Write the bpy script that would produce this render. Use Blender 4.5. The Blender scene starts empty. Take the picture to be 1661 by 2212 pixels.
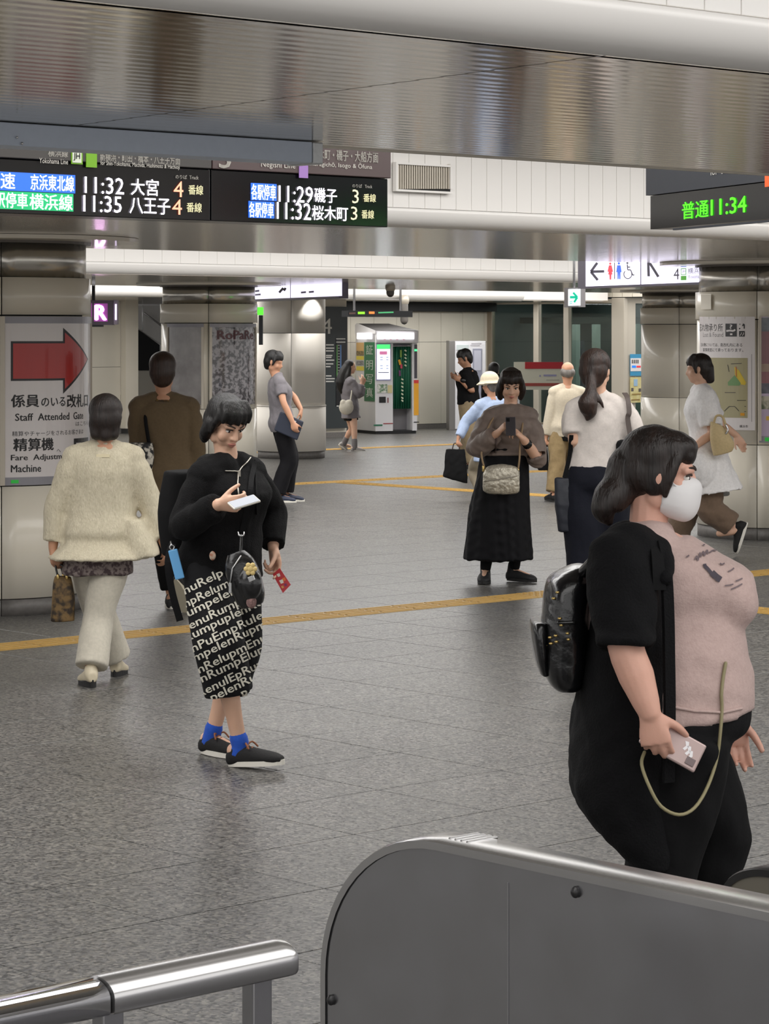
import bpy, bmesh, math, random
import numpy as np
from mathutils import Vector, Matrix, Quaternion
from mathutils.bvhtree import BVHTree
random.seed(7)
SC = bpy.context.scene
COL = SC.collection
# ---------------------------------------------------------------- camera
FPX, CX, HY, CAMZ = 5626.0, 830.5, 715.0, 1.85      # telephoto view, horizon high in the frame
cam_data = bpy.data.cameras.new("camera")
cam_data.sensor_fit = 'VERTICAL'
cam_data.sensor_height = 24.0
cam_data.lens = FPX / 2212.0 * 24.0
cam_data.shift_y = -(1106.0 - HY) / 2212.0
cam_data.clip_start, cam_data.clip_end = 0.1, 300
cam = bpy.data.objects.new("camera", cam_data)
cam.location = (0, 0, CAMZ)
cam.rotation_euler = (math.radians(90), 0, 0)
COL.objects.link(cam)
SC.camera = cam
# ---------------------------------------------------------------- world, exposure
world = bpy.data.worlds.new("world")
SC.world = world
world.use_nodes = True
world.node_tree.nodes["Background"].inputs[0].default_value = (1.0, 0.985, 0.97, 1)
world.node_tree.nodes["Background"].inputs[1].default_value = 1.0
SC.view_settings.view_transform = 'Standard'
SC.view_settings.look = 'None'
SC.view_settings.exposure = 0.34
SC.view_settings.gamma = 1.0
SC.view_settings.use_curve_mapping = False
SC.cycles.max_bounces = 7
SC.cycles.diffuse_bounces = 5
SC.cycles.glossy_bounces = 4
SC.cycles.transparent_max_bounces = 8
SC.cycles.use_denoising = True
SC.cycles.sample_clamp_indirect = 4.0
# station grid: U runs to the right and away, V to the left and away
AU = math.radians(47.64)
U = Vector((math.sin(AU), math.cos(AU), 0))
V = Vector((-math.cos(AU), math.sin(AU), 0))
Z = Vector((0, 0, 1))
def uv(u, v, z=0.0): return U * u + V * v + Z * z
def at(x, y, d): return Vector(((x - CX) * d / FPX, d, CAMZ - (y - HY) * d / FPX))
def floor_d(y): return CAMZ * FPX / (y - HY)
# ---------------------------------------------------------------- lamps: tubes hidden up in the ceiling coffers, plus added hall and lobby fills
def area_light(name, u, v, z, lu, lv, power, color=(1, 0.985, 0.965), spread=180):
    l = bpy.data.lights.new(name, 'AREA')
    l.shape = 'RECTANGLE'; l.size = lu; l.size_y = lv
    l.energy = power; l.color = color; l.spread = math.radians(spread)
    o = bpy.data.objects.new(name, l)
    o.location = uv(u, v, z)
    o.rotation_euler = (0, 0, math.pi / 2 - AU)
    COL.objects.link(o)
    return o
LK = 1.0
for (u0, v0, lu, lv, p) in [(2, 1.9, 14, 2.6, 200), (8.5, 8.9, 22, 3.2, 540), (16, 19.4, 32, 5.0, 1300), (30, 31.0, 34, 1.8, 800)]:
    area_light("coffer_lamp", u0, v0, 3.28, lu, lv, p * LK)
area_light("coffer_lamp", 18, 47, 3.2, 18, 7.0, 700 * LK)
area_light("hall_fill", 31.5, 34.6, 2.37, 7, 0.5, 90 * LK)
area_light("lobby_fill", 37.2, 34.4, 2.58, 2.4, 3.0, 60 * LK)  # added lamp, only brightens the lobby behind the glass
area_light("hall_fill", 25.5, 35.6, 2.37, 5, 0.5, 70 * LK)  # added under the soffit to brighten the left wall
# ---------------------------------------------------------------- generic helpers
def lin(c):
    def f(v):
        v /= 255.0
        return v / 12.92 if v <= 0.04045 else ((v + 0.055) / 1.055) ** 2.4
    return (f(c[0]), f(c[1]), f(c[2]), 1.0)
MATS = {}
def mat(name, rgb, rough=0.5, metal=0.0, noise=None, bump=None, emit=0.0, coat=0.0, alpha=None, spec=None, stretch=None, aniso=0.0):
    """rgb in sRGB 0..255; noise=(scale, second rgb, contrast); bump=(scale, strength)"""
    if name in MATS: return MATS[name]
    m = bpy.data.materials.new(name); m.use_nodes = True
    nt = m.node_tree; b = nt.nodes["Principled BSDF"]
    b.inputs["Base Color"].default_value = lin(rgb)
    b.inputs["Roughness"].default_value = rough
    b.inputs["Metallic"].default_value = metal
    b.inputs["Coat Weight"].default_value = coat
    b.inputs["Anisotropic"].default_value = aniso
    if spec is not None: b.inputs["Specular IOR Level"].default_value = spec
    tc = None
    if noise or bump:
        tc = nt.nodes.new("ShaderNodeTexCoord"); src = tc.outputs["Object"]
        if stretch:
            mp = nt.nodes.new("ShaderNodeMapping"); mp.inputs["Scale"].default_value = stretch
            nt.links.new(src, mp.inputs[0]); src = mp.outputs[0]
    if noise:
        n = nt.nodes.new("ShaderNodeTexNoise"); n.inputs["Scale"].default_value = noise[0]; n.inputs["Detail"].default_value = 4
        r = nt.nodes.new("ShaderNodeValToRGB"); k = noise[2]
        r.color_ramp.elements[0].position = 0.5 - k; r.color_ramp.elements[1].position = 0.5 + k
        r.color_ramp.elements[0].color = lin(noise[1]); r.color_ramp.elements[1].color = lin(rgb)
        nt.links.new(src, n.inputs["Vector"]); nt.links.new(n.outputs["Fac"], r.inputs[0]); nt.links.new(r.outputs[0], b.inputs["Base Color"])
    if bump:
        n2 = nt.nodes.new("ShaderNodeTexNoise"); n2.inputs["Scale"].default_value = bump[0]; n2.inputs["Detail"].default_value = 3
        bp = nt.nodes.new("ShaderNodeBump"); bp.inputs["Strength"].default_value = bump[1]; bp.inputs["Distance"].default_value = 0.01
        nt.links.new(src, n2.inputs["Vector"]); nt.links.new(n2.outputs["Fac"], bp.inputs["Height"]); nt.links.new(bp.outputs[0], b.inputs["Normal"])
    if emit:
        b.inputs["Emission Color"].default_value = lin(rgb); b.inputs["Emission Strength"].default_value = emit
    if alpha is not None:
        b.inputs["Alpha"].default_value = alpha
    MATS[name] = m
    return m
def link(o, parent=None):
    COL.objects.link(o)
    if parent is not None: o.parent = parent
    return o
def tag(o, label=None, cat=None, group=None, kind=None):
    if label: o["label"] = label
    if cat: o["category"] = cat
    if group: o["group"] = group
    if kind: o["kind"] = kind
    return o
def empty(name, loc, rz=0.0, label=None, cat=None, group=None, kind=None):
    o = bpy.data.objects.new(name, None); o.location = loc; o.rotation_euler = (0, 0, rz)
    o.empty_display_size = 0.05
    COL.objects.link(o)
    tag(o, label, cat, group, kind)
    return o
def world_of(o):
    m = Matrix.LocRotScale(o.location, o.rotation_euler, o.scale)
    return world_of(o.parent) @ m if o.parent else m
def obj_from(name, verts, faces, m, parent=None, smooth=False, label=None):
    """verts in WORLD coordinates; moved into the parent's frame"""
    vs = [Vector(v) for v in verts]
    if parent is not None:
        inv = world_of(parent).inverted()
        vs = [inv @ v for v in vs]
    me = bpy.data.meshes.new(name); me.from_pydata([tuple(v) for v in vs], [], faces)
    if m is not None: me.materials.append(m)
    if smooth: me.polygons.foreach_set("use_smooth", [True] * len(me.polygons))
    me.update()
    o = bpy.data.objects.new(name, me); link(o, parent)
    if label: o["label"] = label
    return o
class MB:
    """collects shapes in world coordinates; build() links them as one mesh object"""
    def __init__(s): s.v = []; s.f = []; s.mi = []
    def add(s, vs, fs, mi=0):
        b = len(s.v); s.v += [Vector(v) for v in vs]; s.f += [[i + b for i in f] for f in fs]; s.mi += [mi] * len(fs); return s
    def box(s, c, ax, ay, az, bev=0.0, mi=0):
        """centre and three half vectors, optionally bevelled"""
        c = Vector(c); ax = Vector(ax); ay = Vector(ay); az = Vector(az)
        bm = bmesh.new(); bmesh.ops.create_cube(bm, size=2)
        lx, ly, lz = ax.length, ay.length, az.length
        for v in bm.verts: v.co = Vector((v.co.x * lx, v.co.y * ly, v.co.z * lz))
        if bev > 0:
            bmesh.ops.bevel(bm, geom=list(bm.edges), offset=min(bev, 0.9 * min(lx, ly, lz)), segments=2, affect='EDGES', profile=0.5)
        ux, uy, uz = ax.normalized(), ay.normalized(), az.normalized()
        bm.verts.index_update()
        vs = [c + ux * v.co.x + uy * v.co.y + uz * v.co.z for v in bm.verts]
        fs = [[v.index for v in f.verts] for f in bm.faces]
        if ux.cross(uy).dot(uz) < 0: fs = [f[::-1] for f in fs]
        bm.free(); return s.add(vs, fs, mi)
    def tube(s, pts, r, n=10, caps=True, flat=1.0, mi=0):
        v, f = tube_geo(pts, r, n, caps=caps, flat=flat); return s.add(v, f, mi)
    def build(s, name, m, parent=None, smooth=False, label=None):
        ms = m if isinstance(m, (list, tuple)) else [m]
        o = obj_from(name, s.v, s.f, ms[0], parent, smooth, label)
        for k in ms[1:]: o.data.materials.append(k)
        if len(ms) > 1: o.data.polygons.foreach_set("material_index", s.mi)
        return o
def box(name, c, ax, ay, az, m, parent=None, bev=0.0, label=None):
    return MB().box(c, ax, ay, az, bev).build(name, m, parent, label=label)
def ubox(name, u0, u1, v0, v1, z0, z1, m, parent=None, bev=0.0, label=None):
    return box(name, uv((u0 + u1) / 2, (v0 + v1) / 2, (z0 + z1) / 2), U * (u1 - u0) / 2, V * (v1 - v0) / 2, Z * (z1 - z0) / 2, m, parent, bev, label)
def catmull(P, k):
    P = [Vector(p) for p in P]
    if len(P) < 3 or k < 2: return P, [float(i) for i in range(len(P))]
    out, ts = [], []
    for i in range(len(P) - 1):
        p0 = P[max(i - 1, 0)]; p1 = P[i]; p2 = P[i + 1]; p3 = P[min(i + 2, len(P) - 1)]
        for j in range(k):
            t = j / k
            out.append(0.5 * ((2 * p1) + (-p0 + p2) * t + (2 * p0 - 5 * p1 + 4 * p2 - p3) * t * t + (-p0 + 3 * p1 - 3 * p2 + p3) * t ** 3)); ts.append(i + t)
    out.append(P[-1]); ts.append(len(P) - 1.0)
    return out, ts
def tube_geo(pts, r, n=10, k=3, caps=True, flat=1.0, ref=None, closed=False):
    P, ts = catmull(pts, k)
    rr = r if isinstance(r, (list, tuple)) else [r] * len(pts)
    R = [float(np.interp(t, range(len(rr)), rr)) for t in ts]
    T = []
    for i in range(len(P)):
        a = P[min(i + 1, len(P) - 1)] - P[max(i - 1, 0)]
        T.append(a.normalized() if a.length > 1e-9 else Vector((0, 0, 1)))
    nrm = Vector(ref) if ref is not None else (Vector((0, 0, 1)) if abs(T[0].z) < 0.9 else Vector((1, 0, 0)))
    rings = []
    for i in range(len(P)):
        nrm = nrm - T[i] * nrm.dot(T[i])
        nrm.normalize()
        rings.append((P[i], nrm.copy(), T[i].cross(nrm), R[i]))
    if caps:
        def cap(ring, t, sgn):
            c, a, b, rad = ring
            return [(c + t * (sgn * rad * s * flat), a, b, rad * math.sqrt(max(0, 1 - s * s))) for s in (0.5, 0.85)]
        st = cap(rings[0], T[0], -1)[::-1]; en = cap(rings[-1], T[-1], 1)
        rings = st + rings + en
    vs, fs = [], []
    for (c, a, b, rad) in rings:
        for q in range(n):
            an = 2 * math.pi * q / n
            vs.append(c + a * (math.cos(an) * rad) + b * (math.sin(an) * rad * flat))
    for i in range(len(rings) - 1):
        for q in range(n):
            fs.append([i * n + q, i * n + (q + 1) % n, (i + 1) * n + (q + 1) % n, (i + 1) * n + q])
    fs.append([q for q in range(n)][::-1]); fs.append([(len(rings) - 1) * n + q for q in range(n)])
    return vs, fs
def loft_geo(secs, n=28, pw=2.2, k=3):
    """secs: (centre, half-vector a, half-vector b); rings spline-blended; closed ends"""
    C, ts = catmull([s[0] for s in secs], k); A, _ = catmull([s[1] for s in secs], k); B, _ = catmull([s[2] for s in secs], k)
    vs, fs = [], []
    for c, a, b in zip(C, A, B):
        for q in range(n):
            t = 2 * math.pi * q / n; ct, st = math.cos(t), math.sin(t)
            e = 2.0 / pw
            vs.append(c + a * (math.copysign(abs(ct) ** e, ct)) + b * (math.copysign(abs(st) ** e, st)))
    m = len(C)
    flip = Vector(A[0]).cross(Vector(B[0])).dot(C[-1] - C[0]) < 0
    for i in range(m - 1):
        for q in range(n):
            f = [i * n + q, i * n + (q + 1) % n, (i + 1) * n + (q + 1) % n, (i + 1) * n + q]
            fs.append(f[::-1] if flip else f)
    a = [q for q in range(n)]; b = [(m - 1) * n + q for q in range(n)]
    fs.append(a if flip else a[::-1]); fs.append(b[::-1] if flip else b)
    return vs, fs
def blob_geo(c, rx, ry, rz, X=Vector((1, 0, 0)), Y=Vector((0, 1, 0)), ZZ=Vector((0, 0, 1)), n=16, m=10):
    c = Vector(c); vs = [c - ZZ * rz]; fs = []
    for i in range(1, m):
        ph = -math.pi / 2 + math.pi * i / m
        for q in range(n):
            t = 2 * math.pi * q / n
            vs.append(c + X * (rx * math.cos(ph) * math.cos(t)) + Y * (ry * math.cos(ph) * math.sin(t)) + ZZ * (rz * math.sin(ph)))
    vs.append(c + ZZ * rz); L = len(vs) - 1
    for q in range(n): fs.append([0, 1 + (q + 1) % n, 1 + q]); fs.append([L, 1 + (m - 2) * n + q, 1 + (m - 2) * n + (q + 1) % n])
    for i in range(m - 2):
        for q in range(n):
            a = 1 + i * n; fs.append([a + q, a + (q + 1) % n, a + n + (q + 1) % n, a + n + q])
    if X.cross(Y).dot(ZZ) < 0: fs = [f[::-1] for f in fs]
    return vs, fs
# a scratch scene so that modifiers can be evaluated without touching the real one
TMP = bpy.data.scenes.new("scratch")
def evaluated(o):
    TMP.collection.objects.link(o)
    vl = TMP.view_layers[0]; vl.update()
    dg = vl.depsgraph
    me = bpy.data.meshes.new_from_object(o.evaluated_get(dg))
    TMP.collection.objects.unlink(o)
    return me
def waves(P, seed, freq, dirw=(1, 1, 1), n=7):
    rs = np.random.RandomState(seed); out = np.zeros(len(P)); W = np.array(dirw)
    Q = P + 0.35 / freq * np.sin(P[:, [1, 2, 0]] * freq * 1.7 + rs.rand(3) * 6)
    for i in range(n):
        kv = rs.normal(size=3) * W * freq * (0.6 + 1.1 * i / n)
        out += np.sin(Q @ kv + rs.rand() * 6.28) / (1 + 0.35 * i)
    return out / 3.0
def fuse(name, geos, m, parent, voxel=0.01, smooth=4, fold=None, label=None, trim=None, subd=False):
    """voxel-unions closed shapes into one continuous surface; fold=(amp, freq, dirweights, seed)"""
    vs, fs = [], []
    for g in geos:
        b = len(vs); vs += [tuple(v) for v in g[0]]; fs += [[i + b for i in f] for f in g[1]]
    me = bpy.data.meshes.new("t"); me.from_pydata(vs, [], fs); me.update()
    o = bpy.data.objects.new("t", me)
    r = o.modifiers.new("r", 'REMESH'); r.mode = 'VOXEL'; r.voxel_size = voxel; r.adaptivity = 0
    if smooth:
        s = o.modifiers.new("s", 'SMOOTH'); s.factor = 0.5; s.iterations = smooth
    me2 = evaluated(o); bpy.data.objects.remove(o); bpy.data.meshes.remove(me)
    nv = len(me2.vertices)
    P = np.empty(nv * 3); me2.vertices.foreach_get("co", P); P = P.reshape(-1, 3)
    if fold:
        N = np.empty(nv * 3); me2.vertices.foreach_get("normal", N); N = N.reshape(-1, 3)
        for fo in (fold if isinstance(fold, list) else [fold]):
            P = P + N * (fo[0] * waves(P, fo[3], fo[1], fo[2]))[:, None]
    if trim is not None: P = trim(P)
    inv = np.array(world_of(parent).inverted()) if parent is not None else np.eye(4)
    P = P @ inv[:3, :3].T + inv[:3, 3]
    me2.vertices.foreach_set("co", np.ascontiguousarray(P, dtype=np.float32).ravel())
    me2.materials.clear(); me2.materials.append(m)
    me2.polygons.foreach_set("use_smooth", [True] * len(me2.polygons)); me2.update(); me2.name = name
    ob = bpy.data.objects.new(name, me2); link(ob, parent)
    if label: ob["label"] = label
    return ob
# ---------------------------------------------------------------- lettering (Blender's own font), as thin printed meshes
def text_geo(body, w=None, h=None, bold=0.0, shear=0.0, fine=None):
    c = bpy.data.curves.new("t", 'FONT'); c.body = body; c.size = 1.0; c.resolution_u = 2; c.shear = shear
    o = bpy.data.objects.new("t", c)
    me = evaluated(o)
    if fine:
        bm = bmesh.new(); bm.from_mesh(me)
        for _ in range(4):
            es = [e for e in bm.edges if e.calc_length() > fine]
            if not es: break
            bmesh.ops.subdivide_edges(bm, edges=es, cuts=1)
        bmesh.ops.triangulate(bm, faces=bm.faces); bm.to_mesh(me); bm.free()
    V2 = [(v.co.x, v.co.y) for v in me.vertices]; F = [list(p.vertices) for p in me.polygons]
    bpy.data.objects.remove(o); bpy.data.curves.remove(c); bpy.data.meshes.remove(me)
    if not V2: return [], []
    if bold:
        n0 = len(V2); F0 = F; V0_ = V2
        for dx, dy in ((-bold, 0), (bold, 0), (0, bold * 0.6), (0, -bold * 0.6)):
            F = F + [[i + len(V2) for i in q] for q in F0]; V2 = V2 + [(x + dx, y + dy) for x, y in V0_]
    x0 = min(v[0] for v in V2); x1 = max(v[0] for v in V2); y0 = min(v[1] for v in V2); y1 = max(v[1] for v in V2)
    if w is None and h is None: sx = sy = 1.0
    elif w is None: sx = sy = h / (y1 - y0)
    elif h is None: sx = sy = w / (x1 - x0)
    else: sx, sy = w / (x1 - x0), h / (y1 - y0)
    return [((v[0] - x0) * sx, (v[1] - y0) * sy) for v in V2], F
def flat_text(body, o, ex, ez, w, h, m, parent, name="lettering", off=None, bold=0.0, shear=0.0):
    """lettering on a plane: o is the lower left corner, ex/ez unit vectors"""
    g, f = text_geo(body, w, h, bold, shear)
    n = ex.cross(ez) * 0.004 if off is None else off
    return obj_from(name, [Vector(o) + n + ex * a + ez * b for a, b in g], f, m, parent)
def poly(name, pts, o, ex, ez, m, parent, off=0.003):
    n = ex.cross(ez) * off
    return obj_from(name, [Vector(o) + n + ex * a + ez * b for a, b in pts], [list(range(len(pts)))], m, parent)
# ================================================================ materials of the place
def floor_mat():
    m = bpy.data.materials.new("granite_floor"); m.use_nodes = True
    nt = m.node_tree; b = nt.nodes["Principled BSDF"]
    g = nt.nodes.new("ShaderNodeNewGeometry")
    mp = nt.nodes.new("ShaderNodeMapping"); mp.inputs["Scale"].default_value = (1, 1, 1); nt.links.new(g.outputs["Position"], mp.inputs[0])
    vo = nt.nodes.new("ShaderNodeTexVoronoi"); vo.inputs["Scale"].default_value = 95
    nz = nt.nodes.new("ShaderNodeTexNoise"); nz.inputs["Scale"].default_value = 60; nz.inputs["Detail"].default_value = 5
    add = nt.nodes.new("ShaderNodeVectorMath"); add.operation = 'MULTIPLY_ADD'; add.inputs[1].default_value = (0.012, 0.012, 0.012)
    nt.links.new(mp.outputs[0], nz.inputs["Vector"]); nt.links.new(nz.outputs["Color"], add.inputs[0]); nt.links.new(mp.outputs[0], add.inputs[2])
    nt.links.new(add.outputs[0], vo.inputs["Vector"])
    sep = nt.nodes.new("ShaderNodeSeparateColor"); nt.links.new(vo.outputs["Color"], sep.inputs[0])
    r = nt.nodes.new("ShaderNodeValToRGB"); r.color_ramp.interpolation = 'LINEAR'
    els = [(0.0, (34, 34, 35)), (0.14, (54, 54, 54)), (0.3, (82, 81, 80)), (0.62, (97, 96, 94)), (0.82, (110, 107, 102)), (1.0, (131, 128, 122))]
    while len(r.color_ramp.elements) < len(els): r.color_ramp.elements.new(0.5)
    for e, (p, c) in zip(r.color_ramp.elements, els): e.position = p; e.color = lin(c)
    nt.links.new(sep.outputs[0], r.inputs[0])
    big = nt.nodes.new("ShaderNodeTexNoise"); big.inputs["Scale"].default_value = 1.3; big.inputs["Detail"].default_value = 3
    nt.links.new(mp.outputs[0], big.inputs["Vector"])
    mr = nt.nodes.new("ShaderNodeMapRange"); mr.inputs[1].default_value = 0.3; mr.inputs[2].default_value = 0.7; mr.inputs[3].default_value = 0.86; mr.inputs[4].default_value = 1.06
    nt.links.new(big.outputs["Fac"], mr.inputs[0])
    mx = nt.nodes.new("ShaderNodeMix"); mx.data_type = 'RGBA'; mx.blend_type = 'MULTIPLY'; mx.inputs[0].default_value = 1
    nt.links.new(r.outputs[0], mx.inputs[6]); nt.links.new(mr.outputs[0], mx.inputs[7]); nt.links.new(mx.outputs[2], b.inputs["Base Color"])
    mr2 = nt.nodes.new("ShaderNodeMapRange"); mr2.inputs[3].default_value = 0.30; mr2.inputs[4].default_value = 0.42
    nt.links.new(sep.outputs[1], mr2.inputs[0]); nt.links.new(mr2.outputs[0], b.inputs["Roughness"])
    b.inputs["Specular IOR Level"].default_value = 0.5
    return m
M_FLOOR = floor_mat()
M_JOINT = mat("floor_joint", (38, 36, 34), 0.8)
def metal_ribbed(name, rgb, rough, scale, strength):
    m = bpy.data.materials.new(name); m.use_nodes = True
    nt = m.node_tree; b = nt.nodes["Principled BSDF"]
    b.inputs["Base Color"].default_value = lin(rgb); b.inputs["Metallic"].default_value = 0.88; b.inputs["Roughness"].default_value = rough
    tc = nt.nodes.new("ShaderNodeTexCoord")
    w = nt.nodes.new("ShaderNodeTexWave"); w.bands_direction = 'Y'; w.inputs["Scale"].default_value = scale; w.inputs["Distortion"].default_value = 1.2
    w.inputs["Detail"].default_value = 2; w.inputs["Detail Scale"].default_value = 1.5
    n = nt.nodes.new("ShaderNodeTexNoise"); n.inputs["Scale"].default_value = 7; n.inputs["Detail"].default_value = 2
    bp = nt.nodes.new("ShaderNodeBump"); bp.inputs["Strength"].default_value = strength; bp.inputs["Distance"].default_value = 0.01
    bp2 = nt.nodes.new("ShaderNodeBump"); bp2.inputs["Strength"].default_value = 0.03; bp2.inputs["Distance"].default_value = 0.02
    nt.links.new(tc.outputs["Object"], w.inputs["Vector"]); nt.links.new(tc.outputs["Object"], n.inputs["Vector"])
    nt.links.new(w.outputs["Fac"], bp.inputs["Height"]); nt.links.new(n.outputs["Fac"], bp2.inputs["Height"])
    nt.links.new(bp.outputs[0], bp2.inputs["Normal"]); nt.links.new(bp2.outputs[0], b.inputs["Normal"])
    return m
M_SOFFIT = metal_ribbed("soffit_aluminium", (205, 200, 193), 0.11, 4.2, 0.04)
M_SOFFIT2 = metal_ribbed("soffit_aluminium_far", (200, 193, 184), 0.16, 3.0, 0.05)
M_WHITE = mat("white_enamel", (240, 237, 233), 0.35, coat=0.2)
M_CREAM = mat("cream_enamel", (234, 227, 212), 0.3, noise=(2.5, (228, 221, 205), 0.25), coat=0.3)
M_CREAMW = mat("cream_wall", (212, 206, 192), 0.45, noise=(1.5, (205, 199, 185), 0.3))
M_GREYBASE = mat("grey_plinth", (112, 108, 105), 0.5, noise=(30, (98, 95, 92), 0.2))
M_DARK = mat("dark_gap", (30, 29, 28), 0.7)
M_MIRROR = mat("mirror_steel", (196, 192, 184), 0.26, 0.9, bump=(5, 0.03), stretch=(1, 1, 0.2))
M_STEEL = mat("brushed_steel", (182, 182, 186), 0.24, 0.95, noise=(9, (170, 169, 171), 0.3), bump=(2.2, 0.10))
M_STEELB = mat("bright_steel", (205, 204, 204), 0.22, 0.95)
M_CHROME = mat("polished_steel", (215, 215, 218), 0.06, 1.0)
M_ALU = mat("anodised_frame", (158, 147, 132), 0.35, 0.6)
M_ALUL = mat("pale_frame", (196, 188, 174), 0.4, 0.3)
M_BLACK = mat("black_panel", (16, 16, 18), 0.25)
M_BLACKM = mat("black_matt", (20, 20, 22), 0.6)
# ================================================================ floor
floor = empty("floor", (0, 0, 0), math.pi / 2 - AU, kind='structure')
ubox("screed", -14, 62, -12, 75, -0.06, -0.004, M_JOINT, floor)
TU, TV, U0, V0 = 0.69, 0.628, 4.985, 6.52
tb = bmesh.new(); bmesh.ops.create_cube(tb, size=1)
for v in tb.verts: v.co = Vector((v.co.x * (TU - 0.0045), v.co.y * (TV - 0.0045), v.co.z * 0.02 - 0.01))
bmesh.ops.bevel(tb, geom=[e for e in tb.edges if all(v.co.z > -0.005 for v in e.verts)], offset=0.0015, segments=1, affect='EDGES')
tile_me = bpy.data.meshes.new("floor_tile"); tb.to_mesh(tile_me); tb.free(); tile_me.materials.append(M_FLOOR)
def tactile_band(uc, vc):
    """true where the tactile paving replaces granite"""
    return False
cells = []
for i in range(-40, 90):
    for j in range(-30, 110):
        c = uv(U0 + (i + 0.5) * TU, V0 + (j + 0.5) * TV)
        if c.y < -9 or c.y > 62: continue
        cells.append((c, i, j))
def in_view(c):
    if c.y < 6.0 or c.y > 24: return False
    x = CX + FPX * c.x / c.y; s = FPX / c.y * 0.5
    return -s < x < 1661 + s
near = sorted([t for t in cells if in_view(t[0])], key=lambda t: t[0].y)[:292]
keyset = {(i, j) for _, i, j in near}
for c, i, j in near:
    o = bpy.data.objects.new("floor_tile", tile_me); COL.objects.link(o); o.parent = floor
    o.location = (U0 + (i + 0.5) * TU, V0 + (j + 0.5) * TV, 0)
rest = MB()
bv = [v.co.copy() for v in tile_me.vertices]; bf = [list(p.vertices) for p in tile_me.polygons]
for c, i, j in cells:
    if (i, j) in keyset or abs(c.x) > 0.22 * max(c.y, 0) + 6: continue
    u_, v_ = U0 + (i + 0.5) * TU, V0 + (j + 0.5) * TV
    hu, hv = TU / 2 - 0.002, TV / 2 - 0.002
    rest.add([uv(u_ + a * hu, v_ + b * hv, z) for z in (-0.02, 0) for a, b in ((-1, -1), (1, -1), (1, 1), (-1, 1))],
             [[4, 5, 6, 7], [0, 1, 5, 4], [1, 2, 6, 5], [2, 3, 7, 6], [3, 0, 4, 7]])
tag(rest.build("floor_tiling", M_FLOOR, floor), kind='stuff')
# tactile paving: yellow blocks with raised bars, laid on the floor in lines
M_YEL = mat("tactile_yellow", (198, 160, 84), 0.55, noise=(6, (184, 148, 80), 0.3))
def tactile(name, a, b, n_vis, label, group="tactile paving lines", dots=False, bars=True):
    """a, b: (u, v) ends; blocks 0.3 m square"""
    a = Vector((a[0], a[1])); b = Vector((b[0], b[1])); L = (b - a).length; t = (b - a) / L
    root = empty(name, uv(a.x, a.y, 0), 0, label, "tactile paving", group)
    n = int(round(L / 0.3)); T3 = U * t.x + V * t.y; S3 = Z.cross(T3)
    def block(bar_dir):
        mb = MB(); mb.box(Z * 0.002, T3 * 0.1485, S3 * 0.1485, Z * 0.002)
        if bar_dir:
            for k in range(4): mb.box(S3 * (-0.105 + 0.07 * k) + Z * 0.006, T3 * 0.135, S3 * 0.014, Z * 0.0025, 0.002)
        else:
            for p in range(5):
                for q in range(5):
                    c = T3 * (-0.12 + 0.06 * p) + S3 * (-0.12 + 0.06 * q)
                    mb.box(c + Z * 0.006, T3 * 0.012, S3 * 0.012, Z * 0.0025, 0.004)
        me = bpy.data.meshes.new("tactile_block"); me.from_pydata([tuple(v) for v in mb.v], [], mb.f); me.materials.append(M_YEL); return me
    bar = block(True); dot = block(False)
    for k in range(n):
        o = bpy.data.objects.new("tactile_block", dot if (dots and k >= n - 1) else bar); COL.objects.link(o); o.parent = root
        o.location = T3 * (0.3 * (k + 0.5))
    return root
tactile("tactile_paving", (4.0, 12.77), (13.3, 12.77), 0, "yellow tactile line passing behind the walking woman with the phone", dots=True)
tactile("tactile_paving", (13.6, 12.77), (20.2, 12.77), 0, "yellow tactile line by the foot of the right column, behind the woman in front")
tactile("tactile_paving", (13.45, 12.62), (13.45, 7.2), 0, "short yellow tactile branch at the right edge behind the chest of the woman in front")
tactile("tactile_paving", (17.5, 24.0), (29.5, 24.0), 0, "pale yellow tactile line starting beside the feet of the man in dark trousers")
tactile("tactile_paving", (21.05, 23.8), (21.05, 13.2), 0, "yellow tactile line running behind the woman in the long skirt")
tactile("tactile_paving", (24.0, 30.6), (34.5, 30.6), 0, "far faint tactile line in front of the photo booth")
# ================================================================ ceiling: low metal soffits with lit coffers between
ceil = empty("ceiling", (0, 0, 0), math.pi / 2 - AU, kind='structure')
ubox("coffer_top", -20, 66, -0.6, 78, 3.34, 3.42, M_WHITE, ceil)
SZ = 2.47
# first soffit: aluminium planks laid side by side, one butt joint across
for k in range(26):
    v0 = 4.0 + 0.1 * k
    uj = 4.63 - (6.6 - v0) * 0.12
    for (ua, ub) in ((-1.5, uj - 0.004), (uj + 0.004, 9.5)):
        ubox("ceiling_panel", ua, ub, v0 + 0.0004, v0 + 0.0996, SZ, SZ + 0.012, M_SOFFIT, ceil)
ubox("soffit_core", -20, 30, 4.06, 6.6, SZ + 0.014, 3.34, M_DARK, ceil)
ubox("ceiling_panel", -20, -1.505, 3.95, 6.6, SZ, SZ + 0.012, M_SOFFIT, ceil)
ubox("ceiling_panel", 9.505, 30, 3.95, 6.6, SZ, SZ + 0.012, M_SOFFIT, ceil)
ubox("soffit_edge", -20, 30, 6.6, 6.625, SZ - 0.004, 3.0, M_ALUL, ceil)
for (va, vb, z, ua, ub) in ((11.45, 15.9, SZ, -10, 40), (23.05, 28.7, SZ, 0, 50), (32.6, 42.0, 2.39, 8, 35.3), (53, 60, 2.39, 10, 60)):
    n = 6; w = (ub - ua) / n
    for k in range(n): ubox("ceiling_panel", ua + w * k + 0.003, ua + w * (k + 1) - 0.003, va, vb, z, z + 0.02, M_SOFFIT2, ceil)
    ubox("soffit_core", ua, ub, va + 0.02, vb, z + 0.022, 3.34, M_WHITE, ceil)
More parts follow.
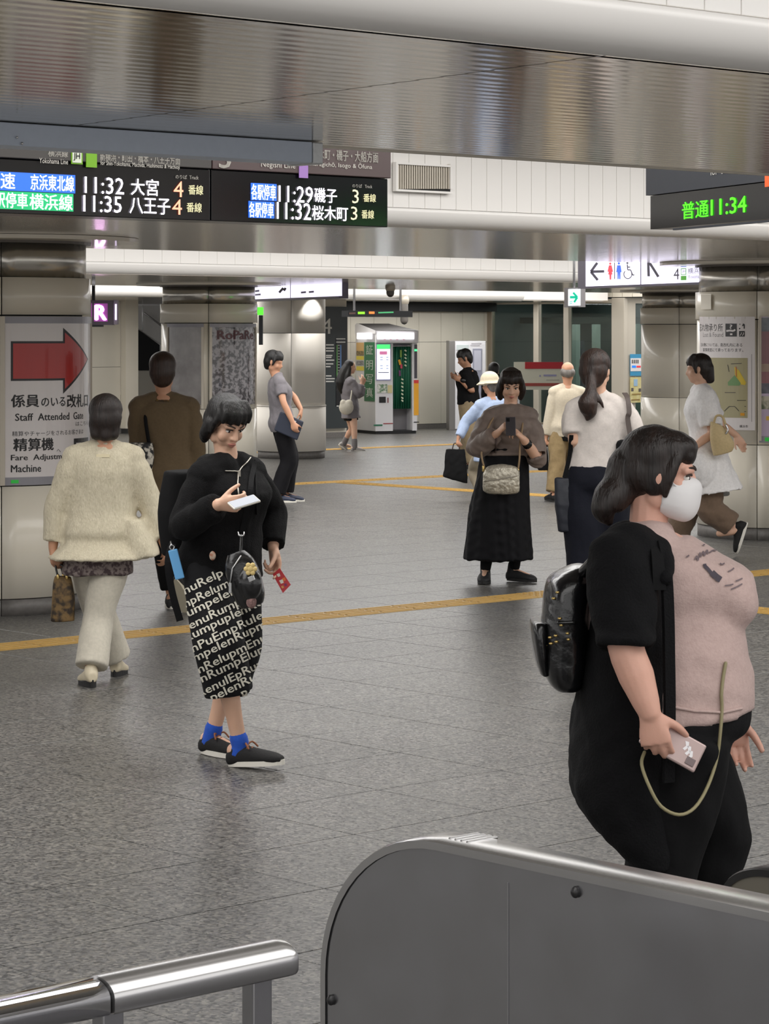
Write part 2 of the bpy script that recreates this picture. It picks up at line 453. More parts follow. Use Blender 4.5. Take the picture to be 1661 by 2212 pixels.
# white fascias facing the camera: rounded lower edge and upright planks
def fascia(k, v, z, r, ua, ub, pu0=None, pu1=None, pw=0.13):
    t = empty("trim_%d" % k, (0, 0, 0), math.pi / 2 - AU, kind='structure')
    prof = [(v + r - r * math.cos(a), z + r - r * math.sin(a)) for a in [math.pi / 2 * q / 8 for q in range(9)]]
    prof += [(v + r + 0.02, z), (v + r + 0.02, z + r)]
    vs = [uv(u, p[0], p[1]) for u in (ua, ub) for p in prof]; n = len(prof)
    fs = [[q, (q + 1) % n, n + (q + 1) % n, n + q][::-1] for q in range(n)] + [[q for q in range(n)], [n + q for q in range(n)][::-1]]
    obj_from("rounded_edge", vs, fs, M_WHITE, t, True)
    mb = MB()
    if pu0 is None: pu0, pu1 = ua, ua
    c = int((pu1 - pu0) / pw); pu1 = pu0 + c * pw
    me = None
    for q in range(c):
        u0 = pu0 + q * pw
        if me is None:
            o = ubox("fascia_plank", u0 + 0.0015, u0 + pw - 0.0015, v + 0.004, v + 0.02, z + r + 0.003, 3.34, M_WHITE, t, 0.002); me = o.data
        else:
            o = bpy.data.objects.new("fascia_plank", me); COL.objects.link(o); o.parent = t; o.location = (q * pw, 0, 0)
    for (a, b) in ((ua, pu0), (pu1, ub)):
        q = a
        while q < b - 0.3:
            e = min(q + 2.6, b); mb.box(uv((q + e) / 2, v + 0.012, (z + r + 3.34) / 2), U * ((e - q) / 2 - 0.0015), V * 0.008, Z * ((3.34 - z - r) / 2 - 0.002)); q = e
    if mb.v: tag(mb.build("fascia_sheet", M_WHITE, t), kind='stuff')
    ubox("backing", ua, ub, v + 0.022, v + 0.05, z + r, 3.34, M_GREYBASE, t)
    return t
fascia(1, 3.9, SZ, 0.11, -20, 30, 2.6, 7.6)
fascia(2, 11.35, SZ, 0.11, -10, 40, 8.6, 14.6)
fascia(3, 22.95, SZ, 0.13, 0, 50, 15.0, 30.0, 0.26)
fascia(4, 32.5, 2.38, 0.10, 8, 33.0)
fascia(5, 52.95, 2.38, 0.10, 10, 60)
# ventilation grille on the second fascia
class Plane:
    """vertical plane through p along horizontal ex; pt(x, y) gives the point seen at that pixel"""
    def __init__(s, p, ex): s.p = Vector(p); s.ex = Vector(ex).normalized(); s.n = s.ex.cross(Z)
    def pt(s, x, y, off=0.0):
        d = Vector(((x - CX) / FPX, 1, -(y - HY) / FPX)); o = Vector((0, 0, CAMZ))
        p = s.p + s.n * off
        return o + d * ((p - o).dot(s.n) / d.dot(s.n))
    def text(s, body, x0, y0, x1, y1, m, parent, name="lettering", off=0.004, bold=0.0, shear=0.0):
        """x0..x1 pixel span; y0 top, y1 bottom, both at the left end"""
        bl, tl, br = s.pt(x0, y1, off), s.pt(x0, y0, off), s.pt(x1, y1, off)
        w = (br - bl).dot(s.ex); h = (tl - bl).z
        g, f = text_geo(body, w, h, bold, shear)
        o = obj_from(name, [bl + s.ex * a + Z * b for a, b in g], f, m, parent)
        if len(body) > 1: o['kind'] = 'stuff'
        return o
    def rect(s, name, x0, y0, x1, y1, m, parent, off=0.002, thick=0.004):
        bl, tl, br = s.pt(x0, y1, off), s.pt(x0, y0, off), s.pt(x1, y1, off)
        w = (br - bl).dot(s.ex); h = (tl - bl).z
        return box(name, bl + s.ex * w / 2 + Z * h / 2, s.ex * w / 2, s.n * thick / 2, Z * h / 2, m, parent)
    def shape(s, name, pts, m, parent, off=0.004):
        return obj_from(name, [s.pt(x, y, off) for x, y in pts], [list(range(len(pts)))], m, parent)
    def strokes(s, name, lines, wpx, m, parent, off=0.004):
        """polylines in pixels drawn with flat strokes"""
        mb = MB()
        for ln in lines:
            for (a, b) in zip(ln[:-1], ln[1:]):
                dx, dy = b[0] - a[0], b[1] - a[1]; L = math.hypot(dx, dy) or 1; nx, ny = -dy / L * wpx / 2, dx / L * wpx / 2
                mb.add([s.pt(a[0] + nx, a[1] + ny, off), s.pt(b[0] + nx, b[1] + ny, off), s.pt(b[0] - nx, b[1] - ny, off), s.pt(a[0] - nx, a[1] - ny, off)], [[0, 1, 2, 3]])
        o = mb.build(name, m, parent)
        if len(lines) > 1 and not name.startswith(('arrow', 'wheel')): o['kind'] = 'stuff'
        return o
PF2 = Plane(uv(9, 11.35, 2.6), U)
def ring_box(pl, name, x0, y0, x1, y1, wpx, m, parent, off, thick):
    mb = MB()
    for (a, b, c, d) in ((x0, y0, x1, y0 + wpx), (x0, y1 - wpx, x1, y1), (x0, y0 + wpx, x0 + wpx, y1 - wpx), (x1 - wpx, y0 + wpx, x1, y1 - wpx)):
        bl, tl, br = pl.pt(a, d, off), pl.pt(a, b, off), pl.pt(c, d, off)
        w = (br - bl).dot(pl.ex); h = (tl - bl).z
        mb.box(bl + pl.ex * w / 2 + Z * h / 2, pl.ex * w / 2, pl.n * thick / 2, Z * h / 2)
    return mb.build(name, m, parent)
g = empty("ventilation_grille", PF2.pt(912, 380), 0, "white ventilation grille with upright slats on the fascia right of the departure board", "vent")
PF2.rect("backing", 855, 353, 972, 410, M_DARK, g, 0.006, 0.006)
ring_box(PF2, "frame", 852, 350, 974, 413, 4.5, M_WHITE, g, 0.02, 0.03)
for k in range(23): PF2.rect("slat", 858 + 4.9 * k, 356, 860.6 + 4.9 * k, 408, M_ALUL, g, 0.016, 0.014)
# ================================================================ walls at the back
WV = 35.91
def panel_wall(name, u0, u1, v, rows, pw, m, base=True, z0=0.09):
    w = empty(name, (0, 0, 0), math.pi / 2 - AU, kind='structure')
    ubox("wall_core", u0, u1, v + 0.015, v + 0.3, 0, rows[-1][1] + 0.3, M_DARK, w)
    u = u0
    while u < u1 - 0.05:
        e = min(u + pw, u1)
        for (a, b) in rows: ubox("wall_panel", u + 0.003, e - 0.003, v, v + 0.014, a + 0.003, b - 0.003, m, w, 0.002)
        u = e
    if base: ubox("skirting", u0, u1, v - 0.012, v + 0.014, 0, z0 - 0.004, M_GREYBASE, w)
    return w
panel_wall("wall_back", 29.6, 35.45, WV, [(0.09, 1.64), (1.64, 2.22)], 0.575, M_CREAMW)
ubox("trim_6", 28.0, 35.45, WV - 0.25, WV, 2.225, 2.385, M_BLACKM, tag(empty("trim_7", (0, 0, 0), math.pi / 2 - AU), kind='structure'))
panel_wall("wall_left", 24.0, 28.2, 38.0, [(0.09, 1.2), (1.2, 2.39)], 1.1, M_CREAMW)
wl = empty("wall_far", (0, 0, 0), math.pi / 2 - AU, kind='structure')
ubox("wall_panel", 8, 64, 61, 61.2, 0, 3.4, M_WHITE, wl)
ubox("pilaster", 28.2, 28.48, 37.85, 38.0, 0.09, 2.39, M_CREAM, bpy.data.objects["wall_left"])
# stairs beyond the left wall opening
st = empty("staircase", at(320, 900, 56), 0, "white staircase side with a steel handrail beyond the opening left of the middle column", "staircase")
PS = Plane(at(320, 700, 56), (1, 0, 0))
PS.shape("side_panel", [(288, 660), (352, 660), (352, 748), (296, 712), (288, 708)], M_WHITE, st, 0.0)
PS.shape("dark_stringer", [(288, 708), (296, 710), (345, 745), (345, 800), (288, 800)], M_BLACKM, st, 0.03)
MB().tube([PS.pt(312, 676, 0.1), PS.pt(360, 712, 0.1)], 0.02, 8).build("handrail", M_STEELB, st, True)
MB().tube([PS.pt(308, 660, 0.08), PS.pt(308, 716, 0.08)], 0.008, 6).build("baluster", M_STEELB, st, True)
PS.shape("landing", [(288, 800), (352, 800), (352, 905), (288, 905)], M_CREAMW, st, 0.0)
# the black platform board on a wall block
bl = empty("wall_block", (0, 0, 0), math.pi / 2 - AU, kind='structure')
ubox("wall_panel", 29.0, 30.15, 34.05, 35.9, 0.09, 2.39, M_CREAMW, bl); ubox("skirting", 29.0, 30.16, 34.03, 34.05, 0, 0.09, M_GREYBASE, bl)
PB = Plane(uv(29, 34.03, 1), U)
b4 = empty("platform_board", PB.pt(722, 930), 0, "tall black platform board with a white 4 and line maps beside the photo booth", "board")
PB.rect("board", 668, 662, 749, 927, mat("board_slate", (44, 50, 52), 0.35), b4, 0.02, 0.04)
M_SGNW = mat("sign_white_print", (205, 205, 200), 0.5)
PB.text("4", 693, 688, 717, 721, M_SGNW, b4, off=0.045)
PB.rect("map_panel", 726, 730, 748, 878, M_BLACK, b4, 0.044, 0.006)
PB.strokes("line_map", [[(728, 745), (728, 820), (731, 835)]], 2.2, mat("map_green", (96, 150, 88), 0.5), b4, 0.05)
PB.strokes("line_map", [[(736, 745), (736, 800)]], 2.6, mat("map_blue", (88, 120, 165), 0.5), b4, 0.05)
PB.strokes("map_heading", [[(726, 732), (746, 732)], [(726, 739), (746, 739)], [(727, 877), (732, 877)]], 2.2, M_SGNW, b4, 0.05)
PB.strokes("map_ticks", [[(730, 746 + 6 * k), (734, 746 + 6 * k)] for k in range(12)], 0.9, M_SGNW, b4, 0.05)
PB.strokes("station_list", [[(704, y), (704 + w, y)] for y, w in ((745, 17), (752, 18), (758, 17), (768, 14), (772, 12), (778, 18), (786, 16), (792, 10), (812, 12), (818, 19), (824, 18))], 2.6, M_SGNW, b4, 0.045)
# ================================================================ glass-walled lift lobby at the right
gl = empty("wall_glass", (0, 0, 0), math.pi / 2 - AU, kind='structure')
def glass_mat(name, tint=(160, 175, 170)):
    m = bpy.data.materials.new(name); m.use_nodes = True; nt = m.node_tree
    out = nt.nodes["Material Output"]; nt.nodes.remove(nt.nodes["Principled BSDF"])
    t = nt.nodes.new("ShaderNodeBsdfTransparent"); t.inputs[0].default_value = lin(tint)
    gb = nt.nodes.new("ShaderNodeBsdfGlossy"); gb.inputs["Roughness"].default_value = 0.03
    lw = nt.nodes.new("ShaderNodeLayerWeight"); lw.inputs[0].default_value = 0.5
    pw_ = nt.nodes.new("ShaderNodeMath"); pw_.operation = 'POWER'; pw_.inputs[1].default_value = 4.0; nt.links.new(lw.outputs["Facing"], pw_.inputs[0])
    fr = nt.nodes.new("ShaderNodeMath"); fr.operation = 'MULTIPLY_ADD'; fr.inputs[1].default_value = 0.6; fr.inputs[2].default_value = 0.05; nt.links.new(pw_.outputs[0], fr.inputs[0])
    mx = nt.nodes.new("ShaderNodeMixShader")
    nt.links.new(fr.outputs[0], mx.inputs[0]); nt.links.new(t.outputs[0], mx.inputs[1]); nt.links.new(gb.outputs[0], mx.inputs[2]); nt.links.new(mx.outputs[0], out.inputs[0])
    return m
M_GLASS = glass_mat("tinted_glass", (196, 206, 202))
GU = 35.48
def gv(x):
    r = (x - CX) / FPX
    return (26.216 - r * 23.906) / (0.6738 + 0.7389 * r)
mull = [1056, 1161, 1226, 1338]
for x, w in zip(mull, (0.12, 0.07, 0.07, 0.16)):
    v = gv(x); ubox("mullion", GU - 0.05, GU + 0.05, v - w, v + w, 0, 2.46, M_ALU if x < 1100 else M_ALUL, gl, 0.01)
for a, b in zip(mull[:-1], mull[1:]):
    ubox("window_pane", GU - 0.006, GU + 0.006, gv(b) + 0.1, gv(a) - 0.1, 0.12, 2.36, M_GLASS, gl)
    ubox("transom", GU - 0.04, GU + 0.04, gv(b) + 0.07, gv(a) - 0.07, 2.36, 2.44, M_ALUL, gl, 0.008)
    ubox("bottom_rail", GU - 0.04, GU + 0.04, gv(b) + 0.07, gv(a) - 0.07, 0.0, 0.12, M_ALU, gl, 0.008)
v = 32.3
for k in range(16): ubox("fascia_plank", GU - 0.03, GU, 31.9 + 0.25 * k + 0.008, 31.9 + 0.25 * (k + 1) - 0.008, 2.475, 3.3, M_CREAM, gl)
ubox("fascia_core", GU + 0.002, GU + 0.04, 31.9, 35.95, 2.462, 3.3, M_DARK, gl)
vc = gv(1338) - 0.16
ubox("window_pane", GU + 0.3, GU + 3.4, vc + 0.1, vc + 0.112, 0.12, 2.36, M_GLASS, gl)
ubox("transom", GU + 0.05, GU + 3.4, vc + 0.06, vc + 0.14, 2.36, 2.46, M_ALUL, gl)
ubox("mullion", GU + 0.02, GU + 0.28, vc + 0.02, vc + 0.16, 0, 2.36, M_ALUL, gl)
ubox("fascia_core", GU + 0.05, GU + 3.4, vc + 0.06, vc + 0.14, 2.47, 3.3, M_CREAM, gl)
li = empty("wall_lobby", (0, 0, 0), math.pi / 2 - AU, kind='structure')
M_LOB = mat("lobby_dark", (98, 106, 106), 0.5); M_LOBL = mat("lobby_pale", (196, 210, 202), 0.45)
ubox("wall_panel", GU + 3.4, GU + 3.5, 31.8, 37.0, 0, 2.8, M_LOB, li); ubox("wall_panel", GU, GU + 3.5, 36.9, 37.0, 0, 2.8, M_LOB, li); ubox("lobby_ceiling", GU + 0.06, GU + 3.5, 32.0, 37.0, 2.6, 2.65, M_LOB, li)
for (x, w) in ((1078, 0.12), (1126, 0.06), (1208, 0.10), (1242, 0.09), (1292, 0.13)):
    vv = gv(x) - 1.1
    ubox("lift_post", GU + 1.6, GU + 1.72, vv + 0.7 - w, vv + 0.7 + w, 0.02, 1.98, M_LOBL, li)
ubox("lift_beam", GU + 1.75, GU + 1.85, 32.2, 36.8, 2.0, 2.12, mat("lobby_mid", (70, 74, 72), 0.4), li)
# ================================================================ columns
def arc_shell(name, c, r0, r1, a0, a1, z0, z1, m, parent, n=10, smooth=True):
    vs, fs = [], []
    for i in range(n + 1):
        a = a0 + (a1 - a0) * i / n
        for (r, z) in ((r1, z0), (r1, z1), (r0, z1), (r0, z0)):
            vs.append(Vector((c.x + r * math.sin(a), c.y - r * math.cos(a), z)))
    for i in range(n):
        for q in range(4): fs.append([i * 4 + q, (i + 1) * 4 + q, (i + 1) * 4 + (q + 1) % 4, i * 4 + (q + 1) % 4])
    fs.append([3, 2, 1, 0][::-1]); fs.append([n * 4 + q for q in range(4)][::-1])
    o = obj_from(name, vs, [f for f in fs], m, parent, False)
    if smooth:
        sm = [p.normal.z ** 2 < 0.3 for p in o.data.polygons]
        o.data.polygons.foreach_set("use_smooth", sm)
    return o
def disc(name, c, r, z0, z1, m, parent, n=48):
    vs = [Vector((c.x + r * math.cos(2 * math.pi * k / n), c.y + r * math.sin(2 * math.pi * k / n), z)) for z in (z0, z1) for k in range(n)]
    fs = [[k, (k + 1) % n, n + (k + 1) % n, n + k] for k in range(n)] + [[k for k in range(n)][::-1], [n + k for k in range(n)]]
    return obj_from(name, vs, fs, m, parent)
def column(c, R, phase, tiers, cap_r, label):
    col = empty("column", (c.x, c.y, 0), 0, label, None, None, 'structure')
    disc("core", c, R - 0.05, 0, 2.46, M_DARK, col)
    for (nm, z0, z1, dr, m, gap) in tiers:
        for q in range(4):
            a0 = phase + q * math.pi / 2
            arc_shell(nm, c, R + dr - 0.03, R + dr, a0 + gap, a0 + math.pi / 2 - gap, z0, z1, m, col)
    disc("collar", c, R + 0.01, 2.425, 2.442, mat("collar_bronze", (84, 78, 72), 0.35, 0.5), col)
    disc("ceiling_disc", c, cap_r, 2.442, 2.468, M_CREAM, col)
    return col
TIERS = [("plinth_panel", 0.0, 0.106, -0.012, M_GREYBASE, 0.004), ("lower_panel", 0.112, 0.84, 0, M_CREAM, 0.006), ("middle_panel", 0.846, 1.947, -0.008, M_CREAM, 0.006), ("band_panel", 1.957, 2.20, 0.006, M_CREAM, 0.006), ("mirror_panel", 2.204, 2.428, -0.024, M_MIRROR, 0.004)]
C1 = Vector((-2.625, 17.5, 0)); C2 = Vector(((451 - CX) * 34.1 / FPX, 34.1, 0)); C4 = Vector((4.56, 39.9, 0)); C5 = Vector(((1657 - CX) * 23.6 / FPX, 23.6, 0)); C3 = Vector(((629 - CX) * 38.1 / FPX, 38.1, 0))
column(C1, 0.640, 0.227, TIERS, 0.97, "round cream column at the left edge carrying the red arrow notice")
column(C2, 0.630, 0.06, TIERS, 0.95, "round cream column with a mirrored collar behind the walking women")
column(C4, 0.635, -0.187, TIERS, 0.95, "round cream column half hidden behind the right column")
column(C5, 0.640, -0.285, TIERS, 0.97, "round cream column at the right edge carrying the lost and found notice")
M_C3 = mat("satin_white", (240, 234, 224), 0.55)
T3 = [("plinth_panel", 0.0, 0.10, -0.008, M_GREYBASE, 0.004), ("lower_panel", 0.106, 0.75, 0.008, M_C3, 0.006), ("ledge", 0.755, 0.77, 0.012, M_C3, 0.0), ("middle_panel", 0.775, 1.815, 0, M_C3, 0.006), ("upper_panel", 1.822, 2.44, 0, M_C3, 0.006)]
column(C3, 0.500, 0.036, T3, 0.6, "slim white round column lit by a spot lamp behind the man in dark trousers")
sp = bpy.data.lights.new("spot_lamp", 'SPOT'); sp.energy = 22; sp.spot_size = math.radians(75); sp.spot_blend = 0.35; sp.shadow_soft_size = 0.04; sp.color = (1, 0.98, 0.95)
spo = bpy.data.objects.new("spot_lamp", sp); COL.objects.link(spo)
spo.location = (C3.x + 0.42, C3.y - 0.55, 2.43); spo.rotation_euler = (math.radians(22), 0, math.radians(20))
dl = empty("downlight", spo.location, 0, "small round downlight in the soffit beside the white column", "ceiling light")
disc("housing", Vector((spo.location.x, spo.location.y, 0)), 0.06, 2.445, 2.47, M_STEELB, dl, 20); disc("lens", Vector((spo.location.x, spo.location.y, 0)), 0.045, 2.441, 2.446, mat("lamp_lens", (255, 250, 240), 0.3, emit=4), dl, 20)
# ================================================================ departure board over the second soffit
E_WHITE = mat("led_white", (250, 246, 255), 0.4, emit=1.1)
E_ORANGE = mat("led_orange", (255, 150, 120), 0.4, emit=1.0)
E_DIM = mat("led_dim", (205, 200, 165), 0.5, emit=0.55)
E_GREY = mat("print_grey", (176, 172, 164), 0.5, emit=0.12)
E_BLUE = mat("led_blue", (38, 92, 205), 0.4, emit=0.75)
E_GREENB = mat("led_green_block", (22, 150, 92), 0.4, emit=0.75)
E_LIME = mat("led_lime", (86, 255, 40), 0.4, emit=1.1)
E_PANEL = mat("lit_panel", (232, 228, 252), 0.4, emit=1.0)
M_HEADG = mat("header_grey", (60, 57, 55), 0.45)
M_HEADB = mat("header_brown", (74, 60, 60), 0.45)
M_HEADN = mat("header_navy", (44, 47, 54), 0.45)
M_LED = mat("led_face", (9, 9, 12), 0.22)
M_PG = mat("print_green", (100, 150, 20), 0.5, emit=0.1); M_PV = mat("print_violet", (140, 105, 165), 0.5, emit=0.1); M_PO = mat("print_orange", (240, 90, 35), 0.5, emit=0.15)
DV = 10.05
PD = Plane(uv(8, DV, 2.5), U)
def u_at(x, v):
    r = (x - CX) / FPX; d = v / (0.7389 - 0.6738 * r); X = r * d
    return X * 0.7389 + d * 0.6738
ue, um = u_at(837.5, DV), u_at(455, DV)
db = empty("departure_board", uv(um, DV + 0.1, 2.39), 0, "long black departure board with white times and blue and green line blocks", "departure board")
for (a, b, head) in ((um - 1.45, um - 0.004, M_HEADG), (um + 0.004, ue, M_HEADB)):
    ubox("display", a, b, DV, DV + 0.22, 2.392, 2.645, M_LED, db, 0.004)
    ubox("header", a, b + (0.012 if b == ue else 0), DV - 0.012, DV + 0.22, 2.648, 2.88, head, db, 0.004)
for u in (um - 0.9, um + 0.2, ue - 0.25): MB().tube([uv(u, DV + 0.12, 2.87), uv(u, DV + 0.12, 3.34)], 0.02, 8).build("hanger", M_STEEL, db, True)
PD.rect("blue_block", -30, 369, 162, 409.5, E_BLUE, db, 0.003, 0.004); PD.rect("green_block", -30, 411, 158, 450, E_GREENB, db, 0.003, 0.004)
t = lambda b, x0, y0, x1, y1, m, off=0.007, bold=0.012: PD.text(b, x0, y0, x1, y1, m, db, off=off, bold=bold)
t("快速", -33, 371, 33, 406, E_WHITE); t("京浜東北線", 66, 376, 160, 410, E_WHITE)
t("11:32", 183, 381, 268, 417, E_WHITE, bold=0.004); t("大宮", 283, 385, 343, 421, E_WHITE); t("4", 375, 391, 396, 425, E_ORANGE, bold=0); t("番線", 407, 399, 439, 420, E_DIM)
t("のりば", 379, 377, 404, 386, E_GREY); t("Track", 409, 379, 429, 387, E_GREY)
t("各駅停車", -38, 413, 60, 447, E_WHITE); t("横浜線", 64, 418, 157, 452, E_WHITE)
t("11:35", 180, 421, 263, 457, E_WHITE, bold=0.004); t("八王子", 280, 426, 368, 461, E_WHITE); t("4", 372, 430, 393, 463, E_ORANGE, bold=0); t("番線", 403, 437, 436, 458, E_DIM)
t("横浜線", 104, 321, 147, 338, E_GREY, 0.014); t("Yokohama Line", 85, 341, 147, 352, E_GREY, 0.014, 0)
PD.rect("line_box", 154, 324, 178, 354, M_PG, db, 0.014, 0.004); PD.rect("line_box_face", 156.5, 327, 175.5, 351, mat("print_pale", (200, 205, 190), 0.5), db, 0.017, 0.004); t("JH", 159, 330, 173, 347, M_BLACKM, 0.021)
PD.rect("colour_block", 186, 326, 209, 361, M_PG, db, 0.014, 0.004)
t("新横浜・町田・橋本・八王子方面", 216, 329, 389, 347, E_GREY, 0.014); t("for Shin-Yokohama, Machida, Hashimoto & Hachioji", 217, 347, 388, 359, E_GREY, 0.014, 0)
for (x0, y0, x1, y1) in ((542, 395, 597, 432), (537, 434, 592, 470)):
    PD.rect("blue_block", x0, y0, x1, y1, E_BLUE, db, 0.003, 0.004); t("各駅停車", x0 + 1, y0 + 2, x1 - 1, y1 - 1, E_WHITE)
t("11:29", 602, 400, 676, 436, E_WHITE, bold=0.004); t("磯子", 679, 405, 728, 437, E_WHITE); t("3", 761, 409, 775, 439, E_DIM, bold=0); t("番線", 785, 418, 812, 436, E_DIM)
t("11:32", 598, 436, 672, 473, E_WHITE, bold=0.004); t("桜木町", 674, 443, 752, 475, E_WHITE); t("3", 758, 446, 772, 475, E_DIM, bold=0); t("番線", 781, 453, 808, 472, E_DIM)
t("のりば", 761, 397, 782, 405, E_GREY); t("Track", 788, 399, 804, 406, E_GREY)
t("3", 473, 318, 499, 363, E_GREY, 0.016); t("Negishi Line", 564, 348, 638, 364, E_GREY, 0.016, 0)
PD.rect("colour_block", 646, 345, 665, 384, M_PV, db, 0.016, 0.004)
t("桜木町・磯子・大船方面", 674, 320, 817, 344, E_GREY, 0.016); t("Sakuragichō, Isogo & Ōfuna", 660, 345, 804, 360, E_GREY, 0.016, 0)
# the grey-blue sheet metal trunk hung under the far edge of the first soffit
PT = Plane(uv(5, 6.45, 2.43), U)
tr = empty("cable_trunk", PT.pt(350, 320), 0, "grey blue sheet metal trunk hanging across the top of the departure board", "trunk")
ut = u_at(697, 6.45)
ubox("casing", 1.6, ut - 0.045, 6.45, 6.58, 2.4, 2.468, mat("trunk_paint", (208, 219, 236), 0.45, 0.0, noise=(40, (202, 213, 230), 0.3), bump=(60, 0.05)), tr, 0.003)
ubox("end_cap", ut - 0.043, ut, 6.447, 6.583, 2.396, 2.468, mat("tape_grey", (200, 202, 203), 0.35, 0.3, bump=(25, 0.2)), tr, 0.004)
for x in (37, 48): MB().tube([PT.pt(x, 297 if x < 40 else 310), PT.pt(x, 297 if x < 40 else 310, 0.006)], 0.004, 8).build("rivet", M_STEELB, tr, True)
# ---------------------------------------------------------------- the right-hand board, turned towards the left
EX2 = Vector((math.sin(math.radians(18.5)), -math.cos(math.radians(18.5)), 0))
P2 = Plane(at(1428, 420, 13.8), EX2)
rb = empty("departure_board", P2.pt(1540, 496), 0, "black departure board at the right edge showing a green 11:34", "departure board")
P2.rect("display", 1429, 424, 1740, 496, M_LED, rb, -0.06, 0.13)
P2.rect("header", 1422, 330, 1740, 423, M_HEADN, rb, -0.06, 0.146)
P2.rect("bottom_lip", 1457, 493.5, 1740, 497.5, M_HEADN, rb, 0.008, 0.02)
P2.text("普通", 1473, 437, 1530, 474, E_LIME, rb, off=0.009, bold=0.004); P2.text("11:34", 1535, 431, 1612, 466, E_LIME, rb, off=0.009, bold=0.008)
P2.text("for Odawara", 1534, 362, 1606, 379, E_GREY, rb, off=0.018); P2.rect("colour_block", 1653, 360, 1690, 404, M_PO, rb, 0.016, 0.006)
for k in (0.3, 1.3): MB().tube([P2.p + EX2 * k - P2.n * 0.06 + Z * 0.2, Vector((*(P2.p + EX2 * k - P2.n * 0.06).xy, 3.34))], 0.02, 8).build("hanger", M_STEEL, rb, True)
# ---------------------------------------------------------------- lit guide signs
EX3 = Vector((math.sin(math.radians(20.4)), -math.cos(math.radians(20.4)), 0))
M_INK = mat("sign_ink", (52, 48, 62), 0.5); M_RED = mat("sign_red", (214, 58, 70), 0.5, emit=0.25); M_BLUE = mat("sign_blue", (52, 96, 214), 0.5, emit=0.25); M_SG = mat("sign_green", (84, 170, 50), 0.5, emit=0.25); M_CY = mat("sign_cyan", (40, 130, 235), 0.5, emit=0.25)
M_SFR = mat("sign_frame", (88, 84, 94), 0.4, 0.4)
PG = Plane(at(1262, 600, 26.0), EX3)
gs = empty("guide_sign", PG.pt(1385, 622), 0, "white lit guide sign with left arrow, toilet pictograms and wheelchair", "sign")
def sign_panels(pl, root, x0, x1, y0, y1, splits):
    pl.rect("frame", x0, y0 - 4, x1, y1 + 5, M_SFR, root, -0.07, 0.13)
    for a, b in splits:
        r = (y1 - y0); k = -0.038 * (a - x0)
        pl.rect("lit_panel", a, y0 + k * 0.5, b, y1 + k, E_PANEL, root, 0.0, 0.01)
sign_panels(PG, gs, 1261, 1545, 556, 619, ((1266, 1382), (1386, 1540)))
PG.strokes("arrow", [[(1276, 587), (1305, 586)], [(1290, 567.5), (1276, 587), (1291, 605)]], 5.5, M_INK, gs, 0.012)
def circle_pts(cx, cy, r, n=14): return [(cx + r * math.cos(2 * math.pi * k / n), cy + r * math.sin(2 * math.pi * k / n)) for k in range(n)]
PG.shape("woman_symbol", circle_pts(1318, 569.5, 2.6), M_RED, gs, 0.012)
PG.shape("woman_symbol", [(1315, 573), (1321, 573), (1324, 587), (1321.5, 587.5), (1320.4, 582), (1322.8, 593), (1320.6, 593), (1320, 604), (1316.6, 604), (1316, 593), (1313.4, 593), (1315.8, 582), (1314.5, 587.5), (1312, 587)], M_RED, gs, 0.012)
PG.strokes("divider", [[(1327.5, 567), (1327.5, 603)]], 1.8, M_INK, gs, 0.012)
PG.shape("man_symbol", circle_pts(1336.6, 569, 2.6), M_BLUE, gs, 0.012)
PG.shape("man_symbol", [(1333, 573), (1340.4, 573), (1342.6, 588), (1340.2, 588), (1340, 603), (1337.4, 603), (1336.8, 590), (1336.2, 603), (1333.6, 603), (1333.2, 588), (1330.8, 588)], M_BLUE, gs, 0.012)
PG.strokes("wheelchair_symbol", [[(1355, 571), (1355.5, 583), (1362, 583), (1366.5, 594.5), (1370, 593.5)], [(1355, 577), (1361, 577)]], 2.2, M_INK, gs, 0.012)
PG.shape("wheelchair_symbol", circle_pts(1355, 568, 2.3), M_INK, gs, 0.012)
PG.strokes("wheelchair_symbol", [[(1356 + 8.6 * math.cos(a), 592.5 + 9.4 * math.sin(a)) for a in [math.radians(d) for d in range(-15, 245, 20)]]], 1.9, M_INK, gs, 0.012)
PG.strokes("arrow", [[(1422, 598), (1402, 566)], [(1401, 597), (1400, 564), (1420, 566)]], 5.5, M_INK, gs, 0.012)
PG.text("3 4", 1433, 552, 1468, 577, M_INK, gs, off=0.012); PG.text("4", 1455, 580, 1467, 604, M_INK, gs, off=0.012)
PG.rect("blue_block", 1471, 563, 1482, 577, M_CY, gs, 0.008, 0.006); PG.rect("line_box", 1471, 580, 1482, 594, M_SG, gs, 0.007, 0.004); PG.rect("line_box_face", 1472.2, 581.5, 1481, 592.5, E_PANEL, gs, 0.009, 0.004); PG.text("JH", 1473.5, 583.5, 1480, 590.5, M_INK, gs, off=0.013)
PG.rect("green_block", 1471, 596, 1482, 605.5, M_SG, gs, 0.008, 0.006)
PG.text("横浜線", 1486, 579, 1521, 592, M_INK, gs, off=0.012); PG.text("Yokohama Line", 1486, 594, 1536, 602, M_INK, gs, off=0.012)
for k in (0.25, 1.2): MB().tube([PG.p + EX3 * k - PG.n * 0.07 + Z * 0.2, Vector((*(PG.p + EX3 * k - PG.n * 0.07).xy, 3.34))], 0.02, 8).build("hanger", M_STEEL, gs, True)
PA = Plane(at(548, 640, 37.0), EX3)
ga = empty("guide_sign", PA.pt(650, 648), 0, "white lit sign above the slim white column, its top hidden by the soffit", "sign")
sign_panels(PA, ga, 520, 742, 600, 647.5, ((524, 626), (629, 738)))
PA.strokes("arrow", [[(603, 632), (612, 622)], [(613, 628), (617, 622)]], 5, M_INK, ga, 0.014)
PA.strokes("lettering", [[(551, 629), (560, 628)], [(551, 637), (563, 636)], [(650, 632), (661, 631)], [(667, 631), (678, 630)]], 4, mat("faint_ink", (150, 146, 175), 0.5), ga, 0.014)
